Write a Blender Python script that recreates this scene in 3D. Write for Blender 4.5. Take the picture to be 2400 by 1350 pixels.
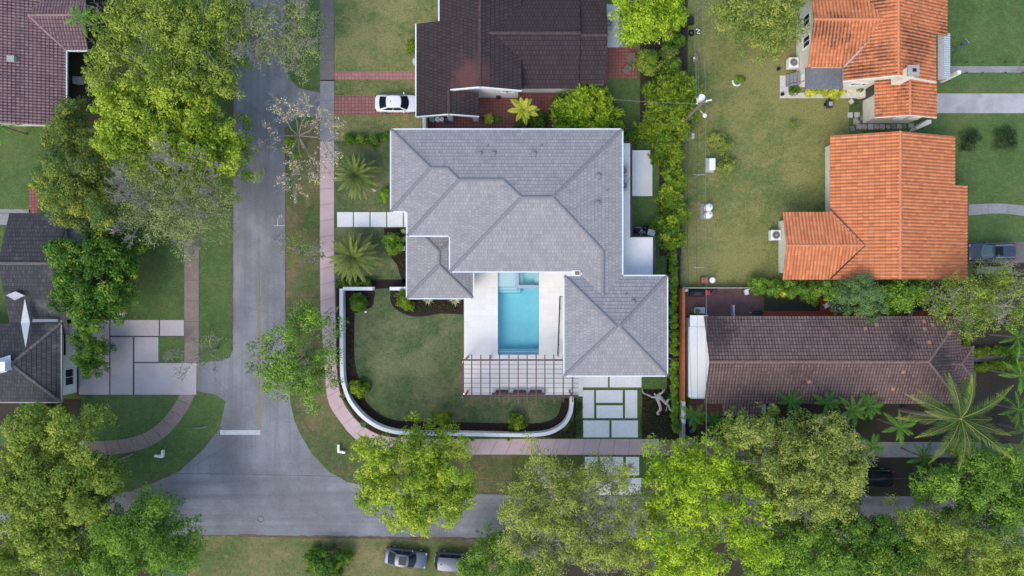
import bpy, bmesh, math, random
import numpy as np
from mathutils import Vector, Matrix
from mathutils.geometry import tessellate_polygon
R = math.radians
random.seed(7)
rng = np.random.default_rng(11)
sc = bpy.context.scene
C = sc.collection
for o in list(bpy.data.objects): bpy.data.objects.remove(o)

# ------------------------------------------------------------------ camera, sky, sun, exposure
H = 72.0        # flying height of the camera
S = 0.045       # metres per photo pixel on the ground
cd = bpy.data.cameras.new('camera'); cam = bpy.data.objects.new('camera', cd); C.objects.link(cam)
cam.location = (0, 0, H); cam.rotation_euler = (0, 0, 0)
cd.sensor_width = 36; cd.lens = 24.0; cd.clip_start = 0.5; cd.clip_end = 3000
sc.camera = cam
SUN_EL, SUN_AZ = 48.0, 215.0      # azimuth clockwise from north (+Y)
w = bpy.data.worlds.new('World'); sc.world = w; w.use_nodes = True
nt = w.node_tree; bg = nt.nodes['Background']
sky = nt.nodes.new('ShaderNodeTexSky'); sky.sky_type = 'NISHITA'; sky.sun_disc = False
sky.sun_elevation = R(SUN_EL); sky.sun_rotation = R(SUN_AZ); sky.air_density = 1.3; sky.dust_density = 2.0; sky.ozone_density = 1.0
nt.links.new(sky.outputs[0], bg.inputs[0]); bg.inputs[1].default_value = 0.15
sd = bpy.data.lights.new('sun', 'SUN'); sun = bpy.data.objects.new('sun', sd); C.objects.link(sun)
sd.energy = 0.8; sd.angle = R(40); sd.color = (1.0, 0.91, 0.80)
az, el = R(SUN_AZ), R(SUN_EL)
dv = Vector((math.sin(az)*math.cos(el), math.cos(az)*math.cos(el), math.sin(el)))
sun.rotation_euler = dv.to_track_quat('Z', 'Y').to_euler(); sun.location = (0, 0, 60)
sc.view_settings.view_transform = 'Standard'; sc.view_settings.look = 'None'
sc.view_settings.gamma = 1.0; sc.view_settings.use_curve_mapping = False
sc.view_settings.exposure = 0.84

# ------------------------------------------------------------------ coordinates
def P(px, py, z=0.0):
    k = S*(H-z)/H
    return Vector(((px-1200)*k, (675-py)*k, z))
def PX(px, z=0.0): return (px-1200)*S*(H-z)/H
def PY(py, z=0.0): return (675-py)*S*(H-z)/H

# ------------------------------------------------------------------ materials
MATS = {}
def lin(c):
    return tuple((x/255/12.92) if x/255 <= .04045 else ((x/255+.055)/1.055)**2.4 for x in c)
class NT:
    def __init__(s, name):
        s.m = bpy.data.materials.new(name); s.m.use_nodes = True
        s.t = s.m.node_tree; s.b = s.t.nodes['Principled BSDF']; s.out = s.t.nodes['Material Output']
        MATS[name] = s.m
    def n(s, typ, **kw):
        nd = s.t.nodes.new(typ)
        for k, v in kw.items():
            if k.startswith('_'): setattr(nd, k[1:], v); continue
            key = int(k[1:]) if (k[0] == 'i' and k[1:].isdigit()) else k.replace('__', ' ')
            if isinstance(v, bpy.types.NodeSocket): s.t.links.new(v, nd.inputs[key])
            else: nd.inputs[key].default_value = v
        return nd
    def l(s, a, b): s.t.links.new(a, b)
    def co(s, kind='Object'):
        return s.n('ShaderNodeTexCoord').outputs[kind]
    def noise(s, vec, scale, detail=4, rough=.6):
        return s.n('ShaderNodeTexNoise', Vector=vec, Scale=scale, Detail=detail, Roughness=rough).outputs['Fac']
    def ramp(s, fac, stops):
        r = s.n('ShaderNodeValToRGB', Fac=fac); e = r.color_ramp.elements
        e[0].position = stops[0][0]; e[0].color = (*stops[0][1], 1)
        e[1].position = stops[-1][0]; e[1].color = (*stops[-1][1], 1)
        for p, c in stops[1:-1]:
            x = e.new(p); x.color = (*c, 1)
        return r.outputs[0]
    def mix(s, fac, a, b, mode='MIX'):
        nd = s.t.nodes.new('ShaderNodeMix'); nd.data_type = 'RGBA'; nd.blend_type = mode
        for i, v in ((0, fac), (6, a), (7, b)):
            if isinstance(v, bpy.types.NodeSocket): s.l(v, nd.inputs[i])
            elif isinstance(v, (int, float)): nd.inputs[i].default_value = v
            else: nd.inputs[i].default_value = (*v, 1)
        return nd.outputs[2]
    def math(s, op, a, b=0.0):
        nd = s.t.nodes.new('ShaderNodeMath'); nd.operation = op
        for i, v in enumerate((a, b)):
            if isinstance(v, bpy.types.NodeSocket): s.l(v, nd.inputs[i])
            else: nd.inputs[i].default_value = v
        return nd.outputs[0]
    def bump(s, h, strength=.3, dist=.02):
        b = s.n('ShaderNodeBump', Height=h, Strength=strength, Distance=dist)
        s.l(b.outputs[0], s.b.inputs['Normal'])
    def fin(s, col=None, rough=.8, spec=.3, metal=0.0):
        if col is not None:
            if isinstance(col, bpy.types.NodeSocket): s.l(col, s.b.inputs['Base Color'])
            else: s.b.inputs['Base Color'].default_value = (*col, 1)
        s.b.inputs['Roughness'].default_value = rough
        s.b.inputs['Specular IOR Level'].default_value = spec
        s.b.inputs['Metallic'].default_value = metal
        return s.m
def m_plain(name, col, rough=.6, spec=.3, metal=0.0, var=.12, scale=3.0):
    if name in MATS: return MATS[name]
    t = NT(name); v = t.co()
    f = t.noise(v, scale, 5)
    c = t.ramp(f, [(.3, tuple(x*(1-var) for x in col)), (.7, tuple(min(1, x*(1+var)) for x in col))])
    return t.fin(c, rough, spec, metal)
def m_grass(name, dark, mid, dry, drypos=.62, big=.12):
    t = NT(name); v = t.co()
    fine = t.noise(v, 7.0, 3, .75); fine2 = t.noise(v, 2.2, 4, .7); m = t.noise(v, .55, 5, .62); b = t.noise(v, big, 4, .6)
    base = t.ramp(fine, [(.32, tuple(x*.62 for x in dark)), (.5, mid), (.68, tuple(x*1.35 for x in mid))])
    base = t.mix(t.ramp(m, [(.36, (0, 0, 0)), (.62, (1, 1, 1))]), base, t.mix(.72, base, tuple(x*.8 for x in dark)))
    big2 = t.noise(v, 1.6, 3, .6); base = t.mix(t.ramp(big2, [(.5, (0, 0, 0)), (.66, (.5,)*3)]), base, tuple(x*1.3 for x in mid))
    s_ = t.math('ADD', t.math('MULTIPLY', b, .55), t.math('ADD', t.math('MULTIPLY', m, .3), t.math('MULTIPLY', fine2, .25)))
    k = t.ramp(s_, [(drypos-.09, (0, 0, 0)), (drypos+.07, (1, 1, 1))])
    dryc = t.ramp(fine, [(.3, tuple(x*.6 for x in dry)), (.7, tuple(x*1.25 for x in dry))])
    t.bump(fine, .6, .08)
    return t.fin(t.mix(k, base, dryc), .95, .1)
def m_ground(name, c1, c2, c3=None, s1=.5, s2=9.0, bump=.3, rough=.9, spec=.2, fm=None):
    fm = (.12 if min(c2) > .3 and bump <= .15 else .45) if fm is None else fm
    t = NT(name); v = t.co()
    a = t.noise(v, s1, 6, .65); f = t.noise(v, s2, 3, .8)
    col = t.ramp(a, [(.34, c1), (.66, c2)])
    col = t.mix(fm, col, t.ramp(f, [(.3, tuple(x*.55 for x in c1)), (.7, tuple(min(1, x*1.4) for x in c2))]))
    if c3: col = t.mix(t.ramp(t.noise(v, s1*.5, 3), [(.56, (0, 0, 0)), (.68, (.8, .8, .8))]), col, c3)
    t.bump(f, bump, .03)
    return t.fin(col, rough, spec)
def m_grid(name, c1, c2, joint, w=.3, h=.3, off=0.0, jw=.02, coord='Object', rough=.8, stain=.35, rot=0.0):
    t = NT(name); v = t.co(coord)
    if rot: v = t.n('ShaderNodeMapping', Vector=v, Rotation=(0, 0, rot)).outputs[0]
    br = t.n('ShaderNodeTexBrick', Vector=v, Color1=(*c1, 1), Color2=(*c2, 1), Mortar=(*joint, 1), Scale=1.0)
    br.offset = off; br.inputs['Mortar Size'].default_value = jw; br.inputs['Mortar Smooth'].default_value = .2
    br.inputs['Brick Width'].default_value = w; br.inputs['Row Height'].default_value = h
    n = t.noise(t.co(), .7, 6, .7)
    col = t.mix(t.ramp(n, [(.4, (0, 0, 0)), (.75, (stain,)*3)]), br.outputs[0], tuple(x*.35 for x in c1))
    col = t.mix(.25, col, t.ramp(t.noise(t.co(), 14, 2), [(.3, (.05,)*3), (.7, (.9,)*3)]), 'OVERLAY')
    return t.fin(col, rough, .25)
def m_tile(name, c1, c2, joint, tw=.33, th=.36, jw=.018, off=.5, stain=None, spos=.6, sscale=.35, stretch=(1, 1, 1), streak=.25, gap=None, warm=None, patch=None):
    """roof tile colours in UV metres (u along the eave, v up the slope)"""
    t = NT(name); v = t.co('UV')
    br = t.n('ShaderNodeTexBrick', Vector=v, Color1=(*c1, 1), Color2=(*c2, 1), Mortar=(*joint, 1), Scale=1.0)
    br.offset = off; br.inputs['Mortar Size'].default_value = jw; br.inputs['Mortar Smooth'].default_value = .3
    br.inputs['Brick Width'].default_value = tw; br.inputs['Row Height'].default_value = th; br.inputs['Bias'].default_value = -.1
    col = br.outputs[0]
    n0 = t.n('ShaderNodeTexWhiteNoise', Vector=t.n('ShaderNodeVectorMath', i0=v, i1=(tw, th, 1), _operation='SNAP').outputs[0]).outputs['Value']
    col = t.mix(t.ramp(n0, [(.72, (0, 0, 0)), (1.0, (.45 if gap else .16,)*3)]), col, tuple(x*.55 for x in c1))
    n1 = t.noise(v, .55, 6, .7)
    col = t.mix(t.ramp(n1, [(.35, (0, 0, 0)), (.72, (.45,)*3)]), col, c2)
    mp = t.n('ShaderNodeMapping', Vector=v, Scale=(5.5, .45, 1)).outputs[0]
    n2 = t.noise(mp, 1.0, 4, .7)
    col = t.mix(t.ramp(n2, [(.42, (0, 0, 0)), (.75, (streak,)*3)]), col, tuple(x*.35 for x in c1))
    if gap is not None:      # pans between barrel tiles: dirt and shadow lines, both painted into the colour
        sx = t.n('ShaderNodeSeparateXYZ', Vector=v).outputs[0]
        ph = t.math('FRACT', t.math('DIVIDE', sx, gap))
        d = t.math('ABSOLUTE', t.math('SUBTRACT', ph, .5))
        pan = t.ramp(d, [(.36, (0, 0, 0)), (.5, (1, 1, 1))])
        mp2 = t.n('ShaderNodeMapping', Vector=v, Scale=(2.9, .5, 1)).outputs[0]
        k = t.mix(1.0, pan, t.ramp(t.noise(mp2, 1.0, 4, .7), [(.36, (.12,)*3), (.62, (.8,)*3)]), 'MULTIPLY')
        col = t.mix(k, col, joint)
    if stain:
        mp3 = t.n('ShaderNodeMapping', Vector=v, Scale=stretch).outputs[0]
        a = t.noise(mp3, sscale, 3, .5); b = t.noise(t.n('ShaderNodeMapping', Vector=v, Scale=(3.2, 2.2, 1)).outputs[0], 1.0, 4, .75)
        s_ = t.math('ADD', t.math('MULTIPLY', a, .68), t.math('MULTIPLY', b, .32))
        kst = t.ramp(s_, [(spos-.03, (0, 0, 0)), (spos+.045, (.85,)*3)])
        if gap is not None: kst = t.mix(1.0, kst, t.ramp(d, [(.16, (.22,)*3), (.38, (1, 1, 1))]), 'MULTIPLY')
        col = t.mix(kst, col, stain)
    if warm:
        col = t.mix(t.ramp(t.noise(t.co(), .22, 2), [(.52, (0, 0, 0)), (.66, (.75,)*3)]), col, warm)
    if patch:
        d = t.n('ShaderNodeVectorMath', i0=t.co(), i1=patch[0], _operation='DISTANCE').outputs['Value']
        d = t.math('ADD', d, t.math('MULTIPLY', t.math('SUBTRACT', t.noise(t.co(), .7, 5, .7), .5), 5.0))
        col = t.mix(t.ramp(t.math('DIVIDE', d, 3.2), [(.20, (.62,)*3), (.85, (0, 0, 0))]), col, patch[1])
    t.bump(t.noise(v, 22, 2), .25, .01)
    return t.fin(col, .82, .2)
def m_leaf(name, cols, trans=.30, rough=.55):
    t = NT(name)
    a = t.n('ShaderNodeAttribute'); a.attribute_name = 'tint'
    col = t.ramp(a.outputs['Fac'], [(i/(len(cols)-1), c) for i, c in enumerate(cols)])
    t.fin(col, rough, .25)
    tr = t.n('ShaderNodeBsdfTranslucent', Color=t.mix(.35, col, (.22, .36, .04)))
    mx = t.n('ShaderNodeMixShader', Fac=trans)
    t.l(t.b.outputs[0], mx.inputs[1]); t.l(tr.outputs[0], mx.inputs[2]); t.l(mx.outputs[0], t.out.inputs[0])
    return t.m

M = {}
M['grass'] = m_grass('grass_mid', (0.043, 0.081, 0.023), (0.074, 0.112, 0.032), (0.168, 0.153, 0.051), .60)
M['grass_green'] = m_grass('grass_green', (0.062, 0.109, 0.036), (0.092, 0.152, 0.050), (0.146, 0.181, 0.065), .62)
M['grass_north'] = m_grass('grass_north', (0.056, 0.105, 0.032), (0.114, 0.165, 0.051), (0.255, 0.245, 0.103), .52, .2)
M['grass_yellow'] = m_grass('grass_yellow', (0.062, 0.108, 0.032), (0.114, 0.161, 0.048), (0.255, 0.245, 0.091), .53, .07)
M['grass_verge'] = m_grass('grass_verge', (0.052, 0.088, 0.032), (0.096, 0.133, 0.046), (0.202, 0.165, 0.085), .575, .2)
M['grass_inner'] = m_grass('grass_inner', (0.050, 0.093, 0.039), (0.087, 0.134, 0.056), (0.195, 0.199, 0.098), .57, .3)
M['grass_south'] = m_grass('grass_south', (0.067, 0.103, 0.034), (0.121, 0.154, 0.051), (0.255, 0.220, 0.103), .57, .15)
M['soil'] = m_ground('soil', (.030, .026, .020), (.060, .050, .036), (.03, .042, .016), .4, 6)
M['mulch'] = m_ground('mulch', (.016, .010, .009), (.042, .026, .022), None, 2.0, 14, .8)
M['gravel'] = m_ground('gravel_white', (.35, .35, .35), (.62, .62, .62), None, 6, 16, .8)
M['white'] = m_plain('white_paint', (.80, .80, .79), .5, .4, var=.03)
M['stucco'] = m_plain('white_stucco', (.74, .75, .76), .85, .2, var=.05)
M['cream'] = m_plain('cream_stucco', (.72, .67, .58), .85, .2, var=.07, scale=1.2)
M['deck'] = m_grid('deck_stone', (.80, .79, .775), (.75, .74, .725), (.64, .625, .61), 1.2, .6, .5, .006, stain=.05)
M['slab'] = m_ground('white_concrete', (.70, .71, .73), (.76, .77, .78), (.71, .71, .68), .35, 3, .05)
M['pink'] = m_ground('pink_concrete', (.47, .345, .36), (.55, .42, .43), None, .5, 9, .1)
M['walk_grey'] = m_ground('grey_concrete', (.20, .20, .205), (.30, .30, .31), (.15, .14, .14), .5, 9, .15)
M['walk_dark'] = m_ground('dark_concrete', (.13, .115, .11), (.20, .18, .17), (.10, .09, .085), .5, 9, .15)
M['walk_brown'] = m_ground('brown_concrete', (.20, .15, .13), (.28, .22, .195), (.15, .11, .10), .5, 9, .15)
M['drive_pink'] = m_ground('pale_concrete', (.40, .36, .365), (.50, .455, .455), (.38, .31, .30), .3, 7, .1)
M['drive_grey'] = m_ground('stained_concrete', (.30, .30, .31), (.44, .44, .45), (.22, .22, .24), .4, 7, .1)
M['joint'] = m_ground('dark_gravel', (.03, .03, .035), (.10, .10, .11), None, 3, 18, .5)
M['line_yellow'] = m_ground('worn_yellow_paint', (.23, .20, .13), (.30, .25, .13), (.19, .185, .18), 1.2, 9, .1)
M['line_white'] = m_ground('worn_white_paint', (.42, .43, .44), (.62, .62, .62), (.28, .28, .29), 1.5, 9, .1)
M['terracotta'] = m_grid('terracotta_tile', (.31, .12, .10), (.25, .10, .085), (.13, .06, .055), .34, .34, 0, .03, stain=.55)
M['brickpath'] = m_grid('pink_paver', (.46, .22, .195), (.40, .18, .16), (.22, .11, .10), .36, .36, 0, .03, stain=.2)
M['brickdrive'] = m_grid('red_paver', (.40, .185, .155), (.33, .145, .12), (.16, .075, .065), .36, .36, 0, .035, stain=.3)
M['brickpatio'] = m_grid('brick_patio', (.17, .075, .07), (.13, .06, .058), (.19, .13, .13), .22, .11, .5, .014, stain=.5)
M['redpaint'] = m_ground('red_painted_concrete', (.28, .055, .03), (.36, .075, .04), (.14, .04, .03), .6, 8, .1)
M['orange_wall'] = m_plain('rust_painted_wall', (.36, .13, .06), .8, .2, var=.2)
M['dkmetal'] = m_plain('dark_bronze_metal', (.035, .032, .036), .45, .5, var=.1)
M['pergola'] = m_plain('plum_brown_steel', (.145, .085, .085), .5, .4, var=.12)
M['fascia'] = m_plain('white_fascia', (.72, .76, .80), .4, .5, var=.03)
M['fascia_dark'] = m_plain('weathered_fascia', (.36, .34, .33), .6, .3)
M['galv'] = m_plain('galvanised_metal', (.50, .52, .54), .4, .5, .3)
M['grey_plastic'] = m_plain('grey_enamel', (.36, .37, .38), .5, .4)
M['black'] = m_plain('black_plastic', (.012, .012, .014), .5, .4)
M['red_plastic'] = m_plain('red_plastic', (.42, .04, .05), .5, .4)
M['blue_plastic'] = m_plain('blue_plastic', (.03, .09, .35), .5, .4)
M['wood'] = m_plain('weathered_timber', (.20, .165, .14), .85, .2, var=.3, scale=9)
M['drift'] = m_plain('bleached_wood', (.40, .38, .35), .85, .2, var=.4, scale=8)
M['bark'] = m_plain('grey_bark', (.20, .18, .155), .9, .1, var=.35, scale=8)
M['bark_pale'] = m_plain('pale_bark', (.29, .27, .23), .9, .1, var=.3, scale=8)
M['terra_pot'] = m_plain('clay_pot', (.30, .13, .08), .8, .2)
M['door'] = m_plain('dark_door', (.05, .045, .045), .5, .4)
M['wire'] = m_plain('weathered_cable', (.16, .16, .16), .6, .3)
M['wire_dark'] = m_plain('black_cable', (.03, .03, .032), .6, .3)
M['cushion'] = m_plain('dark_brown_cushion', (.095, .06, .058), .9, .1)
M['canopy'] = m_ground('grey_membrane', (.12, .125, .14), (.19, .195, .21), (.09, .09, .10), .5, 6, .1)
M['greygravel'] = m_ground('roof_gravel', (.25, .24, .22), (.42, .41, .38), None, 5, 16, .6)
# asphalt with patches and cracks
t = NT('asphalt'); v = t.co()
a = t.noise(v, .16, 6, .65); f = t.noise(v, 12, 3, .8); s2v = t.noise(t.n('ShaderNodeMapping', Vector=v, Scale=(1.3, .04, 1)).outputs[0], 1.0, 4); s2h = t.noise(t.n('ShaderNodeMapping', Vector=v, Scale=(.04, 1.3, 1)).outputs[0], 1.0, 4)
ysel = t.ramp(t.math('ADD', t.math('MULTIPLY', t.n('ShaderNodeSeparateXYZ', Vector=v).outputs[1], .05), 1.5), [(.40, (0, 0, 0)), (.68, (1, 1, 1))])
s2 = t.mix(ysel, s2h, s2v)
col = t.ramp(a, [(.34, (.14, .135, .145)), (.5, (.22, .225, .25)), (.64, (.33, .342, .375))])
col = t.mix(t.ramp(s2, [(.42, (0, 0, 0)), (.66, (.5,)*3)]), col, (.105, .10, .108))
col = t.mix(.35, col, t.ramp(f, [(.3, (.06,)*3), (.7, (.34,)*3)]))
vo = t.n('ShaderNodeTexVoronoi', Vector=t.n('ShaderNodeMapping', Vector=t.mix(.12, v, t.n('ShaderNodeTexNoise', Vector=v, Scale=.8).outputs['Color'])).outputs[0], Scale=.22)
vo.feature = 'DISTANCE_TO_EDGE'
col = t.mix(t.ramp(vo.outputs[0], [(.0, (.35,)*3), (.0022, (0, 0, 0))]), col, (.07, .07, .072))
t.bump(f, .3, .01); M['asphalt'] = t.fin(col, .9, .2)
M['asphalt_patch'] = m_ground('asphalt_patch', (.12, .11, .115), (.18, .165, .17), None, .6, 12, .2)
# roof tiles
M['t_main'] = m_tile('slate_grey_tile', (.275, .268, .282), (.355, .34, .345), (.14, .14, .155), .34, .37, .016, .5, streak=.3)
M['t_main_cap'] = m_tile('slate_grey_cap', (.27, .275, .29), (.33, .33, .345), (.20, .20, .215), .5, .5, .02, 0)
M['t_north'] = m_tile('dark_brown_tile', (.044, .032, .035), (.060, .043, .045), (.014, .011, .013), .34, .46, .035, .5, patch=(tuple(P(1102, 182, 5)-P(1200, 80)), (.15, .062, .058)))
M['t_north_cap'] = m_plain('dark_brown_cap', (.082, .055, .055), .85, .2, var=.3)
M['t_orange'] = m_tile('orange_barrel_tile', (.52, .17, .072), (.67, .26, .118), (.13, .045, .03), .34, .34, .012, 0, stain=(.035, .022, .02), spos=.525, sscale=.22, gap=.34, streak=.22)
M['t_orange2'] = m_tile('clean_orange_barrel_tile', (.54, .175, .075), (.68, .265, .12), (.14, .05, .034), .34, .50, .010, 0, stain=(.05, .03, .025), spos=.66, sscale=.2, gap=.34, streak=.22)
M['t_orange_cap'] = m_plain('orange_cap', (.60, .24, .12), .85, .2, var=.15)
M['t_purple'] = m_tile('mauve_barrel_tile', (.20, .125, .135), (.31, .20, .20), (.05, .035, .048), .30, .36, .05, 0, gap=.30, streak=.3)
M['t_purple_cap'] = m_plain('mauve_cap', (.30, .19, .18), .85, .2, var=.2)
M['t_shingle'] = m_tile('charcoal_shingle', (.046, .047, .054), (.078, .077, .082), (.022, .022, .026), .28, .42, .03, .5, stain=(.12, .11, .11), spos=.60, sscale=.4, streak=.4)
M['t_shingle_cap'] = m_plain('charcoal_cap', (.13, .12, .115), .85, .2, var=.3)
M['t_brown'] = m_tile('brown_roof_tile', (.165, .108, .096), (.25, .165, .148), (.028, .02, .023), .30, .38, .045, 0, stain=(.05, .038, .042), spos=.56, sscale=.12, streak=.5)
M['t_brown_cap'] = m_plain('brown_cap', (.22, .145, .13), .85, .2, var=.25)
# leaves
G = lambda *c: tuple(lin((min(255, x[0]*1.13), min(255, x[1]*1.12), x[2]*1.1)) for x in c)
M['l_bright'] = m_leaf('yellow_green_leaf', G((80, 108, 30), (122, 148, 42), (152, 172, 54), (184, 192, 68)))
M['l_top'] = m_leaf('olive_leaf', G((70, 96, 36), (104, 128, 48), (136, 154, 62), (168, 176, 78)))
M['l_dark'] = m_leaf('deep_green_leaf', G((44, 76, 26), (66, 104, 34), (92, 128, 44), (150, 158, 52)))
M['l_mango'] = m_leaf('mixed_green_leaf', G((54, 80, 40), (84, 110, 54), (114, 132, 60), (168, 164, 66)))
M['l_pale'] = m_leaf('pale_olive_leaf', G((90, 106, 66), (118, 132, 86), (142, 152, 102), (160, 168, 96)))
M['l_acid'] = m_leaf('acid_green_leaf', G((90, 122, 28), (128, 158, 36), (158, 182, 46), (186, 200, 60)))
M['l_gold'] = m_leaf('golden_olive_leaf', G((80, 104, 44), (114, 132, 60), (146, 156, 78), (170, 172, 86)))
M['l_green'] = m_leaf('fresh_green_leaf', G((60, 92, 34), (90, 126, 44), (118, 150, 54), (146, 172, 62)))
M['l_hedge'] = m_leaf('hedge_leaf', G((40, 70, 22), (76, 108, 30), (112, 138, 36), (158, 168, 44)))
M['l_umb'] = m_leaf('umbrella_leaf', G((44, 84, 24), (84, 126, 28), (128, 156, 36), (176, 190, 44)))
M['l_thin'] = m_leaf('thin_olive_leaf', G((96, 112, 52), (128, 142, 66), (152, 162, 80), (174, 176, 74)))
M['l_cover'] = m_leaf('ground_cover_leaf', G((26, 40, 22), (40, 58, 30), (54, 74, 36), (80, 84, 44)), .15)
M['l_blue'] = m_leaf('grey_green_leaf', G((60, 88, 58), (84, 114, 72), (108, 136, 84), (130, 150, 80)))
M['l_palm'] = m_leaf('palm_frond', G((62, 90, 56), (92, 118, 66), (132, 136, 68), (184, 146, 68)), .2)
M['l_coco'] = m_leaf('coconut_frond', G((44, 74, 30), (70, 98, 42), (100, 118, 56), (150, 148, 78)), .25)
M['l_areca'] = m_leaf('areca_frond', G((48, 88, 34), (78, 122, 44), (112, 150, 56), (140, 168, 60)), .25)
M['l_ypalm'] = m_leaf('yellow_palm_frond', G((110, 130, 40), (150, 164, 50), (186, 190, 66), (206, 200, 80)), .25)
M['l_silver'] = m_leaf('silver_leaf', G((110, 128, 112), (140, 156, 134), (168, 176, 140), (190, 190, 130)), .1)
M['l_orange'] = m_leaf('orange_flower_leaf', G((90, 96, 40), (150, 110, 50), (180, 110, 50), (200, 120, 60)), .2)
M['l_bare'] = m_leaf('blossom', G((150, 160, 40), (210, 190, 170), (225, 205, 195), (190, 200, 40)), .2)
M['bark_red'] = m_plain('rachis', (.30, .27, .10), .7, .2)
# water: clear surface and a body that absorbs red light
t = NT('pool_water')
tr = t.n('ShaderNodeBsdfTransparent', Color=(.97, .99, 1, 1)); gl = t.n('ShaderNodeBsdfGlossy', Roughness=.06)
b_ = t.n('ShaderNodeBump', Height=t.noise(t.co(), 2.5, 3), Strength=.12, Distance=.05); t.l(b_.outputs[0], gl.inputs['Normal'])
fr = t.n('ShaderNodeFresnel', IOR=1.33); mx = t.n('ShaderNodeMixShader', Fac=fr.outputs[0])
t.l(tr.outputs[0], mx.inputs[1]); t.l(gl.outputs[0], mx.inputs[2]); t.l(mx.outputs[0], t.out.inputs[0])
va = t.n('ShaderNodeVolumeAbsorption', Color=(.18, .90, .96, 1), Density=.28); t.l(va.outputs[0], t.out.inputs['Volume'])
M['water'] = t.m
M['plaster'] = m_plain('pool_plaster', (.66, .84, .86), .7, .3, var=.04)
M['plaster_edge'] = m_plain('pool_edge_tile', (.34, .44, .55), .6, .3, var=.08)
def m_glass(name, col=(.012, .018, .022), rough=.12):
    t = NT(name); return t.fin(col, rough, .25)
M['glass'] = m_glass('dark_glass')
M['glass_blue'] = m_glass('sky_glass', (.10, .16, .19), .12)
M['amb'] = m_plain('amber_lens', (.30, .02, .015), .3, .5)
M['lens'] = m_plain('lamp_lens', (.30, .32, .35), .2, .5)
M['tyre'] = m_plain('tyre_rubber', (.012, .012, .013), .85, .2)
M['rim'] = m_plain('alloy_rim', (.45, .46, .48), .35, .5, .6)
def m_car(name, col, metal=.3):
    t = NT(name); t.fin(col, .32, .5, metal); t.b.inputs['Coat Weight'].default_value = .6; t.b.inputs['Coat Roughness'].default_value = .08
    return t.m
M['car_white'] = m_car('white_car_paint', (.80, .81, .84), 0.0)
M['car_silver'] = m_car('silver_car_paint', (.085, .10, .135), .3)
M['car_grey'] = m_car('blue_grey_car_paint', (.06, .07, .10), .3)
M['car_black'] = m_car('black_car_paint', (.012, .013, .018), .2)
t = NT('lamp_glow'); t.fin((1, .6, .3)); t.b.inputs['Emission Color'].default_value = (1, .55, .22, 1); t.b.inputs['Emission Strength'].default_value = 25
M['glow'] = t.m

# ------------------------------------------------------------------ objects
BASE = {}
def tag(o, label=None, cat=None, group=None, kind=None):
    if label: o['label'] = label
    if cat: o['category'] = cat
    if group: o['group'] = group
    if kind: o['kind'] = kind
    return o
def thing(name, label, cat, loc=(0, 0, 0), group=None):
    o = bpy.data.objects.new(name, None); o.empty_display_size = .3; C.objects.link(o)
    o.location = loc; BASE[o.name] = Vector(loc)
    return tag(o, label, cat, group)
def link(name, me, mat, parent=None, loc=None):
    """me has world coordinates; shift them so that the origin sits at the parent's base (or loc)"""
    o = bpy.data.objects.new(name, me)
    C.objects.link(o)
    b = BASE[parent.name] if parent else Vector(loc if loc is not None else (0, 0, 0))
    if b.length > 0:
        n = len(me.vertices); a = np.empty(n*3, dtype=np.float32); me.vertices.foreach_get('co', a)
        a = a.reshape(-1, 3) - np.array(b, dtype=np.float32); me.vertices.foreach_set('co', a.ravel()); me.update()
    if parent: o.parent = parent
    else: o.location = b
    BASE[o.name] = b.copy()
    if mat and not me.materials: me.materials.append(mat)
    return o
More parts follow.
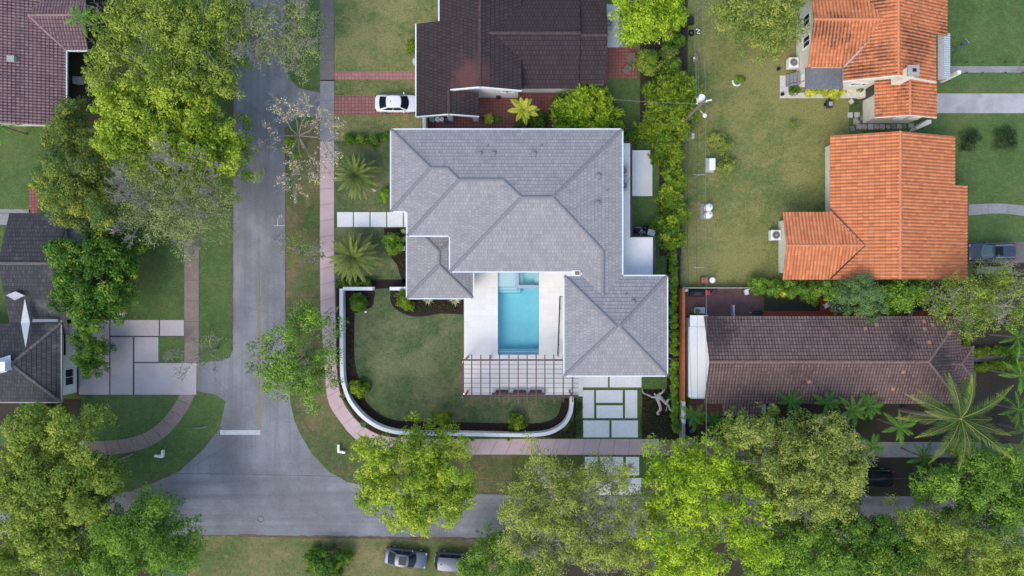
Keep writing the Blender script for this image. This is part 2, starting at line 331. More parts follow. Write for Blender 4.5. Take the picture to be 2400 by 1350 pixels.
class MB:
    def __init__(s): s.v = []; s.f = []; s.sm = False
    def add(s, vs, fs):
        b = len(s.v); s.v += [tuple(x) for x in vs]; s.f += [tuple(i+b for i in f) for f in fs]; return s
    def box(s, c, d, rz=0.0, ry=0.0, rx=0.0, taper=1.0):
        m = Matrix.Translation(Vector(c)) @ Matrix.Rotation(rz, 4, 'Z') @ Matrix.Rotation(ry, 4, 'Y') @ Matrix.Rotation(rx, 4, 'X')
        x, y, z = d[0]/2, d[1]/2, d[2]/2; k = taper
        vs = [(-x, -y, -z), (x, -y, -z), (x, y, -z), (-x, y, -z), (-x*k, -y*k, z), (x*k, -y*k, z), (x*k, y*k, z), (-x*k, y*k, z)]
        return s.add([m @ Vector(q) for q in vs], [(0, 3, 2, 1), (4, 5, 6, 7), (0, 1, 5, 4), (1, 2, 6, 5), (2, 3, 7, 6), (3, 0, 4, 7)])
    def bb(s, a, b):   # box between two corners
        a = Vector(a); b = Vector(b)
        return s.box((a+b)/2, [abs(b[i]-a[i]) for i in range(3)])
    def tube(s, pts, rad, n=8, cap=True):
        pts = [Vector(p) for p in pts]
        if not hasattr(rad, '__len__'): rad = [rad]*len(pts)
        b = len(s.v); up = Vector((0, 0, 1))
        for i, p in enumerate(pts):
            d = (pts[min(i+1, len(pts)-1)]-pts[max(i-1, 0)])
            d = d.normalized() if d.length > 1e-9 else up
            a = d.cross(up) if abs(d.dot(up)) < .95 else d.cross(Vector((1, 0, 0)))
            a.normalize(); c = d.cross(a)
            for k in range(n):
                t_ = 2*math.pi*k/n; s.v.append(tuple(p+(a*math.cos(t_)+c*math.sin(t_))*rad[i]))
        for i in range(len(pts)-1):
            for k in range(n):
                k2 = (k+1) % n; s.f.append((b+i*n+k, b+i*n+k2, b+(i+1)*n+k2, b+(i+1)*n+k))
        if cap:
            s.f.append(tuple(b+k for k in range(n))[::-1]); e = b+(len(pts)-1)*n; s.f.append(tuple(e+k for k in range(n)))
        return s
    def cyl(s, c, r, h, n=20, r2=None):
        c = Vector(c); return s.tube([c, c+Vector((0, 0, h))], [r, r if r2 is None else r2], n)
    def prism(s, pts, z0, z1):
        """pts: 2D/3D world outline, counter-clockwise or not"""
        q = [(p[0], p[1]) for p in pts]
        ar = sum(q[i][0]*q[(i+1) % len(q)][1]-q[(i+1) % len(q)][0]*q[i][1] for i in range(len(q)))
        if ar < 0: q = q[::-1]
        n = len(q); b = len(s.v)
        s.v += [(x, y, z0) for x, y in q]+[(x, y, z1) for x, y in q]
        for i in range(n): j = (i+1) % n; s.f.append((b+i, b+j, b+n+j, b+n+i))
        for t_ in tessellate_polygon([[Vector((x, y, 0)) for x, y in q]]):
            a_, b_, c_ = t_; v1 = Vector(q[b_])-Vector(q[a_]); v2 = Vector(q[c_])-Vector(q[a_])
            if v1.x*v2.y-v1.y*v2.x < 0: t_ = (a_, c_, b_)
            s.f.append((b+n+t_[0], b+n+t_[1], b+n+t_[2])); s.f.append((b+t_[0], b+t_[2], b+t_[1]))
        return s
    def mesh(s, name, smooth=False):
        me = bpy.data.meshes.new(name); me.from_pydata(s.v, [], s.f); me.update()
        if smooth: me.polygons.foreach_set('use_smooth', [True]*len(me.polygons))
        return me
    def build(s, name, mat, parent=None, loc=None, bevel=0.0, smooth=False, label=None, sub=0):
        o = link(name, s.mesh(name, smooth), mat, parent, loc)
        if bevel:
            md = o.modifiers.new('bevel', 'BEVEL'); md.width = bevel; md.segments = 2; md.limit_method = 'ANGLE'; md.angle_limit = R(35)
        if sub:
            md = o.modifiers.new('sub', 'SUBSURF'); md.levels = sub; md.render_levels = sub
        if label: o['label'] = label
        return o
def dup(root, loc, rotz=0.0, scale=1.0, label=None, group=None):
    r = root.copy(); C.objects.link(r); r.location = loc; r.rotation_euler = (0, 0, rotz); r.scale = (scale,)*3
    if label: r['label'] = label
    if group: r['group'] = group
    for ch in list(root.children):
        c = ch.copy(); C.objects.link(c); c.parent = r
        for g in ch.children:
            d = g.copy(); C.objects.link(d); d.parent = c
    return r
def sheet(name, pts, z, mat, kind='structure', thick=0.0, label=None, cat=None):
    """outline given in photo pixels at ground level"""
    q = [P(x, y, z) if len(pts) and True else None for x, y in pts]
    mb = MB()
    mb.prism(q, z-max(thick, .003), z)
    o = mb.build(name, mat)
    if kind: o['kind'] = kind
    if label: tag(o, label, cat)
    return o
def rect(x0, y0, x1, y1): return [(x0, y0), (x1, y0), (x1, y1), (x0, y1)]
def smooth_path(pts, n=6):
    out = []
    for i in range(len(pts)-1):
        p0 = pts[max(i-1, 0)]; p1 = pts[i]; p2 = pts[i+1]; p3 = pts[min(i+2, len(pts)-1)]
        for k in range(n):
            t_ = k/n
            out.append(tuple(.5*((2*p1[j])+(-p0[j]+p2[j])*t_+(2*p0[j]-5*p1[j]+4*p2[j]-p3[j])*t_**2+(-p0[j]+3*p1[j]-3*p2[j]+p3[j])*t_**3) for j in range(len(p1))))
    out.append(tuple(pts[-1])); return out

# ------------------------------------------------------------------ SETTING: ground with a hole for the pool
pool = (PX(1167), PY(831), PX(1263), PY(626))     # x0,y0,x1,y1
G_ = 700; mb = MB()
xs = [-G_, pool[0]-.02, pool[2]+.02, G_]; ys = [-G_, pool[1]-.02, pool[3]+.02, G_]
vs = [(x, y, 0) for y in ys for x in xs]
fs = [(j*4+i, j*4+i+1, (j+1)*4+i+1, (j+1)*4+i) for j in range(3) for i in range(3) if not (i == 1 and j == 1)]
mb.add(vs, fs); mb.build('ground', M['grass_green'])['kind'] = 'structure'

def ss(name, pts, mat, z=.004, **k): return sheet(name, pts, z, M[mat], **k)
# lawns
ss('lawn', rect(783, -300, 1030, 330), 'grass_north')
ss('lawn', rect(300, 560, 432, 750)+[], 'grass_green')
ss('lawn', rect(466, 560, 545, 846), 'grass_green')
ss('lawn', rect(-300, 310, 200, 492), 'grass_green')
ss('lawn', [(185, 926), (415, 926), (400, 960), (365, 1000), (320, 1025), (270, 1034), (190, 1034)], 'grass_green')
ss('lawn', [(460, 925), (500, 925), (528, 940), (515, 1003), (480, 1050), (420, 1104), (340, 1140), (262, 1150), (240, 1070), (330, 1058), (390, 1020), (435, 965)], 'grass_green')
ss('lawn', rect(1597, -300, 1990, 672), 'grass_yellow')
ss('lawn', [(668, 300), (750, 275), (750, 700), (764, 900), (775, 955), (795, 985), (825, 1022), (870, 1050), (930, 1064), (1200, 1066), (1200, 1158), (900, 1143), (815, 1128), (770, 1103), (730, 1060), (705, 1018), (690, 983), (680, 943), (670, 800)], 'grass_verge')
ss('lawn', [(667, -300), (750, -300), (750, 217), (700, 205), (680, 185), (668, 150)], 'grass_green')
ss('lawn', rect(1200, 1068, 1366, 1158), 'grass')
ss('lawn', rect(440, 1256, 1240, 1500), 'grass_south')
ss('lawn', rect(784, 332, 960, 495), 'grass_inner'); ss('lawn', rect(784, 534, 960, 672), 'grass_inner')
ss('lawn', rect(1424, 184, 1545, 320), 'grass_green'); ss('lawn', rect(1475, 330, 1562, 645), 'grass_green')
ss('lawn', rect(2232, -100, 2700, 155), 'grass_green'); ss('lawn', rect(2250, 270, 2700, 560), 'grass_green')
ss('lawn', rect(1785, 676, 1930, 729), 'grass')
# garden lawn inside the white wall
ss('garden_lawn', smooth_path([(880, 678), (912, 678), (915, 705), (925, 722), (950, 737), (975, 742), (1005, 740), (1035, 735), (1086, 737)])
   + [(1086, 930), (1316, 930), (1316, 945)] + smooth_path([(1316, 945), (1305, 975), (1280, 988), (1240, 992), (1100, 990), (1000, 988), (930, 985), (890, 970), (858, 940), (845, 900), (831, 840), (831, 735)])
   + smooth_path([(831, 735), (850, 728), (872, 718), (877, 700), (880, 678)]), 'grass_inner', z=.012)
# mulch beds
ss('mulch_bed', [(788, 655), (955, 655), (955, 690), (1086.5, 695), (1086.5, 931), (1345, 931), (1345, 960), (1335, 990), (1300, 1025), (1100, 1024), (900, 1024), (850, 1005), (800, 930), (788, 850)], 'mulch', z=.008)
ss('mulch_bed', [(900, 534), (958, 534), (958, 672), (943, 660), (930, 620), (905, 590)], 'mulch', z=.008)
ss('mulch_bed', [(1505, 912), (1590, 912), (1590, 1030), (1500, 1030)], 'mulch', z=.008)
ss('mulch_bed', rect(1563, 600, 1594, 915), 'mulch', z=.008)
ss('mulch_bed', [(1290, 1027), (1325, 1010), (1345, 985), (1348, 930), (1367, 930), (1367, 1027)], 'mulch', z=.010)
ss('mulch_bed', rect(-200, 935, 190, 1000), 'soil', z=.006)
ss('mulch_bed', [(150, 540), (290, 540), (303, 640), (292, 745), (140, 745)], 'soil', z=.006)
ss('mulch_bed', rect(1590, 925, 2400, 1040), 'soil', z=.006)
ss('mulch_bed', rect(1880, 1066, 2600, 1166), 'soil', z=.008)
ss('mulch_bed', rect(1240, 1266, 2600, 1600), 'soil', z=.006)
ss('mulch_bed', [(-200, 1045), (200, 1045), (255, 1070), (250, 1156), (-200, 1158)], 'soil', z=.008)
ss('mulch_bed', rect(-200, 1250, 380, 1600), 'soil', z=.006)
ss('mulch_bed', rect(2280, 575, 2700, 800), 'soil', z=.006); ss('mulch_bed', rect(2275, 800, 2700, 1035), 'soil', z=.008)
ss('mulch_bed', rect(1790, 660, 2290, 742), 'soil', z=.007); ss('mulch_bed', rect(1500, -200, 1612, 300), 'soil', z=.006)
ss('mulch_bed', rect(1545, 300, 1597, 600), 'soil', z=.006); ss('mulch_bed', rect(155, -60, 300, 300), 'soil', z=.006)
# roads
road = [(545, -3000), (668, -3000), (668, 150), (680, 185), (700, 206), (750, 218), (750, 271), (695, 276), (668, 300), (668, 640), (670, 800), (678, 900), (681, 945), (690, 985), (705, 1020), (730, 1062), (770, 1105), (815, 1130), (900, 1145), (1100, 1158), (1500, 1163), (9000, 1166),
        (9000, 1278), (2000, 1274), (1160, 1268), (900, 1258), (400, 1253), (-7000, 1248), (-7000, 1160), (280, 1156), (340, 1141), (420, 1104), (480, 1050), (515, 1003), (529, 940), (505, 925), (462, 917), (462, 850), (520, 846), (538, 838), (545, 822)]
ss('road', road, 'asphalt', z=.016)
for x in (604, 609.5): ss('road_marking', rect(x, 645, x+2.2, 1006), 'line_yellow', z=.021)
for y in (1217, 1222.5): ss('road_marking', rect(1500, y, 3000, y+2), 'line_yellow', z=.021)
ss('road_marking', rect(516, 1008, 610, 1019), 'line_white', z=.024)
# utility survey marks on the asphalt
mb = MB()
for x0, y0, x1, y1 in ((641, 528, 668, 529.5), (650, 512, 651.5, 530), (654, 505, 655, 512), (659, 503, 660, 510)):
    a, b = P(x0, y0, .024), P(x1, y1, .026); mb.bb(a, b)
mb.build('road_marking', M['line_white'])['kind'] = 'structure'
# leaf litter and dirt along the street edges
M['litter'] = m_ground('leaf_litter', (.085, .062, .045), (.15, .115, .085), None, 1.5, 12, .4)
def strip(x0, y0, x1, y1, w, z=.019, mat='litter'):
    n = max(4, int(math.hypot(x1-x0, y1-y0)/9)); d = Vector((x1-x0, y1-y0)).normalized(); nn = Vector((-d.y, d.x)); A = []; B = []
    for k in range(n+1):
        p = Vector((x0, y0)).lerp(Vector((x1, y1)), k/n); A.append(tuple(p+nn*(w*random.uniform(.3, 1)))); B.append(tuple(p-nn*(w*random.uniform(.3, 1))))
    ss('leaf_litter', A+B[::-1], mat, z=z)
strip(545, 330, 544, 822, 3.2); strip(669, 300, 669, 800, 1.6); strip(545, 0, 545, 330, 4); strip(684, 950, 812, 1130, 2.0); strip(560, 1256, 1240, 1265, 5.0); strip(830, 1133, 1200, 1160, 2.0); strip(400, 1112, 300, 1152, 4); strip(520, 1000, 420, 1104, 1.4); strip(1240, 1262, 2300, 1272, 4)
M['dry'] = m_ground('bare_dry_soil', (.12, .10, .08), (.22, .19, .16), None, 1.2, 12, .4)
strip(1085, 1267, 1235, 1272, 7, .014, 'dry')
def panels(name, Lp, Rp, n, mat, z=.045, gap=.03, th=.05):
    """walk made of n slabs between a left and a right pixel polyline"""
    def samp(pts):
        pts = np.array(smooth_path(pts, 8) if len(pts) > 2 else pts, float); d = np.r_[0, np.cumsum(np.linalg.norm(np.diff(pts, axis=0), axis=1))]
        return lambda t_: np.array([np.interp(t_*d[-1], d, pts[:, k]) for k in range(2)])
    l, r = samp(Lp), samp(Rp); mb = MB(); g = gap/2
    Ln = np.linalg.norm(np.diff(np.array(Lp, float), axis=0), axis=1).sum()*S
    for i in range(n):
        t0, t1 = i/n+g/Ln, (i+1)/n-g/Ln
        q = [l(t0), l((t0+t1)/2), l(t1), r(t1), r((t0+t1)/2), r(t0)]
        mb.prism([P(a[0], a[1], z) for a in q], z-th, z)
    o = mb.build(name, mat, bevel=0); o['kind'] = 'structure'; return o
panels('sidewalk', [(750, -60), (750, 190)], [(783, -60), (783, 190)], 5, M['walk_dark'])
panels('sidewalk', [(750, 187), (750, 331)], [(783, 187), (783, 331)], 3, M['walk_grey'])
ss('mulch_bed', rect(750.5, -60, 782.5, 640), 'soil', z=.012)
Lw = [(750, 331), (750, 600), (752, 740), (760, 840), (765, 920), (775, 955), (795, 985), (825, 1022), (870, 1050), (930, 1065)]
Rw = [(783, 331), (783, 600), (786, 740), (788, 840), (791, 890), (803, 940), (830, 980), (865, 1008), (900, 1022), (960, 1029)]
panels('sidewalk', Lw, Rw, 22, M['pink'])
panels('sidewalk', [(931, 1065), (1545, 1066)], [(961, 1029), (1545, 1029)], 17, M['pink'])
panels('sidewalk', [(1545, 1068), (2300, 1070)], [(1545, 1036), (2300, 1036)], 20, M['walk_brown'])
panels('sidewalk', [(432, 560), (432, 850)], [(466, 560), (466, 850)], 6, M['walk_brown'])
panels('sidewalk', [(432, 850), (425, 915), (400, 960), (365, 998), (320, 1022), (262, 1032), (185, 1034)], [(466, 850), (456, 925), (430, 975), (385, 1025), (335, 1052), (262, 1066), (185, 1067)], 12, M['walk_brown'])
# left driveway: large pale slabs with gravel joints
ss('driveway', rect(180, 750, 432, 926), 'joint', z=.012)
mb = MB()
for q in ((259, 750, 372, 787), (375, 750, 431, 787), (259, 790, 311, 925), (315, 790, 371, 848), (315, 851, 460, 925), (185, 750, 256, 849), (185, 852, 256, 925)):
    a, b = P(q[0], q[1], .05), P(q[2], q[3], .05); mb.bb((a.x, a.y, 0), (b.x, b.y, .05))
mb.build('driveway', M['drive_pink'])['kind'] = 'structure'
ss('lawn', rect(372, 789, 431, 849), 'grass_green', z=.03, thick=.028)
# north neighbour's brick paths and terrace
ss('path', [(783, 168), (970, 167), (978, 162), (990, 162), (990, 190), (978, 190), (970, 186), (783, 187)], 'brickpath', z=.03, thick=.03)
ss('driveway', rect(783, 223, 1060, 269), 'brickdrive', z=.03, thick=.03)
ss('terrace', rect(1003, 200, 1300, 320), 'terracotta', z=.03, thick=.03)
ss('terrace', rect(1418, 111, 1495, 183), 'terracotta', z=.03, thick=.03); ss('terrace', rect(1405, 183, 1425, 220), 'terracotta', z=.03, thick=.03)
ss('path', rect(1300, 195, 1420, 219), 'terracotta', z=.026, thick=.02)
ss('gravel', rect(1416, 10, 1452, 111), 'gravel', z=.03, thick=.03); ss('path', rect(1452, 50, 1465, 111), 'walk_grey', z=.03, thick=.03)
# right-hand paths
ss('path', rect(2228, 155, 2800, 170), 'walk_grey', z=.03, thick=.03)
ss('driveway', rect(2190, 219, 2800, 265), 'drive_grey', z=.03, thick=.03)
panels('path', [(2270, 479), (2340, 477), (2400, 482), (2500, 500)], [(2270, 505), (2340, 500), (2400, 506), (2500, 525)], 5, M['walk_grey'])
ss('driveway', rect(2270, 567, 2700, 616), 'walk_dark', z=.03, thick=.03)
ss('path', [(2270, 838), (2330, 833), (2500, 832), (2500, 846), (2330, 846), (2270, 850)], 'asphalt_patch', z=.03, thick=.02)
ss('path', rect(2290, 625, 2372, 641), 'walk_grey', z=.03, thick=.03)
# brown house surroundings
ss('patio', rect(1595, 676, 1787, 745), 'brickpatio', z=.03, thick=.03); ss('patio', rect(1595, 745, 1700, 930), 'brickpatio', z=.03, thick=.03)
ss('patio', rect(1610, 930, 1700, 975), 'terracotta', z=.034, thick=.03)
ss('path', rect(1787, 729, 2200, 745), 'redpaint', z=.03, thick=.03); ss('path', rect(1922, 700, 1950, 729), 'redpaint', z=.028, thick=.03)
ss('path', rect(2060, 1036, 2300, 1072), 'walk_grey', z=.05, thick=.04)
# NE house path
for q in (rect(1828, 177, 1848, 230), rect(1848, 217, 2010, 230), rect(1985, 204, 2025, 217)):
    sheet('path', q, .03, m_plain('pale_path', (.58, .55, .51), .85), thick=.03)
ss('path', [(-200, 490), (70, 490), (72, 499), (-200, 499)], 'walk_grey', z=.03, thick=.03)
ss('path', rect(-10, 500, 24, 527), 'walk_grey', z=.03, thick=.03); ss('path', rect(68, 440, 88, 530), 'terracotta', z=.03, thick=.03)
ss('patio', rect(155, 530, 200, 570), 'walk_grey', z=.03, thick=.03)

# ------------------------------------------------------------------ roof builder
def tile_faces(polys, style, c=.37, step=.035, pitch=.34, amp=.05, deck=.05):
    bm = bmesh.new(); uvl = bm.loops.layers.uv.new('UVMap')
    for poly in polys:
        pts = [Vector(p) for p in poly]
        n = Vector((0, 0, 0))
        for i in range(len(pts)):
            a, b = pts[i], pts[(i+1) % len(pts)]; n += Vector(((a.y-b.y)*(a.z+b.z), (a.z-b.z)*(a.x+b.x), (a.x-b.x)*(a.y+b.y)))
        n.normalize()
        if n.z < 0: n = -n
        vd = Vector((0, 0, 1))-n*n.z
        vd = vd.normalized() if vd.length > 1e-4 else Vector((0, 1, 0))
        ud = vd.cross(n)
        o = min(pts, key=lambda p: p.dot(vd)); v0 = o.dot(vd); nn = o.dot(n)
        uv = [(p.dot(ud), p.dot(vd)-v0) for p in pts]
        tris = [tuple(uv[i] for i in t_) for t_ in tessellate_polygon([[Vector((a, b, 0)) for a, b in uv]])]
        if len(uv) == 4:
            # convex quads in one go
            cr = [(uv[(i+1) % 4][0]-uv[i][0])*(uv[(i+2) % 4][1]-uv[(i+1) % 4][1])-(uv[(i+1) % 4][1]-uv[i][1])*(uv[(i+2) % 4][0]-uv[(i+1) % 4][0]) for i in range(4)]
            if all(x > 1e-6 for x in cr) or all(x < -1e-6 for x in cr): tris = [tuple(uv)]
        for T in tris:
            us = [p[0] for p in T]; vs_ = [p[1] for p in T]
            ar = sum(T[i][0]*T[(i+1) % len(T)][1]-T[(i+1) % len(T)][0]*T[i][1] for i in range(len(T)))
            if abs(ar) < 1e-4: continue
            if ar < 0: T = T[::-1]
            u0, u1, w0, w1 = min(us)-.01, max(us)+.01, min(vs_)-.01, max(vs_)+.01
            if style == 'barrel':
                k0, k1 = math.floor(u0/pitch*6), math.ceil(u1/pitch*6); U = np.arange(k0, k1+1)*pitch/6
            else: U = np.array([u0, u1])
            V = []; Z = []
            for k in range(math.floor(w0/c), math.ceil(w1/c)+1):
                V += [k*c, (k+1)*c-.004]; Z += [step, 0.0]
            V = np.array(V); Z = np.array(Z)
            if style == 'barrel':
                ph = np.cos(2*np.pi*(U/pitch-.5)); zo = amp*np.where(ph > 0, ph, ph*.55)
            else: zo = np.zeros(len(U))
            b2 = bmesh.new(); l2 = b2.loops.layers.uv.new('UVMap')
            nu = len(U); vv = [[b2.verts.new((U[i], V[j], Z[j]+zo[i])) for i in range(nu)] for j in range(len(V))]
            for j in range(len(V)-1):
                for i in range(nu-1): b2.faces.new((vv[j][i], vv[j][i+1], vv[j+1][i+1], vv[j+1][i]))
            for i in range(len(T)):
                a, b = T[i], T[(i+1) % len(T)]; e = Vector((b[0]-a[0], b[1]-a[1], 0))
                if e.length < 1e-6: continue
                nrm = Vector((e.y, -e.x, 0)).normalized()
                bmesh.ops.bisect_plane(b2, geom=b2.verts[:]+b2.edges[:]+b2.faces[:], dist=1e-5, plane_co=(a[0], a[1], 0), plane_no=nrm, clear_outer=True)
            mp = {}
            for v_ in b2.verts:
                p = ud*v_.co.x+vd*(v_.co.y+v0)+n*(nn+v_.co.z); mp[v_] = bm.verts.new(p)
            for f in b2.faces:
                try: nf = bm.faces.new([mp[x] for x in f.verts])
                except ValueError: continue
                for lp, v_ in zip(nf.loops, f.verts): lp[uvl].uv = (v_.co.x, v_.co.y)
            b2.free()
        if deck:
            dv_ = [bm.verts.new(p-n*deck) for p in pts]
            try: bm.faces.new(dv_[::-1])
            except ValueError: pass
    me = bpy.data.meshes.new('roof'); bm.to_mesh(me); bm.free(); return me
def caps(lines, r=.14, L=.42, flat=.6):
    mb = MB()
    for p, q in lines:
        p = Vector(p); q = Vector(q); d = q-p; n = max(1, round(d.length/L)); up = Vector((0, 0, .03))
        for k in range(n):
            a = p+d*(k/n)+up; b = p+d*((k+1.08)/n)+up*.3
            s0 = len(mb.v); mb.tube([a, b], [r, r*.8], 8)
            for i in range(s0, len(mb.v)):
                x, y, z = mb.v[i]; c0 = a if i-s0 < 8 else b
                mb.v[i] = (x, y, c0.z+(z-c0.z)*flat)
    return mb
def roof(root, polys, lines, mat, capmat, **kw):
    me = tile_faces(polys, **kw); r_ = link('roof', me, mat, root)
    for ln_ in lines: caps([ln_], r=.17 if kw.get('style') == 'flat' else .13).build('ridge_cap', capmat, r_)
    return r_
def gable(x0, y0, x1, y1, ze, zr, axis, rp=None, oh=0):
    X0, X1, Y1, Y0 = PX(x0, ze), PX(x1, ze), PY(y0, ze), PY(y1, ze)     # Y0 south
    if axis == 'x':
        yr = PY(rp, zr) if rp is not None else (Y0+Y1)/2
        A = [(X0, Y0, ze), (X1, Y0, ze), (X1, yr, zr), (X0, yr, zr)]; B = [(X1, Y1, ze), (X0, Y1, ze), (X0, yr, zr), (X1, yr, zr)]
        ln = ((X0, yr, zr), (X1, yr, zr))
    else:
        xr = PX(rp, zr) if rp is not None else (X0+X1)/2
        A = [(X0, Y1, ze), (X0, Y0, ze), (xr, Y0, zr), (xr, Y1, zr)]; B = [(X1, Y0, ze), (X1, Y1, ze), (xr, Y1, zr), (xr, Y0, zr)]
        ln = ((xr, Y0, zr), (xr, Y1, zr))
    return A, B, ln, (X0, Y0, X1, Y1)
def gwall(mb, g, ze, axis, ln, inset=.4, drop=.12):
    """walls under a gable: box plus the triangles under the rakes"""
    X0, Y0, X1, Y1 = g; X0 += inset; Y0 += inset; X1 -= inset; Y1 -= inset
    (rx, ry, rz), _ = ln
    if axis == 'x': sl = (rz-ze)/max(ry-g[1], .1); zt = ze+sl*inset-drop; top = rz-drop
    else: sl = (rz-ze)/max(rx-g[0], .1); zt = ze+sl*inset-drop; top = rz-drop
    zt = min(zt, ze+.2)
    mb.bb((X0, Y0, 0), (X1, Y1, zt-.02))
    if axis == 'x':
        v = [(X0, Y0, zt-.02), (X0, Y1, zt-.02), (X0, ry, top), (X1, Y0, zt-.02), (X1, Y1, zt-.02), (X1, ry, top)]
    else:
        v = [(X0, Y0, zt-.02), (X1, Y0, zt-.02), (rx, Y0, top), (X0, Y1, zt-.02), (X1, Y1, zt-.02), (rx, Y1, top)]
    mb.add(v, [(0, 1, 2), (3, 5, 4), (0, 2, 5, 3), (1, 4, 5, 2)])
def fascia(root, segs, mat, h=.22, t_=.05, name='fascia'):
    for a, b in segs:
        mb = MB(); a = Vector(a); b = Vector(b); d = b-a; L = d.length; mid = (a+b)/2
        rz = math.atan2(d.y, d.x); rise = math.asin(max(-1, min(1, d.z/L)))
        mb.box((mid.x, mid.y, mid.z-h/2+.04), (L-.004, t_, h), rz, -rise)
        mb.build(name, mat, root)
def win(root, c, w_, h_, rz, frame=None, glass='glass', bars=1):
    """c: centre on the wall face; rz: direction the window faces (0 = +X)"""
    c = Vector(c); q = Matrix.Rotation(rz, 3, 'Z'); fr = MB(); d = .07
    def bx(mb, y, z, sy, sz, t_=d): mb.box(c+q @ Vector((t_/2, y, z)), (t_, sy, sz), rz)
    f = .07
    bx(fr, 0, h_/2, w_+2*f, f); bx(fr, 0, -h_/2-.01, w_+2*f+.1, f+.02, d+.05); bx(fr, -w_/2-f/2, 0, f, h_-f-.01); bx(fr, w_/2+f/2, 0, f, h_-f-.01)
    for k in range(bars): bx(fr, -w_/2+w_*(k+1)/(bars+1), 0, .04, h_-f-.02, .05)
    o = fr.build('window', frame or M['white'], root)
    g = MB(); bx(g, 0, 0, w_, h_-.02, .02); g.build('pane', M[glass], o)
    return o
def vent(root_part, p, n, kind='pipe'):
    mb = MB(); p = Vector(p)
    if kind == 'pipe': mb.cyl(p-Vector((0, 0, .1)), .06, .35, 12); mb.cyl(p-Vector((0, 0, .08)), .17, .12, 14, .1)
    else: mb.cyl(p-Vector((0, 0, .1)), .16, .3, 14); mb.cyl(p+Vector((0, 0, .18)), .25, .08, 16, .14); mb.cyl(p-Vector((0, 0, .1)), .3, .1, 14, .2)
    return mb.build('roof_vent', M['t_main_cap'] if kind != 'x' else M['galv'], root_part)

# ------------------------------------------------------------------ MAIN HOUSE
ZE, SL = 6.0, .34
KE = S*(H-ZE)/H
def E(px, py, h=0): return Vector(((px-1200)*KE, (675-py)*KE, ZE+SL*h*KE))
mh = thing('house', 'large two-storey white house with grey slate-look hipped roof wrapped around the swimming pool', 'house', (PX(1250), PY(480), 0))
A_, B_, C_, D_, F_, G1, H1, K1 = E(1012.5, 399.5, 95.5), E(1050.5, 399.5, 95.5), E(1079, 428, 124), E(1179, 428, 124), E(1221, 470, 166), E(1292, 470, 166), E(1411, 589, 47), E(1411, 694, 47)
N1, N2 = E(1439.5, 763.5, 116.5), E(1446.5, 763.5, 116.5)
polys = [
 [E(917, 304), A_, B_, C_, D_, F_, G1, E(1458, 304)],
 [E(917, 304), E(917, 495), A_],
 [E(917, 495), E(955, 495), B_, A_],
 [E(955, 495), E(955, 552), C_, B_],
 [E(955, 552), E(1055, 552), D_, C_],
 [E(1055, 552), E(1055, 636), F_, D_],
 [E(1055, 636), E(1364, 636), H1, G1, F_],
 [E(1364, 636), E(1364, 647), K1, H1],
 [E(1458, 304), G1, H1, K1, E(1458, 647)],
 [E(1323, 647), N1, N2, E(1563, 647), E(1458, 647), K1, E(1364, 647)],
 [E(1323, 647), E(1323, 880), N1], [E(1323, 880), E(1563, 880), N2, N1], [E(1563, 880), E(1563, 647), N2]]
hips = [(E(917, 304), A_), (E(917, 495), A_), (A_, B_), (B_, C_), (E(955, 552), C_), (C_, D_), (D_, F_), (E(1055, 636), F_), (F_, G1), (E(1458, 304), G1), (G1, H1), (H1, K1),
        (E(1323, 647), N1), (E(1323, 880), N1), (E(1563, 880), N2), (E(1563, 647), N2)]
mr = roof(mh, polys, hips, M['t_main'], M['t_main_cap'], style='flat', c=.37, step=.04)
for px, py, k in ((1143, 345, 'pipe'), (1125, 365, 'm'), (1157, 365, 'm'), (1268, 344, 'pipe'), (1251, 365, 'm')):
    h = py-304; vent(mr, E(px, py, h), 0, k)
for px, py, k in ((1400, 416, 'm'), (1421, 449, 'pipe'), (1398, 479, 'm')): vent(mr, E(px, py, 1458-px), 0, k)
vent(mr, E(1480, 708, 61), 0, 'm'); vent(mr, E(1464, 690, 43), 0, 'pipe')
out = [(917, 304), (917, 495), (955, 495), (955, 552), (1055, 552), (1055, 636), (1364, 636), (1364, 647), (1323, 647), (1323, 880), (1563, 880), (1563, 647), (1458, 647), (1458, 304)]
def off(p, d): return p+Vector((d[0], d[1], 0))
fs_ = [(E(*out[i]), E(*out[(i+1) % len(out)])) for i in range(len(out))]
cen = [(-1, 0), (0, -1), (-1, 0), (0, -1), (-1, 0), (0, -1), (-1, 0), (0, 1), (-1, 0), (0, -1), (1, 0), (0, 1), (1, 0), (0, 1)]
fascia(mh, [(off(a, (c_[0]*.06, c_[1]*.06)), off(b, (c_[0]*.06, c_[1]*.06))) for (a, b), c_ in zip(fs_, cen)], M['fascia'], .2, .11, 'gutter')
def EW(px, py): q = E(px, py); return (q.x, q.y)
i_ = 16
mb = MB(); mb.prism([EW(917+i_, 304+i_), EW(917+i_, 495-i_), EW(955+i_, 495-i_), EW(955+i_, 552-i_), EW(1055+i_, 552-i_), EW(1055+i_, 636-i_), EW(1364+i_, 636-i_), EW(1364+i_, 647+i_), EW(1323+i_, 647+i_), EW(1323+i_, 880-i_), EW(1563-i_, 880-i_), EW(1563-i_, 647+i_), EW(1458-i_, 647+i_), EW(1458-i_, 304+i_)], 0, 6.05)
mb.build('wall', M['stucco'], mh)
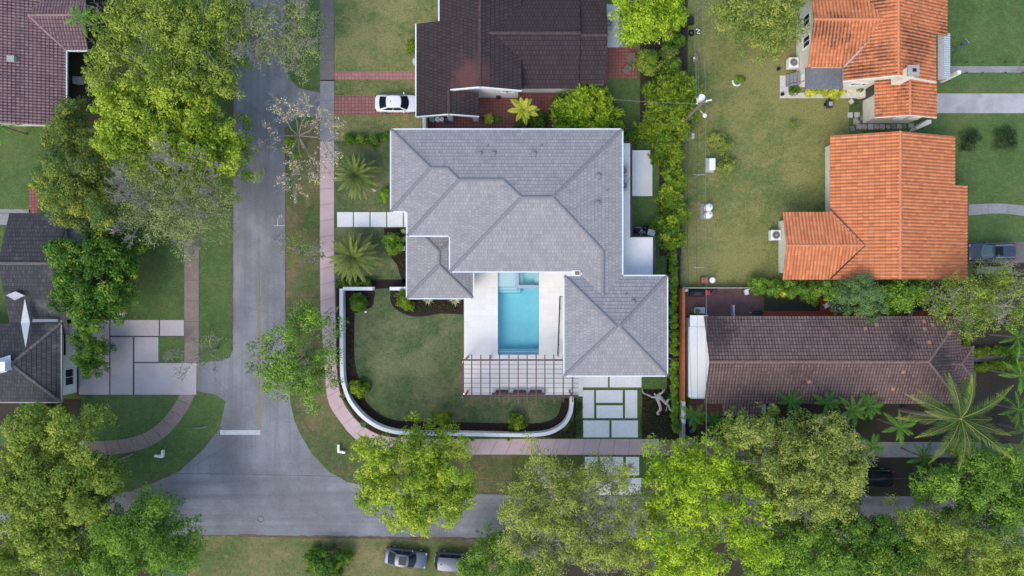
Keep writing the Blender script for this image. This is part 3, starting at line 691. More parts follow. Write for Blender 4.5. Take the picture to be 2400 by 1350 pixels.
# windows round the upper and lower floors
for px in (1100, 1180, 1265): # south face above the pool
    q = E(px, 636-i_); win(mh, (q.x, q.y, 4.5), 1.8, 1.6, -math.pi/2); win(mh, (q.x, q.y, 1.35), 2.4, 2.3, -math.pi/2)
for py in (690, 760, 830): q = E(1323+i_, py); win(mh, (q.x, q.y, 4.5), 1.2, 1.4, math.pi)
for px in (1390, 1500): q = E(px, 880-i_); win(mh, (q.x, q.y, 4.4), 1.6, 1.4, -math.pi/2)
q = E(1440, 880-i_); mb = MB(); mb.box((q.x, q.y-.03, 1.2), (5.0, .06, 2.4)); gd = mb.build('garage_door', M['white'], mh)
for py in (380, 440): q = E(917+i_, py); win(mh, (q.x, q.y, 4.5), 1.4, 1.4, math.pi)
# corner scupper box by the valley
mb = MB(); q = E(1350, 641); mb.bb((q.x-.42, q.y-.22, 5.85), (q.x+.38, q.y+.30, 6.12)); sb = mb.build('rain_head', M['fascia'], mh)
mb = MB(); mb.bb((q.x-.12, q.y-.14, 6.121), (q.x+.32, q.y+.22, 6.14)); mb.build('outlet', M['t_brown_cap'], sb)
# single-storey hipped pavilion
ze = 3.2; k3 = S*(H-ze)/H
def V_(px, py, h=0): return Vector(((px-1200)*k3, (675-py)*k3, ze+SL*h*k3))
a, b = V_(1031.5, 590, 76.5), V_(1031.5, 621.5, 76.5)
x0, x1, y0, y1 = 955, 1108, 513.5, 698
roof(mh, [[V_(x0, y0), V_(x0, y1), b, a], [V_(x1, y1), V_(x1, y0), a, b], [V_(x0, y1), V_(x1, y1), b], [V_(x1, y0), V_(x0, y0), a]],
     [(V_(x0, y0), a), (V_(x1, y0), a), (V_(x0, y1), b), (V_(x1, y1), b), (a, b)], M['t_main'], M['t_main_cap'], style='flat', c=.37, step=.04)
fascia(mh, [(off(V_(x0, y0), (-.09, 0)), off(V_(x0, y1), (-.09, 0))), (off(V_(x0, y1), (0, -.09)), off(V_(x1, y1), (0, -.09))), (off(V_(x1, y1), (.09, 0)), off(V_(x1, y0), (.09, 0)))], M['fascia'], .2, .11, 'gutter')
mb = MB(); p0 = V_(x0+14, y1-14); p1 = V_(x1-14, y0+20); mb.bb((p0.x, p0.y, 0), (p1.x, p1.y, 3.2)); mb.build('wall', M['stucco'], mh)
q = V_(1031, y1-14); win(mh, (q.x, q.y, 1.5), 1.8, 1.4, -math.pi/2)
q = V_(x1-14, 640); win(mh, (q.x, q.y, 1.3), 1.8, 2.2, 0)
# east terrace on the first floor, with parapet rail
zt = 3.3
def T_(px, py, z=zt): return P(px, py, z)
mb = MB(); pl = [T_(1430, 334), T_(1478, 334), T_(1478, 556), T_(1531, 556), T_(1531, 660), T_(1430, 660)]
mb.prism(pl, zt-.3, zt); mb.build('terrace_floor', M['slab'], mh)
mb = MB(); a = T_(1431, 338); 
mb.prism([T_(1431, 336, 0)]*0 or [(T_(1431, 336).x, T_(1431, 336).y), (T_(1476, 336).x, T_(1476, 336).y), (T_(1476, 554).x, T_(1476, 554).y), (T_(1529, 558).x, T_(1529, 558).y), (T_(1529, 655).x, T_(1529, 655).y), (T_(1431, 655).x, T_(1431, 655).y)], 0, zt-.31)
mb.build('wall', M['stucco'], mh)
mb = MB(); rp = [(1458, 336), (1477, 336), (1477, 556), (1530, 556), (1530, 645)]
for (a0, b0), (a1, b1) in zip(rp[:-1], rp[1:]):
    p = T_(a0, b0); q = T_(a1, b1)
    mb.tube([p+Vector((0, 0, 1.0)), q+Vector((0, 0, 1.0))], .035, 6)
    mb.tube([p+Vector((0, 0, .12)), q+Vector((0, 0, .12))], .02, 6)
    n = max(1, round((q-p).length/1.25))
    for k in range(n+1):
        r_ = p.lerp(q, k/n); mb.tube([r_, r_+Vector((0, 0, 1.0))], .035, 6)
        r2 = r_+Vector((0, 0, 1.0)); mb.box(r2, (.11, .11, .05))
    for zz in np.arange(.2, .95, .12): mb.tube([p+Vector((0, 0, zz)), q+Vector((0, 0, zz))], .012, 4)
mb.build('terrace_railing', M['dkmetal'], mh)
# outside stair beside the pool
mb = MB(); n = 27; y0_, y1_ = PY(832), PY(694)
for k in range(n):
    z = .12+(k+1)*3.0/n; ya = y0_+(y1_-y0_)*k/n; yb = y0_+(y1_-y0_)*(k+1)/n
    mb.bb((4.83, ya+.01, z-.10), (5.70, yb+.03, z))
st = mb.build('staircase', M['deck'], mh)
mb = MB(); a = Vector((4.80, y0_, .12)); b = Vector((4.80, y1_, 3.12)); u = Vector((0, 0, .95))
mb.tube([a+u, b+u, b+u+Vector((.6, 0, 0))], .035, 6); mb.tube([a+Vector((0, 0, .1)), b+Vector((0, 0, .1))], .04, 6)
for k in range(6): p = a.lerp(b, k/5); mb.tube([p, p+u], .04, 6); mb.box(p+u, (.12, .12, .06))
for s_ in (.25, .45, .65, .8): mb.tube([a+u*s_, b+u*s_], .012, 4)
mb.build('stair_railing', M['dkmetal'], st)
# condensers on the terrace
def condenser(label, loc, w_=.85, col='grey_plastic', h=.8, rz=0, group=None):
    t_ = thing('air_conditioner', label, 'air conditioner', loc, group)
    x, y, z = loc
    MB().box((x, y, z+h/2+.05), (w_, w_, h), rz).build('casing', M[col], t_, bevel=.05)
    MB().cyl((x, y, z+h+.03), w_*.36, .035, 24).build('fan_opening', M['black'], t_)
    g = MB()
    for r_ in (.12, .2, .28, .34):
        k = 24; ring = [(x+math.cos(2*math.pi*i/k)*r_*w_/.85, y+math.sin(2*math.pi*i/k)*r_*w_/.85, z+h+.085) for i in range(k+1)]; g.tube(ring, .010, 4, False)
    for i in range(6): a_ = i*math.pi/6; g.tube([(x-math.cos(a_)*w_*.38, y-math.sin(a_)*w_*.38, z+h+.085), (x+math.cos(a_)*w_*.38, y+math.sin(a_)*w_*.38, z+h+.085)], .008, 4)
    g.cyl((x, y, z+h+.07), .07, .03, 12)
    g.build('fan_grille', M['galv'], t_)
    return t_
condenser('northern of two grey air conditioners peeking from under the grey roof on the east terrace', tuple(T_(1458, 403)), .95)
condenser('southern of two grey air conditioners peeking from under the grey roof on the east terrace', tuple(T_(1458, 437)), .95)

# ground patio with two steps east of the terrace
mb = MB(); a, b = P(1480, 352, .35), P(1518, 459, .35); mb.bb((a.x, b.y, 0), (b.x, a.y, .36)); a, b = P(1518, 352, .24), P(1524, 459, .24); mb.bb((a.x, b.y, 0), (b.x, a.y, .24)); a, b = P(1524, 353, .12), P(1529, 459, .12); mb.bb((a.x, b.y, 0), (b.x, a.y, .12))
tag(mb.build('patio', M['slab'], None, loc=P(1500, 405)), kind='structure')

# ------------------------------------------------------------------ POOL AND DECK
DK = .12
x0, y0, x1, y1 = pool
mb = MB(); X0, X1, Y0, Y1 = PX(1087.5, DK), PX(1366, DK), PY(929, DK), PY(600, DK)
mb.bb((X0, Y0, 0), (x0, Y1, DK)); mb.bb((x1, Y0, 0), (X1, Y1, DK)); mb.bb((x0, Y0, 0), (x1, y0, DK)); mb.bb((x0, y1, 0), (x1, Y1, DK))
tag(mb.build('pool_deck', M['deck'], None, loc=(PX(1125), PY(780), 0)), kind='structure')
pl = thing('swimming_pool', 'rectangular turquoise swimming pool with spa and entry steps beside the white deck', 'pool', ((x0+x1)/2, (y0+y1)/2, 0))
mb = MB(); D = -1.75; t_ = .2
mb.bb((x0, y0, D-.2), (x1, y1, D))
for a, b in (((x0-t_, y0-t_, D-.2), (x0, y1+t_, DK-.01)), ((x1, y0-t_, D-.2), (x1+t_, y1+t_, DK-.01)), ((x0, y0-t_, D-.2), (x1, y0, DK-.01)), ((x0, y1, D-.2), (x1, y1+t_, DK-.01))): mb.bb(a, b)
mb.build('basin', M['plaster'], pl)
e = .004; xs_ = PX(1207); ysh = PY(673.5)
mb = MB(); mb.bb((x0+e, ysh, D), (xs_, y1-e, -.22)); mb.build('sun_shelf', M['plaster'], pl)
M['step_trim'] = m_plain('step_trim_tile', (.10, .30, .42), .5, .3, var=.1)
for k, (yy, xx, zz) in enumerate(((680.5, 1214.5, -.50), (687.5, 1221, -.80))):
    ya = PY(yy); xa = PX(xx); yb = ysh-.001 if k == 0 else PY(680.5)-.001; xb = PX(1214.5)+.001
    mb = MB(); mb.bb((x0+e, ya, D), (xa, yb, zz))
    if k == 0: pass
    else: mb.bb((xb, yb+.001, D), (xa, PY(676.2), zz))
    st_ = mb.build('entry_step', M['plaster'], pl)
    mb = MB(); mb.bb((x0+e, ya+.001, zz+.001), (xa-.001, ya+.06, zz+.008)); mb.bb((xa-.06, ya+.061, zz+.001), (xa-.001, PY(676.4) if k else ysh-.01, zz+.008)); mb.build('step_trim', M['step_trim'], st_)
mb = MB(); mb.bb((x0+e, ysh+.001, -.219), (xs_-.001, ysh+.06, -.212)); mb.build('shelf_trim', M['step_trim'], pl)
mb = MB(); mb.bb((xs_+.003, PY(676), D), (PX(1216), y1-e, .03)); mb.bb((PX(1216)+.0005, PY(676), D), (x1-e, PY(668), .03)); mb.build('spa_wall', M['plaster_edge'], pl)
mb = MB(); mb.bb((PX(1216)+e, PY(668)+e, D), (x1-e, y1-e, -1.0))
mb.bb((PX(1216)+2*e, PY(668)+2*e, -1.0), (PX(1226), y1-2*e, -.6)); mb.bb((PX(1254), PY(668)+2*e, -1.0), (x1-2*e, y1-2*e, -.6)); mb.build('spa_bench', M['plaster'], pl)
mb = MB(); mb.bb((x0+e, y0+e, D), (x1-e, y0+.36, -.45)); mb.bb((x0+e, y0+.361, D), (x1-e, y0+.52, -.75))
for k in range(5): mb.bb((x0+.45+k*.82, y0+.521, D), (x0+.53+k*.82, y0+.8, -1.2))
mb.build('bench_ledge', M['plaster'], pl)
mb = MB(); mb.bb((PX(1207), PY(794), D+.002), (PX(1226), PY(791), D+.03)); mb.build('drain_cover', M['white'], pl)
mb = MB(); mb.bb((x0+.006, y0+.006, D+.01), (x1-.006, y1-.006, -.06)); mb.build('water', M['water'], pl)

# pergola with plum-brown steel beams
ZP = 3.0
pg = thing('pergola', 'plum-brown steel pergola of thin beams over the south end of the pool deck', 'pergola', tuple(P(1210, 885)))
def PP(px, py, z=ZP): return P(px, py, z)
for px in (1084.5, 1105.6, 1127, 1148.4, 1171, 1193, 1214.5, 1235.5, 1256.5, 1277, 1298, 1320, 1342):
    top = 831 if px not in (1084.5, 1342) else (831 if px < 1100 else 880)
    top = 848 if px == 1084.5 else top
    a = PP(px, top); b = PP(px, 942); MB().bb((a.x-.055, b.y, ZP), (a.x+.055, a.y, ZP+.16)).build('rafter', M['pergola'], pg)
for py in (854, 865, 876, 886.5, 898, 909, 921, 932):
    a = PP(1070 if py > 845 else 1086, py, ZP+.18); b = PP(1356, py, ZP+.18)
    if py < 880: b = PP(1323, py, ZP+.18)
    MB().bb((a.x, a.y-.022, ZP+.162), (b.x, a.y+.022, ZP+.21)).build('batten', M['pergola'], pg)
for py, xe in ((844, 1322), (927.5, 1356)):
    a = PP(1086, py); b = PP(xe, py); MB().bb((a.x, a.y-.08, ZP-.24), (b.x, a.y+.08, ZP-.002)).build('beam', M['pergola'], pg)
for px, py in ((1092, 842), (1148, 842), (1092, 925), (1340, 925)):
    a = P(px+2, py, DK); b = PP(px, py+1)
    MB().bb((b.x-.08, b.y-.08, DK), (b.x+.08, b.y+.08, ZP-.25)).build('post', M['pergola'], pg)
for i, (px, py) in enumerate(((1087, 842), (1087.5, 925))):
    q = P(px, py, 2.3)
    lm = thing('outdoor_lamp', ('glowing amber lamp on the north-west pergola post beside the pool', 'glowing amber lamp on the south-west pergola post above the lawn')[i], 'lamp', tuple(q))
    MB().box(q+Vector((0, 0, .22)), (.2, .2, .03)).build('cap', M['dkmetal'], lm)
    MB().box(q+Vector((0, 0, 0)), (.2, .2, .03)).build('base', M['dkmetal'], lm)
    MB().cyl(q+Vector((0, 0, .02)), .085, .19, 14).build('bulb', M['glow'], lm)
    ld = bpy.data.lights.new('lamp_light', 'POINT'); ld.energy = 22; ld.color = (1, .55, .25); ld.shadow_soft_size = .08
    lo = bpy.data.objects.new('lamp_light', ld); C.objects.link(lo); lo.parent = lm; lo.location = (-.16, -.06, .15)
# outdoor sofa under the pergola
sf = thing('outdoor_sofa', 'long outdoor sofa with three dark brown cushions under the pergola', 'sofa', tuple(P(1214, 918, DK)))
z = DK
def q2(px, py): return P(px, py, .6)
a, b = q2(1155, 922), q2(1275, 914)
MB().bb((a.x, a.y-.12, z+.0), (b.x, b.y, z+.32)).build('frame', M['white'], sf)
a, b = q2(1153, 926), q2(1276, 921.5); MB().bb((a.x, a.y, z), (b.x, b.y, z+.75)).build('backrest', M['cushion'], sf)
for x_ in (1162, 1203, 1241):
    a, b = q2(x_, 920.5), q2(x_+29, 913.5); MB().bb((a.x, a.y, z+.325), (b.x, b.y, z+.48)).build('seat_cushion', M['cushion'], sf, bevel=.04)
for x_ in (1157, 1196, 1235.5, 1272):
    a = q2(x_, 917); MB().cyl((a.x, a.y, z+.325), .1, .16, 14).build('side_cup', M['galv'], sf)

# white garden wall
ZW = 1.1
wp = [(873, 676.5), (799.5, 676.5)]
arc = smooth_path([(799.5, 676.5), (800, 780), (801, 870), (806, 905), (821, 942), (848, 975), (880, 998), (916, 1011), (960, 1016), (1080, 1018), (1200, 1020), (1262, 1019), (1295, 1012), (1322, 995), (1336, 972), (1340, 950), (1340.5, 929)], 7)
def wall_strip(name, pts, z0, z1, th, mat, parent=None, loc=None, label=None, cat='wall'):
    q = [P(x, y, z1).to_2d() for x, y in pts]; L = []; Rr = []
    for i, p in enumerate(q):
        d = (q[min(i+1, len(q)-1)]-q[max(i-1, 0)]).normalized(); n = Vector((-d.y, d.x))
        L.append(p+n*th/2); Rr.append(p-n*th/2)
    mb = MB(); mb.prism([tuple(x) for x in L]+[tuple(x) for x in Rr[::-1]], z0, z1)
    o = mb.build(name, mat, parent, loc)
    if label: tag(o, label, cat)
    return o
wall_strip('garden_wall', wp[:1]+[(800+3.8, 676.5)], 0, ZW, .36, M['stucco'], None, tuple(P(840, 676)), 'short white wall at the north-west corner of the garden, left of the gate gap')
wall_strip('garden_wall', arc, 0, ZW+.002, .36, M['stucco'], None, tuple(P(805, 850)), 'long curved white garden wall sweeping round the corner lawn')
wall_strip('garden_wall', [(913, 676.5), (958, 676.5)], 0, ZW, .36, M['stucco'], None, tuple(P(935, 676)), 'short white wall stub between gate gap and grey-roofed pavilion')
gt = thing('garden_gate', 'thin dark metal gate in the gap of the white garden wall', 'gate', tuple(P(893, 677)))
mb = MB(); a, b = P(877, 676, 1.0), P(912, 676, 1.0)
mb.tube([a, b], .018, 6); mb.tube([(a.x, a.y, .1), (b.x, b.y, .1)], .018, 6); mb.build('frame', M['dkmetal'], gt)
mb = MB()
for k in range(12): x_ = a.x+(b.x-a.x)*k/11; mb.tube([(x_, a.y, .1), (x_, a.y, 1.0)], .008, 4)
mb.build('bars', M['dkmetal'], gt)
mb = MB(); a = P(876, 676, 1.05)
for d in (-.13, 0.0, .13): mb.box((a.x-.01, a.y+d, .95), (.22, .05, .12))
tag(mb.build('hinge_post', M['galv'], gt))
# valve cover in the mulch
tag(MB().box(P(857, 731, .05), (.27, .2, .08)).build('valve_box', M['white'], None, loc=P(857, 731), bevel=.01), 'small white valve box at the mulch edge near the corner shrub', 'valve box')
tag(MB().box(P(946, 582, .06), (.34, .5, .1)).build('utility_box', M['grey_plastic'], None, loc=P(946, 582), bevel=.02), 'flat grey-green utility box in the mulch beside the front slabs', 'utility box')
tag(MB().box(P(876, 445, .06), (.5, .34, .1)).build('utility_box', M['galv'], None, loc=P(876, 445), bevel=.02), 'pale utility box in the grass right of the northern feathery palm', 'utility box')
tag(MB().box(P(1516, 336, .15), (.5, .45, .3)).build('utility_box', M['l_blue'] if False else m_plain('green_enamel', (.06, .17, .12), .5), None, loc=P(1516, 336), bevel=.03), 'small green utility box in the shade north of the white east patio', 'utility box')

# square stepping slabs to the front door and driveway slabs
slabs = [(790, 497, 827, 532, 'white square slab nearest the pink sidewalk, first of the front walk'), (829.5, 497, 866, 532, 'second white square slab of the front walk, counted from the sidewalk'),
         (868.5, 497, 905, 532, 'third white square slab of the front walk, counted from the sidewalk'), (907.5, 497, 944, 532, 'fourth white square slab of the front walk, counted from the sidewalk'), (946.5, 497, 985, 532, 'last white square slab of the front walk, half hidden under the grey roof')]
for x0, y0, x1, y1, lab in slabs:
    a, b = P(x0, y0, .05), P(x1, y1, .05); tag(MB().bb((a.x, b.y, 0), (b.x, a.y, .05)).build('paving_slab', M['slab'], None, loc=((a.x+b.x)/2, (a.y+b.y)/2, 0), bevel=.01), lab, 'paving slab', 'white slabs of the front walk')
dr = [(1351, 870, 1425, 908, 'white driveway slab against the garage, left of the pair'), (1429, 870, 1503.5, 908, 'white driveway slab against the garage, right of the pair'),
      (1366, 914.5, 1392.5, 980, 'upright white driveway slab on the left edge, beside the wall end'), (1397, 914.5, 1459.5, 944, 'upper of the two middle white driveway slabs'), (1398, 950, 1460, 980, 'lower of the two middle white driveway slabs'),
      (1465, 914.5, 1493.5, 980, 'upright white driveway slab on the right edge, beside the dead branch'), (1367, 985.5, 1428, 1025, 'left white driveway slab just above the pink sidewalk'), (1433.5, 985.5, 1495, 1025, 'right white driveway slab just above the pink sidewalk'),
      (1371, 1071, 1401, 1114, 'left white apron slab just below the sidewalk'), (1407, 1071, 1461, 1114, 'middle white apron slab just below the sidewalk'), (1467, 1071, 1498, 1114, 'right white apron slab just below the sidewalk'),
      (1369, 1120, 1432, 1160, 'left white apron slab against the street'), (1438, 1120, 1503, 1160, 'right white apron slab against the street')]
for x0, y0, x1, y1, lab in dr:
    a, b = P(x0, y0, .05), P(x1, y1, .05); tag(MB().bb((a.x, b.y, 0), (b.x, a.y, .05)).build('paving_slab', M['slab'], None, loc=((a.x+b.x)/2, (a.y+b.y)/2, 0), bevel=.01), lab, 'paving slab', 'white slabs of the driveway')
ss('lawn', rect(1350, 906, 1505, 1028), 'grass_green', z=.014); ss('lawn', rect(1366, 1066, 1505, 1162), 'grass_green', z=.019); ss('lawn', rect(1505, 880, 1563, 912), 'grass_green', z=.014)

# ------------------------------------------------------------------ NORTH NEIGHBOUR (dark brown roof)
nh = thing('house', 'white house with very dark brown tiled gable roofs north of the grey-roofed house', 'house', tuple(P(1200, 80)))
zr = 5.3; ze = 3.3
XR = PX(1125, zr); XW = PX(976, ze); slw = (zr-ze)/(XR-XW)
Ys, Yn, Yq = PY(203, zr), PY(-150, ze), PY(56, ze)
XW2 = PX(1030, 4.0); ZW2 = ze+slw*(XW2-XW)
XEa = PX(1222, 3.6); ZEa = zr-slw*(XEa-XR)
Yc = PY(273, ze); Xc = XW+(PX(1052, 4.2)-XW); Zc = ze+slw*(Xc-XW); Xce = PX(1122, 3.4); Zce = Zc-slw*(Xce-Xc)
fA = [[(XW, Yq, ze), (XW, Ys, ze), (XR, Ys, zr), (XR, Yq, zr)], [(XW2, Yn, ZW2), (XW2, Yq, ZW2), (XR, Yq, zr), (XR, Yn, zr)],
      [(XR, Ys, zr), (XEa, Ys, ZEa), (XEa, Yn, ZEa), (XR, Yn, zr)],
      [(XW, Ys, ze), (XW, Yc, ze), (Xc, Yc, Zc), (Xc, Ys, Zc)], [(Xc, Yc, Zc), (Xce, Yc, Zce), (Xce, Ys+.02, Zce), (Xc, Ys+.02, Zc)]]
gS, gN, gl_, gb = gable(1135, -60, 1356, 208, 2.95, 4.95, 'x', 77)
gS2, gN2, gl2, gb2 = gable(1355, -50, 1419, 197, 2.95, 4.7, 'x', 82)
gS2 = [tuple(Vector(p)+Vector((.02 if p[0] < PX(1390, 3) else 0, 0, 0))) for p in gS2]
nr = roof(nh, fA+[gS, gN, gS2, gN2], [((XR, Ys, zr), (XR, Yn, zr)), ((Xc, Yc, Zc), (Xc, Ys, Zc)), gl_, gl2], M['t_north'], M['t_north_cap'], style='flat', c=.46, step=.035)
fascia(nh, [((XW-.06, Yq, ze), (XW-.06, Yc, ze)), ((XW2-.06, Yn, ZW2), (XW2-.06, Yq, ZW2))], M['white'], .2, .12, 'gutter')
fascia(nh, [((XW, Yc-.04, ze), (Xc, Yc-.04, Zc)), ((Xc, Yc-.04, Zc), (Xce, Yc-.04, Zce)), ((Xc+.2, Ys-.04, Zc+.05), (XR, Ys-.04, zr)), ((XR, Ys-.04, zr), (XEa, Ys-.04, ZEa))], M['white'], .35, .10, 'rake_board')
mb = MB(); yw = PY(229); ye = PY(-100)
xq = XW2+.4; zq = ZW2-.05
mb.add([(xq, yw, 0), (XEa-.3, yw, 0), (XEa-.3, yw, ZEa-.12), (XR, yw, zr-.15), (xq, yw, zq), (xq, ye, 0), (XEa-.3, ye, 0), (XEa-.3, ye, ZEa-.12), (XR, ye, zr-.15), (xq, ye, zq)],
       [(0, 1, 2, 3, 4), (5, 9, 8, 7, 6), (1, 6, 7, 2), (2, 7, 8, 3), (3, 8, 9, 4), (4, 9, 5, 0)])
mb.bb((XEa-.3, PY(217), 0), (PX(1352), PY(-15), 3.0)); mb.bb((PX(1352)+.001, PY(209), 0), (PX(1409), PY(-10), 2.9))
mb.build('wall', M['stucco'], nh)
for px in (1183, 1196): win(nh, (PX(px), yw, 2.5), .5, .45, -math.pi/2, bars=0)
win(nh, (PX(1385), PY(209), 1.4), .9, 1.0, -math.pi/2)
mb = MB()
for x0, x1 in ((1052, 1063), (1110, 1122)): a, b = P(x0, 285), P(x1, 285); mb.bb((a.x, a.y, 0), (b.x, a.y+.35, 3.35))
mb.build('carport_post', M['white'], nh)
mb = MB(); mb.bb((PX(995), PY(318), 0), (PX(1002), PY(272), 1.6)); tag(mb.build('side_wall', M['stucco'], nh))
mb = MB(); c0 = P(1168, 227, .3)
mb.box((c0.x, c0.y, .45), (.42, .35, .9)); mb.build('meter_box', M['dkmetal'], nh)
mb = MB(); mb.tube([P(1125, 221, 1.0), P(1140, 221, 1.0), P(1141, 228, .3)], .03, 6); mb.tube([P(1145, 222.5, .9), P(1218, 222.5, .9)], .025, 6); mb.build('conduit', M['galv'], nh)
# satellite dish at the west eave
sdh = thing('satellite_dish', 'white satellite dish at the west eave of the dark brown roof', 'satellite dish', tuple(P(973, 145, 2.8)))
mb = MB(); c0 = P(974, 145, 3.0); ring = []
for j, (r_, d) in enumerate(((.02, 0), (.2, .03), (.4, .1))):
    for k in range(16): a_ = 2*math.pi*k/16; ring.append(c0+Vector((-d*.6+.0-math.cos(a_)*r_*.5, math.sin(a_)*r_, math.cos(a_)*r_*.8)))
mb.add(ring, [(j*16+k, j*16+(k+1) % 16, (j+1)*16+(k+1) % 16, (j+1)*16+k) for j in range(2) for k in range(16)]); mb.build('dish', M['white'], sdh)
MB().tube([c0, c0+Vector((.35, 0, -.3))], .03, 6).build('arm', M['galv'], sdh)

# ------------------------------------------------------------------ NORTH-WEST HOUSE (mauve tiles)
wh = thing('house', 'house with mauve brown barrel-tiled roof behind the bright trees at the upper left', 'house', tuple(P(20, 150)))
ze = 3.3; zr = 5.7; XE_ = PX(155, ze); XR = PX(-70, zr); Ys = PY(293, 3.9); Yn = PY(-200, ze); sl = (zr-ze)/(XE_-XR)
XWm = 2*XR-XE_
g1, g2, gl_, gb = gable(30, -48, 207, 118, 3.25, 4.35, 'x', 35)
roof(wh, [[(XE_, Ys, ze), (XE_, Yn, ze), (XR, Yn, zr), (XR, Ys, zr)], [(XWm, Yn, ze), (XWm, Ys, ze), (XR, Ys, zr), (XR, Yn, zr)], g1, g2],
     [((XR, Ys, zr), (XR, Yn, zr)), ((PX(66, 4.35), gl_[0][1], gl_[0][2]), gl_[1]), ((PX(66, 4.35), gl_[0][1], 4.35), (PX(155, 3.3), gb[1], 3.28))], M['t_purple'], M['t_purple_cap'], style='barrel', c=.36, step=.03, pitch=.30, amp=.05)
fascia(wh, [((XE_+.05, Ys, ze), (XE_+.05, gb[1], ze)), ((XE_, gb[1]-.05, 3.25), (gb[2], gb[1]-.05, 3.25))], M['fascia'], .2, .1, 'gutter')
mb = MB(); mb.bb((XWm+.5, Ys+.8, 0), (XE_-2.3, Yn-1, 3.2)); mb.bb((XE_-2.299, gb[1]+1.0, 0), (gb[2]-2.3, gb[3]-.5, 3.15)); 
mb.add([(XWm+.5, Ys+.8, 3.2), (XE_-2.3, Ys+.8, 3.2), (XR, Ys+.8, 5.5)], [(0, 1, 2)]); mb.build('wall', M['cream'], wh)
win(wh, (XE_-2.3, PY(200, 1.5), 1.5), 1.4, 1.2, 0)
q = P(30, 139, 4.6); mb = MB(); mb.box((q.x, q.y, 4.72), (.75, .62, .45)); mb.build('roof_hatch', M['greygravel'], wh, bevel=.03)
tag(MB().box(P(183, 189, .35), (.8, .7, .7)).build('utility_cabinet', M['grey_plastic'], None, loc=P(183, 189), bevel=.04), 'dark grey cabinet standing between the mauve-roofed house and the bright tree', 'cabinet')

# ------------------------------------------------------------------ WEST HOUSE (charcoal shingles)
gh = thing('house', 'house with charcoal shingle roof and white roof flashing at the left edge', 'house', tuple(P(50, 720)))
ze = 3.2
n1, s1, gl_, gb = gable(22, 500, 200, 760, ze, 4.75, 'x', 617)
X0 = PX(22, ze); Xe1 = PX(158, ze); yS = PY(757, ze); yr = PY(617, 4.75); yN = PY(500, ze)
x0, x1, y0, y1 = PX(-60, ze), PX(143, ze), PY(942, ze), PY(757, ze)
hx = (x0+x1)/2; hw = (x1-x0)/2; hh = (y1-y0)/2; sl = .36; zt = ze+sl*hh
pa = Vector((x1-hh, (y0+y1)/2, zt)); pb = Vector((x0+hh, (y0+y1)/2, zt))
roof(gh, [[(X0, yS-1.2, ze-.36), (Xe1, yS-1.2, ze-.36), (Xe1, yr, 4.75), (X0, yr, 4.75)], [(Xe1, yN, ze), (X0, yN, ze), (X0, yr, 4.75), (Xe1, yr, 4.75)],
          [(x0, y1, ze), (x0, y0, ze), pb], [(x1, y0, ze), (x1, y1, ze), pa], [(x0, y0, ze), (x1, y0, ze), pa, pb], [(x1, y1, ze), (x0, y1, ze), pb, pa]],
     [((X0, yr, 4.75), (Xe1, yr, 4.75)), ((x1, y0, ze), pa), ((x1, y1, ze), pa), (pa, pb), ((x0, y0, ze), pb)], M['t_shingle'], M['t_shingle_cap'], style='flat', c=.42, step=.025)
fascia(gh, [((x1+.05, y0, ze), (x1+.05, y1+.3, ze)), ((x0, y0-.05, ze), (x1, y0-.05, ze))], M['fascia_dark'], .2, .1, 'gutter')
mb = MB(); mb.bb((x0-5, y0+.5, 0), (PX(180)-.0, y1-.2, 2.55)); mb.bb((X0+.4, y1+.3, 0), (Xe1-.4, yN-.4, 2.95)); mb.build('wall', M['stucco'], gh)
mb = MB(); mb.bb((PX(150, 2.56), PY(832, 2.56), 2.551), (PX(154, 2.56), PY(765, 2.56), 2.60)); mb.build('clerestory_window', M['glass'], gh)
win(gh, (PX(180), PY(880), 1.3), 1.6, 1.3, 0)
def kite(root, name, pts, mat, th=.03):
    q = [P(*p) for p in pts]; mb = MB(); n = len(q)
    mb.add([tuple(x) for x in q]+[(x.x, x.y, x.z-th) for x in q], [tuple(range(n)), tuple(range(n, 2*n))[::-1]]+[(i, n+i, n+(i+1) % n, (i+1) % n) for i in range(n)])
    me = mb.mesh(name); bm = bmesh.new(); bm.from_mesh(me); bmesh.ops.recalc_face_normals(bm, faces=bm.faces[:]); bm.to_mesh(me); bm.free()
    return link(name, me, mat, root)
kite(gh, 'roof_flashing', [(58, 700, 4.42), (49, 757, 4.15), (60, 815, 4.85), (70, 756, 4.15)], m_plain('painted_flashing', (.46, .48, .52), .5))
kite(gh, 'roof_flashing', [(14, 692, 4.3), (36, 683, 4.5), (58, 693, 4.42), (34, 704, 4.35)], M['grey_plastic'])
kite(gh, 'valley_flashing', [(76, 748, 4.0), (135, 748, 3.6), (135, 754, 3.6), (76, 755, 4.0)], m_plain('blue_grey_flashing', (.20, .23, .27), .5))
mb = MB(); q = P(5, 858, 5.2); mb.bb((q.x-1.2, q.y-.45, 3.5), (q.x+.5, q.y+.45, 5.5)); mb.build('chimney', M['stucco'], gh)
kite(gh, 'chimney_flashing', [(-20, 846, 4.6), (24, 832, 4.8), (26, 862, 4.9), (14, 872, 4.95), (-20, 880, 4.9)], M['galv'])
mb = MB(); mb.bb((PX(158, 2.8), PY(590, 2.8), 2.75), (PX(205, 2.8), PY(532, 2.8), 2.85)); mb.build('flat_roof', M['walk_grey'], gh)
tag(MB().bb((PX(274), PY(745), 0), (PX(293), PY(727), .45)).build('planter', M['cream'], None, loc=P(283, 737), bevel=.02), 'square cream planter at the upper left corner of the pale driveway', 'planter')

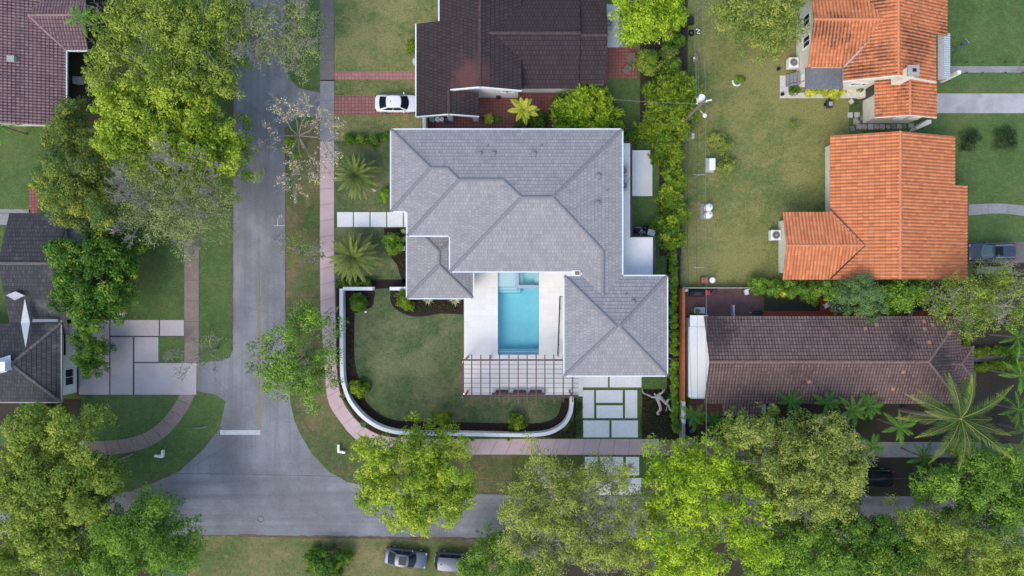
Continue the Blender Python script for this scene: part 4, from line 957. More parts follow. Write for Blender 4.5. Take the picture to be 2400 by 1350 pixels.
# ------------------------------------------------------------------ NORTH-EAST ORANGE HOUSE
oh = thing('house', 'cream two-level house with mould-stained orange barrel tiles at the upper right', 'house', tuple(P(2080, 120)))
zr = 6.4; ze = 4.5
XR = PX(2106, zr); XW = PX(1976, ze); XE1 = PX(2230, 4.3); XE2 = PX(2198, 4.6); Ys = PY(188, 4.8); Yn = PY(-150, 5); Yq = PY(77, ze)
sE = (zr-ze)/(XR-XW)
ZE1 = zr-sE*(XE1-XR); ZE2 = zr-sE*(XE2-XR)
g1, g2, gl_, gb = gable(1893, -68, 2120, 158, 4.5, 5.9, 'x', 45)
lowx0, lowx1, lowy = PX(2050, 3.6), PX(2195, 3.6), PY(275, 3.7); lxr = PX(2133, 4.6); lz = 4.6; lze = 3.6
orf = roof(oh, [[(XW, Yn, ze), (XW, Ys, ze), (XR, Ys, zr), (XR, Yn, zr)], [(XR, Ys, zr), (XE2, Ys, ZE2), (XE2, Yq, ZE2), (XR, Yq, zr)], [(XR, Yq, zr), (XE1, Yq, ZE1), (XE1, Yn, ZE1), (XR, Yn, zr)], g1, g2,
          [(lowx0, Ys+.3, lze), (lowx0, lowy, lze), (lxr, lowy, lz), (lxr, Ys+.3, lz)], [(lowx1, lowy, lze), (lowx1, Ys+.3, lze), (lxr, Ys+.3, lz), (lxr, lowy, lz)]],
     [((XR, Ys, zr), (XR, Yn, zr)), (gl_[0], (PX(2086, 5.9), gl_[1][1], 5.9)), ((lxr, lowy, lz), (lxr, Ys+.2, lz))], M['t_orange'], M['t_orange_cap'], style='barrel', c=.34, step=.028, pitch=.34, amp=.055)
yv = gb[1]
MB().tube([(PX(2084, 5.9), PY(45, 5.9), 5.93), (XW+.02, yv, 4.6)], .09, 5).build('valley_flashing', M['galv'], orf)
MB().tube([(PX(2084, 5.9), PY(45, 5.9), 5.93), (PX(2018, 5), PY(-10, 5), 5.1)], .09, 5).build('valley_flashing', M['galv'], orf)
fascia(oh, [((XW, Ys-.04, ze), (XR, Ys-.04, zr)), ((XR, Ys-.04, zr), (XE2, Ys-.04, ZE2))], M['cream'], .25, .1, 'rake_board')
fascia(oh, [((lowx0, lowy-.03, lze), (lxr, lowy-.03, lz)), ((lxr, lowy-.03, lz), (lowx1, lowy-.03, lze))], M['cream'], .15, .06, 'rake_board')
mb = MB()
xw = PX(1866); yb = PY(205); yg = Ys+.35
mb.bb((xw, yb+.9, 0), (XW+.4, PY(-30), 4.3)); mb.bb((XW+.401, yg+2.001, 0), (XR-.2, Yn-.5, 4.3)); mb.bb((XR-.199, yg+2.001, 0), (PX(2112), Yn-.5, 3.2))
mb.add([(xw, PY(177, 0)+.4, 4.45), (xw, PY(-30), 4.4), (xw, gl_[0][1], 5.75)], [(0, 2, 1)])
mb.bb((XW+.4, yg, 0), (XE2-1.6, yg+2, 3.9)); mb.add([(XW+.4, yg, 3.9), (XE2-.9, yg, 3.9), (XE2-.9, yg, ZE2+.2), (XR, yg, zr-.14), (XW+.4, yg, ze+.05)], [(0, 1, 2, 3, 4)])
mb.bb((PX(2022), PY(289), 0), (PX(2128), yg-.001, 3.5)); mb.add([(PX(2022), PY(289), 3.5), (PX(2128), PY(289), 3.5), (lxr, PY(289), lz-.1)], [(0, 1, 2)])
mb.add([(xw, yb+.9, 4.45), (xw, PY(-30), 4.4), (xw, gl_[0][1], 5.72)], [(0, 2, 1)])
mb.build('wall', M['cream'], oh)
for py in (70, 118): win(oh, (xw, PY(py), 2.6), 1.0, 1.5, math.pi)
win(oh, (PX(2000, 2), yg, 2.4), .9, .8, -math.pi/2); win(oh, (PX(2015, 2), yg, 2.4), .8, .7, -math.pi/2)
for px in (2078, 2112): win(oh, (PX(px), PY(289), 2.4), .8, .5, -math.pi/2, bars=0)
MB().box((PX(2022)-.03, PY(222), 1.2), (.06, 1.3, 2.2)).build('door', M['door'], oh)
# grey flat canopy, steps, chimney, porch
mb = MB(); a, b = P(1888, 158, 3.6), P(1976, 208, 3.6); mb.bb((a.x, b.y, 3.45), (b.x, a.y, 3.6)); mb.build('canopy', M['canopy'], oh)
mb = MB(); mb.bb((PX(1866), PY(205), 0), (PX(1976), PY(184)+.8, 1.2)); mb.build('porch', M['cream'], oh)
mb = MB()
for k in range(4): a = PX(1866)-.28*(4-k); mb.bb((a, PY(204), 0), (a+.279, PY(176), .28*(k+1)))
stp = mb.build('steps', M['walk_grey'], oh)
mb = MB(); yy = PY(203); mb.tube([(PX(1866)-1.15, yy, .1), (PX(1866)-1.15, yy, 1.0), (PX(1866), yy, 2.1), (PX(1866), yy, 1.2)], .025, 6); mb.build('handrail', M['dkmetal'], stp)
q = P(2142, 165, 7.3); mb = MB(); mb.bb((q.x-.1-.35, q.y-.45, 4.2), (q.x+.40, q.y+.40, 7.2)); ch = mb.build('chimney', M['cream'], oh)
mb = MB(); mb.bb((q.x-.6, q.y-.55, 7.2), (q.x+.5, q.y+.5, 7.35)); mb.build('chimney_cap', M['greygravel'], ch); mb = MB(); mb.bb((q.x-.15, q.y-.13, 7.351), (q.x+.2, q.y+.17, 7.40)); mb.build('flue', M['black'], ch)
mb = MB(); a, b = P(2198, 78, 3.4), P(2212, 186, 3.4); mb.bb((a.x, b.y, 3.2), (b.x, a.y, 3.4)); mb.build('porch_roof', M['greygravel'], oh)
mb = MB(); x0 = PX(2211, 3.2); x1 = PX(2228, 3.0); Y0, Y1 = PY(186, 3), PY(78, 3); n = 84
vs = []; 
for k in range(n+1):
    y = Y0+(Y1-Y0)*k/n; dz = .035*math.sin(k*math.pi/2); vs += [(x0, y, 3.25+dz), (x1, y, 2.95+dz)]
mb.add(vs, [(2*k, 2*k+1, 2*k+3, 2*k+2) for k in range(n)]); mb.build('corrugated_awning', M['galv'], oh)
mb = MB(); mb.box((PX(2205), PY(190), 1.5), (.35, .35, 3.0)); mb.build('porch_post', M['cream'], oh)
mb = MB(); mb.prism([P(2146, 305, 1), P(2180, 290, 1), P(2180, 282, 1), P(2170, 282, 1), P(2144, 300, 1)], 0, 1.2); mb.build('wing_wall', M['cream'], oh)

# ------------------------------------------------------------------ EAST ORANGE HOUSE
eh = thing('house', 'house with clean bright orange barrel-tiled roof at the right of the yellow-green lawn', 'house', tuple(P(2070, 520)))
zr = 5.2; ze = 3.2
XR = PX(2110, zr); XW = PX(1945, ze); XE1 = PX(2247, 3.5); XE2 = PX(2280, 3.2); Yn, Ys, Yq = PY(316, 3.6), PY(655, 3.4), PY(433, 3.3); sl = (zr-ze)/(XR-XW)
ZE1 = zr-sl*(XE1-XR); ZE2 = zr-sl*(XE2-XR)
g1, g2, gl_, gb = gable(1834, 497, 2060, 655.5, 3.15, 4.15, 'x', 575)
er = roof(eh, [[(XW, Yn, ze), (XW, Ys, ze), (XR, Ys, zr), (XR, Yn, zr)], [(XR, Ys, zr), (XE2, Ys, ZE2), (XE2, Yq, ZE2), (XR, Yq, zr)], [(XR, Yq, zr), (XE1, Yq, ZE1), (XE1, Yn, ZE1), (XR, Yn, zr)], g1, g2],
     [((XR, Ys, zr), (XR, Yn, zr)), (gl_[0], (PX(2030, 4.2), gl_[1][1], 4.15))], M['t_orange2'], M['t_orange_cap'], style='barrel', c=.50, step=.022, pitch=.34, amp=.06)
tip = (PX(2028, 4.2), gl_[0][1], 4.22)
MB().tube([tip, (XW, gb[1]+.05, 3.3)], .07, 5).build('valley_flashing', M['door'], er); MB().tube([tip, (XW, PY(490, 3.3), 3.3)], .07, 5).build('valley_flashing', M['door'], er)
mb = MB(); a = PX(1934); mb.bb((a, Ys+.5, 0), (XE2-2.2, Yq-.4, 2.75)); mb.bb((a, Yq-.4+.001, 0), (XE1-2.0, Yn-.5, 2.9)); mb.bb((PX(1824.5), PY(640), 0), (a-.001, PY(519), 3.1))
mb.add([(PX(1824.5), PY(640), 3.1), (PX(1824.5), PY(519), 3.1), (PX(1824.5), gl_[0][1], 4.05)], [(0, 2, 1)])
mb.build('wall', M['cream'], eh); win(eh, (a, PY(420), 1.6), .9, 1.1, math.pi)
condenser('pale air conditioner on a stand against the west wall of the clean orange-roofed house', tuple(P(1812, 552, .1)), 1.05, 'white')
condenser('grey air conditioner against the cream wall of the stained orange-roofed house', tuple(P(1853, 152, .1)), 1.05, 'white')
condenser('dark green-grey air conditioner on the white gravel beside the dark brown roof', tuple(P(1424, 62, .1)), .9)

# ------------------------------------------------------------------ SOUTH-EAST BROWN HOUSE
bh = thing('house', 'long house with weathered brown tiled hip roof and white lean-to in the lower right', 'house', tuple(P(1950, 850)))
ze = 3.1; zr = 5.0; XW = PX(1650, ze); XE_ = PX(2252, ze); Yn, Ys = PY(741, ze), PY(946, ze); yr = PY(848, zr); ym = (Yn+Ys)/2
yr = ym; xa = XE_-(Yn-Ys)/2
sl = (zr-ze)/((Yn-Ys)/2)
def Bp(x, y):   # height on the main hip planes
    return ze+sl*min(abs(y-Ys), abs(Yn-y), XE_-x)
X2 = PX(2280, 2.9); b0, b1 = PY(890, ze), PY(812, ze); bh_ = (b1-b0)/2; zb = 3.0; bm_ = (b0+b1)/2
br_ = roof(bh, [[(XW, Ys, ze), (XE_, Ys, ze), (xa, yr, zr), (XW, yr, zr)], [(XE_, Yn, ze), (XW, Yn, ze), (XW, yr, zr), (xa, yr, zr)], [(XE_, Ys, ze), (XE_, Yn, ze), (xa, yr, zr)],
          [(X2, b0, zb), (X2, b1, zb), (X2-bh_, bm_, zb+sl*bh_)], [(X2-bh_-3.5, b0, zb), (X2, b0, zb), (X2-bh_, bm_, zb+sl*bh_), (X2-bh_-3.5, bm_, zb+sl*bh_)], [(X2, b1, zb), (X2-bh_-3.5, b1, zb), (X2-bh_-3.5, bm_, zb+sl*bh_), (X2-bh_, bm_, zb+sl*bh_)],
          [(PX(1691, 2.9), PY(975, 2.8), 2.8), (PX(1783, 2.9), PY(975, 2.8), 2.8), (PX(1783, 2.9), Ys+.05, 3.09), (PX(1691, 2.9), Ys+.05, 3.09)]],
     [((XW, yr, zr), (xa, yr, zr)), ((XE_, Ys, ze), (xa, yr, zr)), ((XE_, Yn, ze), (xa, yr, zr)), ((X2, b0, zb), (X2-bh_, bm_, zb+sl*bh_)), ((X2, b1, zb), (X2-bh_, bm_, zb+sl*bh_)), ((X2-bh_, bm_, zb+sl*bh_), (X2-bh_-1.0, bm_, zb+sl*bh_))],
     M['t_brown'], M['t_brown_cap'], style='barrel', c=.38, step=.06, pitch=.30, amp=.022)
mb = MB()
for px, py in ((2028, 770), (2055, 761), (2166, 753), (2185, 761), (2167, 770), (2224, 780), (2178, 802), (2117, 872), (1896, 895), (2093, 912), (2139, 928), (2046, 928)):
    q = P(px, py, 3.8); z_ = Bp(q.x, q.y)+.09; q = P(px, py, z_); d = 1 if q.y > yr else -1
    MB().box((q.x, q.y, z_-.0), (.34, .36, .05), 0, 0, -d*math.atan(sl)).build('replacement_tile', m_plain('light_brown_tile', (.38, .20, .14), .85), br_)
mb = MB(); mb.bb((XW+.4, Ys+.5, 0), (XE_-.5, Yn-.5, 3.0)); mb.add([(XW+.4, Ys+.5, 3.0), (XW+.4, Yn-.5, 3.0), (XW+.4, yr, 4.85)], [(0, 2, 1)]); mb.bb((XE_-.499, b0+.5, 0), (X2-1.8, b1-.6, 2.9)); mb.bb((PX(1694), PY(960), 0), (PX(1776), Ys+.5-.001, 2.3)); mb.build('wall', M['stucco'], bh)
mb = MB(); a = PX(1614, 2.7)
mb.prism([(a+.15, PY(739, 2.7)), (PX(1653, 2.7)+.3, PY(739, 2.7)), (PX(1653, 2.7)+.3, PY(766, 2.7)), (a+.15, PY(766, 2.7))], 2.6, 2.7)
mb.prism([(a, PY(766.2, 2.7)), (PX(1653, 2.7)+.3, PY(766.2, 2.7)), (PX(1653, 2.7)+.3, PY(931, 2.7)), (a, PY(931, 2.7))], 2.6, 2.74); mb.build('lean_to_roof', M['slab'], bh)
mb = MB(); mb.bb((a+.3, PY(925), 0), (XW+.399, PY(745), 2.58)); mb.build('lean_to_wall', m_plain('pale_blue_wall', (.50, .62, .68), .8), bh)
mb = MB(); mb.bb((PX(1784), PY(948, 2.4), 0), (PX(1790), PY(944, 2.4), 2.4)); mb.build('downpipe', M['white'], bh)
for px in (1870, 1990, 2070): win(bh, (PX(px), Ys+.5, 1.5), 1.2, 1.2, -math.pi/2)
# its walls, fences and clutter
tag(MB().bb((PX(1589), PY(934), 0), (PX(1595), PY(676), 1.9)).build('boundary_wall', M['orange_wall'], None, loc=P(1592, 800)), 'long rust-orange boundary wall west of the brick patio', 'wall')
tag(MB().bb((PX(1592), PY(985), 0), (PX(1597), PY(935), 1.7)).build('boundary_wall', M['stucco'], None, loc=P(1595, 960)), 'white wall continuing south from the rust-orange wall', 'wall')
mb = MB(); x0 = PX(1592); x1 = PX(1597)
for k in range(13):
    y_ = PY(986)-k*.185; mb.bb((x0, y_-.05, 0), (x1, y_, 1.6))
mb.bb((x0, PY(1037), 0), (x0+.05, PY(986), 1.55)); mb.bb((x1-.05, PY(1037), 0), (x1, PY(986), 1.55))
tag(mb.build('block_wall', M['galv'], None, loc=P(1595, 1010)), 'grey wall of hollow blocks with open cores just above the sidewalk', 'wall')
tag(MB().bb((PX(1596), PY(1039), 0), (PX(1630), PY(1033), .5)).build('garden_wall', M['walk_grey'], None, loc=P(1612, 1036)), 'low grey wall turning east at the foot of the hollow block wall', 'wall')
tag(MB().bb((PX(1594), PY(676), 0), (PX(1790), PY(673.5), .9)).build('boundary_wall', M['greygravel'], None, loc=P(1690, 675)), 'thin low grey wall between yellow-green lawn and brick patio', 'wall')

# ------------------------------------------------------------------ fences
def mesh_fence(label, pts, h, n, mat='wire'):
    t_ = thing('wire_fence', label, 'fence', tuple(P(*pts[0])))
    mb = MB(); po = MB()
    for (a, b) in zip(pts[:-1], pts[1:]):
        p, q = P(*a), P(*b)
        for z_ in (.1, h*.5, h): mb.tube([p+Vector((0, 0, z_)), q+Vector((0, 0, z_))], .015, 4)
        L = (q-p).length
        for k in range(int(L/.3)): r_ = p.lerp(q, (k+.5)/int(L/.3)); mb.tube([r_+Vector((0, 0, .1)), r_+Vector((0, 0, h))], .005, 3)
        for k in range(n+1): r_ = p.lerp(q, k/n); po.tube([r_, r_+Vector((0, 0, h+.05))], .03, 6)
    mb.build('mesh', M[mat], t_); po.build('posts', M['galv'], t_)
mesh_fence('thin wire fence along the west side of the yellow-green lawn', [(1597, 672), (1597, 520), (1600, 330)], 1.3, 5)
mesh_fence('short wire fence between white house hedge and dark brown roof garden', [(1462, 307), (1545, 307)], 1.2, 2)
mesh_fence('short dark wire fence joining garage wing to the rust-orange wall', [(1566, 839), (1590, 839)], 1.2, 1)

# ------------------------------------------------------------------ VEGETATION
def fast_mesh(name, verts, quads, tint=None):
    me = bpy.data.meshes.new(name); nv, nf = len(verts), len(quads); k = quads.shape[1]
    me.vertices.add(nv); me.vertices.foreach_set('co', verts.astype(np.float32).ravel())
    me.loops.add(nf*k); me.loops.foreach_set('vertex_index', quads.astype(np.int32).ravel())
    me.polygons.add(nf); me.polygons.foreach_set('loop_start', np.arange(0, nf*k, k, dtype=np.int32))
    me.polygons.foreach_set('loop_total', np.full(nf, k, dtype=np.int32))
    if tint is not None:
        at = me.attributes.new('tint', 'FLOAT', 'FACE'); at.data.foreach_set('value', tint.astype(np.float32))
    me.update(); me.validate(); return me
def unit(a): return a/np.maximum(np.linalg.norm(a, axis=-1, keepdims=True), 1e-9)
def leaves(pos, nrm, ln, wd, tint, droop=.0, axis=None):
    """rhombic leaves: pos centres, nrm facing"""
    n = len(pos); r = rng.normal(size=(n, 3)) if axis is None else axis
    t_ = unit(r-nrm*np.sum(r*nrm, axis=1, keepdims=True)); b = np.cross(nrm, t_)
    ln = np.broadcast_to(ln, (n,))[:, None]*rng.uniform(.55, 1.45, (n, 1)); wd = np.broadcast_to(wd, (n,))[:, None]*rng.uniform(.8, 1.2, (n, 1))
    v = np.stack([pos-t_*ln*.5, pos+b*wd*.5+nrm*wd*.12, pos+t_*ln*.5-np.array([0, 0, 1.0])*droop*ln, pos-b*wd*.5+nrm*wd*.12], axis=1).reshape(-1, 3)
    q = np.arange(n*4).reshape(-1, 4)
    return v, q, tint
def clumps(blobs, depth, mid=1.25, sub=.5, fill=1.0, irregular=.6):
    """two-level lobes over a domed canopy. blobs: (x, y, ztop, r) world. returns centres, radii, per-mid-lobe tint"""
    cs, rs, ts = [], [], []
    for x, y, zt_, r in blobs:
        n = max(3, int(fill*3.5*(r/mid)**2))
        a = rng.uniform(0, 2*np.pi, n); d = r*1.08*np.sqrt(rng.uniform(0, 1, n))
        dome = np.sqrt(np.clip(1-(d/(r*1.06))**2, 0, 1))
        mz = zt_-depth*(1-dome)-rng.uniform(0, irregular*depth, n)
        mr = mid*rng.uniform(.6, 1.2, n)
        mx_, my_ = x+np.cos(a)*np.maximum(d-mr*.35, 0), y+np.sin(a)*np.maximum(d-mr*.35, 0)
        mt = rng.uniform(0, 1, n)
        for i in range(n):
            k = max(5, int(11*(mr[i]/mid)**2*(mid/sub)**2/6.2))
            dd = unit(rng.normal(size=(k, 3))+np.array([0, 0, .55])); dd[:, 2] = np.maximum(dd[:, 2], -.25)
            c = np.array([mx_[i], my_[i], mz[i]])+dd*mr[i]*np.array([1, 1, .85])*rng.uniform(.6, 1.0, (k, 1))
            cs.append(c); rs.append(sub*rng.uniform(.6, 1.25, k)); ts.append(np.full(k, mt[i])*.5+rng.uniform(0, .30, k)+.22*np.clip(dd[:, 2], 0, 1))  # last term paints lit lobe tops into the leaf tint
    return np.concatenate(cs), np.concatenate(rs), np.concatenate(ts)
def leaf_shell(cs, rs, ts, per, ln, wd, spread=.75, inner=.6, style='round', tint_noise=.22, droop=0.0):
    n = len(cs); k = np.maximum(3, (per*(rs/rs.mean())**2*rng.uniform(.8, 1.2, n))).astype(int)
    idx = np.repeat(np.arange(n), k); N = len(idx)
    d = unit(rng.normal(size=(N, 3))+np.array([0, 0, .35]))
    pos = cs[idx]+d*(rs[idx]*rng.uniform(inner, 1.08, N))[:, None]*np.array([1, 1, .8])
    t_ = np.clip(ts[idx]+rng.normal(0, tint_noise, N)*.6, 0, 1)
    if style == 'rosette':     # long leaves radiating from the clump centre
        ax = unit(d*np.array([1, 1, .55])); pos = cs[idx]+ax*(ln*.55); nr = unit(np.cross(np.cross(ax, np.array([0, 0, 1.0]))+rng.normal(0, .15, (N, 3)), ax))
        nr = np.where(nr[:, 2:3] < 0, -nr, nr)
        return leaves(pos, nr, ln, wd, t_, droop, ax)
    nr = unit(d*.85+np.array([0, 0, .35])+rng.normal(0, spread, (N, 3))*.42)
    return leaves(pos, nr, ln, wd, t_, droop)
def seg_mesh(segs, sides=4):
    """segs: array (n, 8): p0, p1, r0, r1"""
    s_ = np.asarray(segs, float); p0, p1, r0, r1 = s_[:, :3], s_[:, 3:6], s_[:, 6], s_[:, 7]
    d = unit(p1-p0); up = np.where(np.abs(d[:, 2:3]) > .9, np.array([[1., 0, 0]]), np.array([[0, 0, 1.]])); a = unit(np.cross(d, up)); b = np.cross(d, a); V = []
    for p, r in ((p0, r0), (p1, r1)):
        for k in range(sides):
            t_ = 2*math.pi*k/sides; V.append(p+(a*math.cos(t_)+b*math.sin(t_))*r[:, None])
    V = np.stack(V, axis=1); n = len(s_); q = []
    base = np.arange(n)[:, None]*2*sides
    F = np.concatenate([np.concatenate([base+k, base+(k+1) % sides, base+sides+(k+1) % sides, base+sides+k], axis=1) for k in range(sides)])
    return V.reshape(-1, 3), F
def grow(segs, p, d, L, r, depth, spread=.6, up=.12, kids=(2, 3), shrink=.74, wig=.16, twig=.006):
    n = 3; q = np.array(p, float); d = unit(np.array(d, float))
    for i in range(n):
        d = unit(d+rng.normal(0, wig, 3)+np.array([0, 0, up])*.3); q2_ = q+d*L/n
        ra, rb = r*(1-.3*i/n), r*(1-.3*(i+1)/n); segs.append((*q, *q2_, max(ra, twig), max(rb, twig))); q = q2_
        if depth > 0 and i < n-1 and rng.random() < .45: grow(segs, q, d+rng.normal(0, spread, 3), L*shrink*.7, r*.45, depth-1, spread, up, kids, shrink, wig, twig)
    if depth > 0:
        for _ in range(rng.integers(kids[0], kids[1]+1)):
            grow(segs, q, d+rng.normal(0, spread, 3)+np.array([0, 0, up]), L*shrink*rng.uniform(.8, 1.15), r*.62, depth-1, spread, up, kids, shrink, wig, twig)
def tree(name, label, blobs, ztop, depth, mat, per=26, ln=.22, wd=.13, mid=1.25, sub=.5, fill=1.0, bark='bark', twigs=0, group=None, style='round', cat='tree', trunk_r=.22, base=None, inner=.6, cfill=None, spread=.75, droop=0, limbs=True, zvar=1.2, tw_r=.010, tn=.22):
    B = []
    for i, (px, py, rp) in enumerate(blobs):
        z = ztop-(0 if i == 0 else rng.uniform(0, zvar)); q = P(px, py, z-depth*.25); B.append((q.x, q.y, z, rp*1.05*S*(H-z)/H))
    A = np.array(B); wts = A[:, 3]**2; cx, cy = (A[:, 0]*wts).sum()/wts.sum(), (A[:, 1]*wts).sum()/wts.sum()
    if base is not None: q = P(*base); cx, cy = q.x, q.y
    t_ = thing(name, label, cat, (cx, cy, 0), group)
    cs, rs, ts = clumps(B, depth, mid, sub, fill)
    if cfill:   # thin the canopy out in patches
        keep = rng.random(len(cs)) < cfill; cs, rs, ts = cs[keep], rs[keep], ts[keep]
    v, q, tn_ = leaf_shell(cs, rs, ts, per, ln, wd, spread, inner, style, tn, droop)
    segs = []
    zb = ztop-depth-1.2
    hb = max(.25, zb*.55)
    lean = rng.normal(0, .15, 2)
    segs.append((cx, cy, 0, cx+lean[0], cy+lean[1], hb, trunk_r*1.25, trunk_r))
    if limbs:
        for x, y, z, r in B:
            s0 = np.array([cx+lean[0], cy+lean[1], hb]); e0 = np.array([x, y, z-depth*.55]); m0 = (s0+e0)/2+np.array([0, 0, .4]); m0[:2] += rng.normal(0, .25, 2)
            segs.append((*s0, *m0, trunk_r*.75, trunk_r*.45)); segs.append((*m0, *e0, trunk_r*.45, trunk_r*.25))
            k = max(3, int(r*1.6))
            for j in range(k):
                a = rng.uniform(0, 6.28); f = e0+np.array([math.cos(a)*r*.8, math.sin(a)*r*.8, rng.uniform(0, depth*.35)]); g = (e0+f)/2+rng.normal(0, .2, 3)
                segs.append((*e0, *g, trunk_r*.22, trunk_r*.13)); segs.append((*g, *f, trunk_r*.13, trunk_r*.06))
                if twigs: grow(segs, g, f-g, r*.35, trunk_r*.11, twigs, .55, .25, (2, 3), .74, .16, tw_r); grow(segs, f, f-e0+np.array([0, 0, .8]), r*.28, trunk_r*.09, twigs-1 if twigs > 1 else 1, .6, .25, (2, 3), .74, .16, tw_r)
    else: segs.append((cx+lean[0], cy+lean[1], hb, cx, cy, zb+.9, trunk_r, trunk_r*.4))
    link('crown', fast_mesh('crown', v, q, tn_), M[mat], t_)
    tv, tf = seg_mesh(segs, 5); link('trunk', fast_mesh('trunk', tv, tf), M[bark], t_)
    return t_

# --- big trees on the left
tree('bright_tree', 'huge bright yellow-green tree beside the street at upper left', [(310, 262, 88), (400, 235, 80), (255, 245, 55), (470, 290, 75), (350, 350, 85), (450, 375, 85), (530, 310, 52), (545, 385, 38), (260, 330, 55), (380, 300, 80)], 10, 3.2, 'l_bright', per=34, ln=.24, wd=.15, fill=1.05)
tree('broad_tree', 'tall olive-green tree filling the top left above the bright tree', [(340, 60, 105), (450, 70, 95), (270, 40, 62), (250, 150, 62), (380, 150, 90), (480, 150, 75), (520, 40, 60), (230, 190, 30)], 10.5, 3.0, 'l_top', per=30, ln=.22, wd=.13, twigs=1, bark='bark_pale', fill=1.0)
tree('mango_tree', 'rounded dark green tree with yellowish tips below the mauve-tiled roof', [(150, 405, 82), (135, 320, 52), (195, 470, 72), (140, 265, 42), (215, 400, 50), (130, 470, 50), (230, 500, 35)], 8.5, 3.2, 'l_mango', per=40, ln=.20, wd=.12, mid=1.0)
tree('twiggy_tree', 'greyish half-bare tree with fine pale twigs over the left sidewalk', [(400, 460, 100), (340, 420, 60), (470, 430, 60), (465, 530, 62), (320, 500, 55), (500, 480, 40), (440, 580, 35)], 11.2, 3.0, 'l_pale', per=17, ln=.15, wd=.08, twigs=4, bark='bark_pale', cfill=.8, tw_r=.013, fill=1.3)
tree('shade_tree', 'dark green tree between charcoal roof and the fallen-leaf lawn', [(205, 640, 88), (150, 600, 50), (245, 590, 50), (160, 690, 55), (240, 690, 52), (200, 740, 42)], 7.0, 2.8, 'l_dark', per=36, ln=.24, wd=.15, mid=.9, tn=.3)
tree('weeping_tree', 'small dark drooping tree against the white wall of the charcoal-roofed house', [(195, 830, 38), (185, 790, 30), (210, 865, 22)], 4.2, 2.0, 'l_dark', per=36, ln=.22, wd=.08, mid=.7, sub=.35, droop=.5, trunk_r=.1)
tree('twiggy_tree', 'large grey-green half-bare tree over the street at the top', [(640, 60, 90), (590, 110, 45), (690, 110, 50), (700, 40, 42), (580, 30, 50)], 9.0, 2.8, 'l_pale', per=20, ln=.15, wd=.09, twigs=4, bark='bark_pale', cfill=.78, fill=1.2, tw_r=.012)
tree('sapling', 'small half-bare grey-twigged tree on the verge west of the big feathery palm', [(705, 575, 42), (672, 580, 30), (730, 590, 28)], 3.6, 1.5, 'l_green', per=12, ln=.14, wd=.08, twigs=4, bark='bark_pale', cfill=.35, trunk_r=.12, mid=.8, tw_r=.012)
tree('verge_tree', 'open green tree with pale branches between street and pink sidewalk', [(660, 845, 68), (740, 755, 52), (720, 900, 62), (765, 830, 28), (610, 840, 40), (640, 900, 45), (690, 770, 35)], 7.5, 2.6, 'l_green', per=26, ln=.20, wd=.12, twigs=2, bark='bark_pale', cfill=.85, fill=1.05, tw_r=.014)
tree('sparse_tree', 'thin grey-green sparse tree where the left sidewalk meets the driveway', [(450, 835, 48), (488, 790, 34), (420, 850, 30), (500, 840, 28)], 5.5, 2.0, 'l_pale', per=7, ln=.13, wd=.07, twigs=3, bark='bark_pale', cfill=.45, fill=.6, trunk_r=.10, tw_r=.011)
tree('bright_tree', 'large yellow-green tree at the lower left above the corner sidewalk', [(110, 1130, 110), (60, 1040, 78), (150, 1010, 52), (200, 1130, 62), (60, 1200, 95), (90, 1290, 72), (20, 1120, 60), (20, 1310, 60), (200, 1190, 45), (130, 1230, 60)], 10, 3.4, 'l_top', per=36, ln=.22, wd=.14, fill=1.25)
tree('broad_tree', 'large mid-green tree at the bottom left corner of the street', [(300, 1270, 92), (250, 1320, 72), (340, 1220, 55), (380, 1300, 62), (420, 1320, 42), (210, 1290, 42), (250, 1240, 45), (170, 1340, 45)], 9, 3.2, 'l_green', per=38, ln=.20, wd=.12, fill=1.25)
tree('bright_tree', 'bright yellow-green tree standing alone over the street below the white wall', [(950, 1130, 92), (890, 1070, 60), (1000, 1060, 62), (1070, 1120, 52), (1050, 1190, 52), (880, 1160, 52), (960, 1215, 55), (1060, 1045, 25), (1090, 1170, 30)], 9.5, 3.0, 'l_bright', per=36, ln=.22, wd=.14, base=(985, 1155))
tree('pale_tree', 'large pale olive thin-leaved tree with bare limbs over the driveway apron', [(1310, 1180, 88), (1270, 1110, 55), (1380, 1110, 55), (1240, 1230, 62), (1330, 1260, 85), (1420, 1190, 75), (1420, 1280, 65), (1280, 1320, 60), (1200, 1190, 38), (1460, 1120, 35), (1480, 1230, 55), (1490, 1320, 50), (1200, 1280, 45), (1240, 1150, 40)], 10, 3.2, 'l_thin', per=30, ln=.18, wd=.11, twigs=3, bark='bark_pale', cfill=.9, fill=1.1, tw_r=.014)
tree('acid_tree', 'vivid yellow-green tree south of the dead branch and driveway', [(1640, 1170, 95), (1590, 1090, 62), (1700, 1080, 62), (1560, 1170, 58), (1720, 1160, 72), (1620, 1260, 85), (1730, 1260, 72), (1540, 1270, 52), (1560, 1330, 52), (1660, 1330, 62), (1535, 1050, 24), (1770, 1220, 62), (1790, 1300, 50)], 10.5, 3.4, 'l_acid', per=26, ln=.22, wd=.13, twigs=1, cfill=.93, mid=1.05)
tree('golden_tree', 'golden olive rounded tree south of the brown tiled roof', [(1920, 1090, 98), (1850, 1040, 68), (1960, 1030, 58), (1990, 1120, 62), (1850, 1130, 68), (1910, 1180, 62), (1780, 1020, 48), (1740, 1010, 35), (1800, 1090, 45), (1990, 1180, 45), (1840, 1190, 40), (2010, 1090, 45)], 10, 3.4, 'l_gold', fill=1.15, per=34, ln=.21, wd=.13, twigs=1, bark='bark_pale', mid=1.0)
tree('acid_tree', 'fresh bright green tree at the right edge below the coconut palm', [(2310, 1140, 78), (2370, 1100, 58), (2260, 1180, 52), (2350, 1200, 70), (2210, 1130, 42), (2400, 1180, 60), (2290, 1080, 40), (2190, 1150, 35)], 9, 3.0, 'l_green', per=34, ln=.20, wd=.13, mid=1.0)
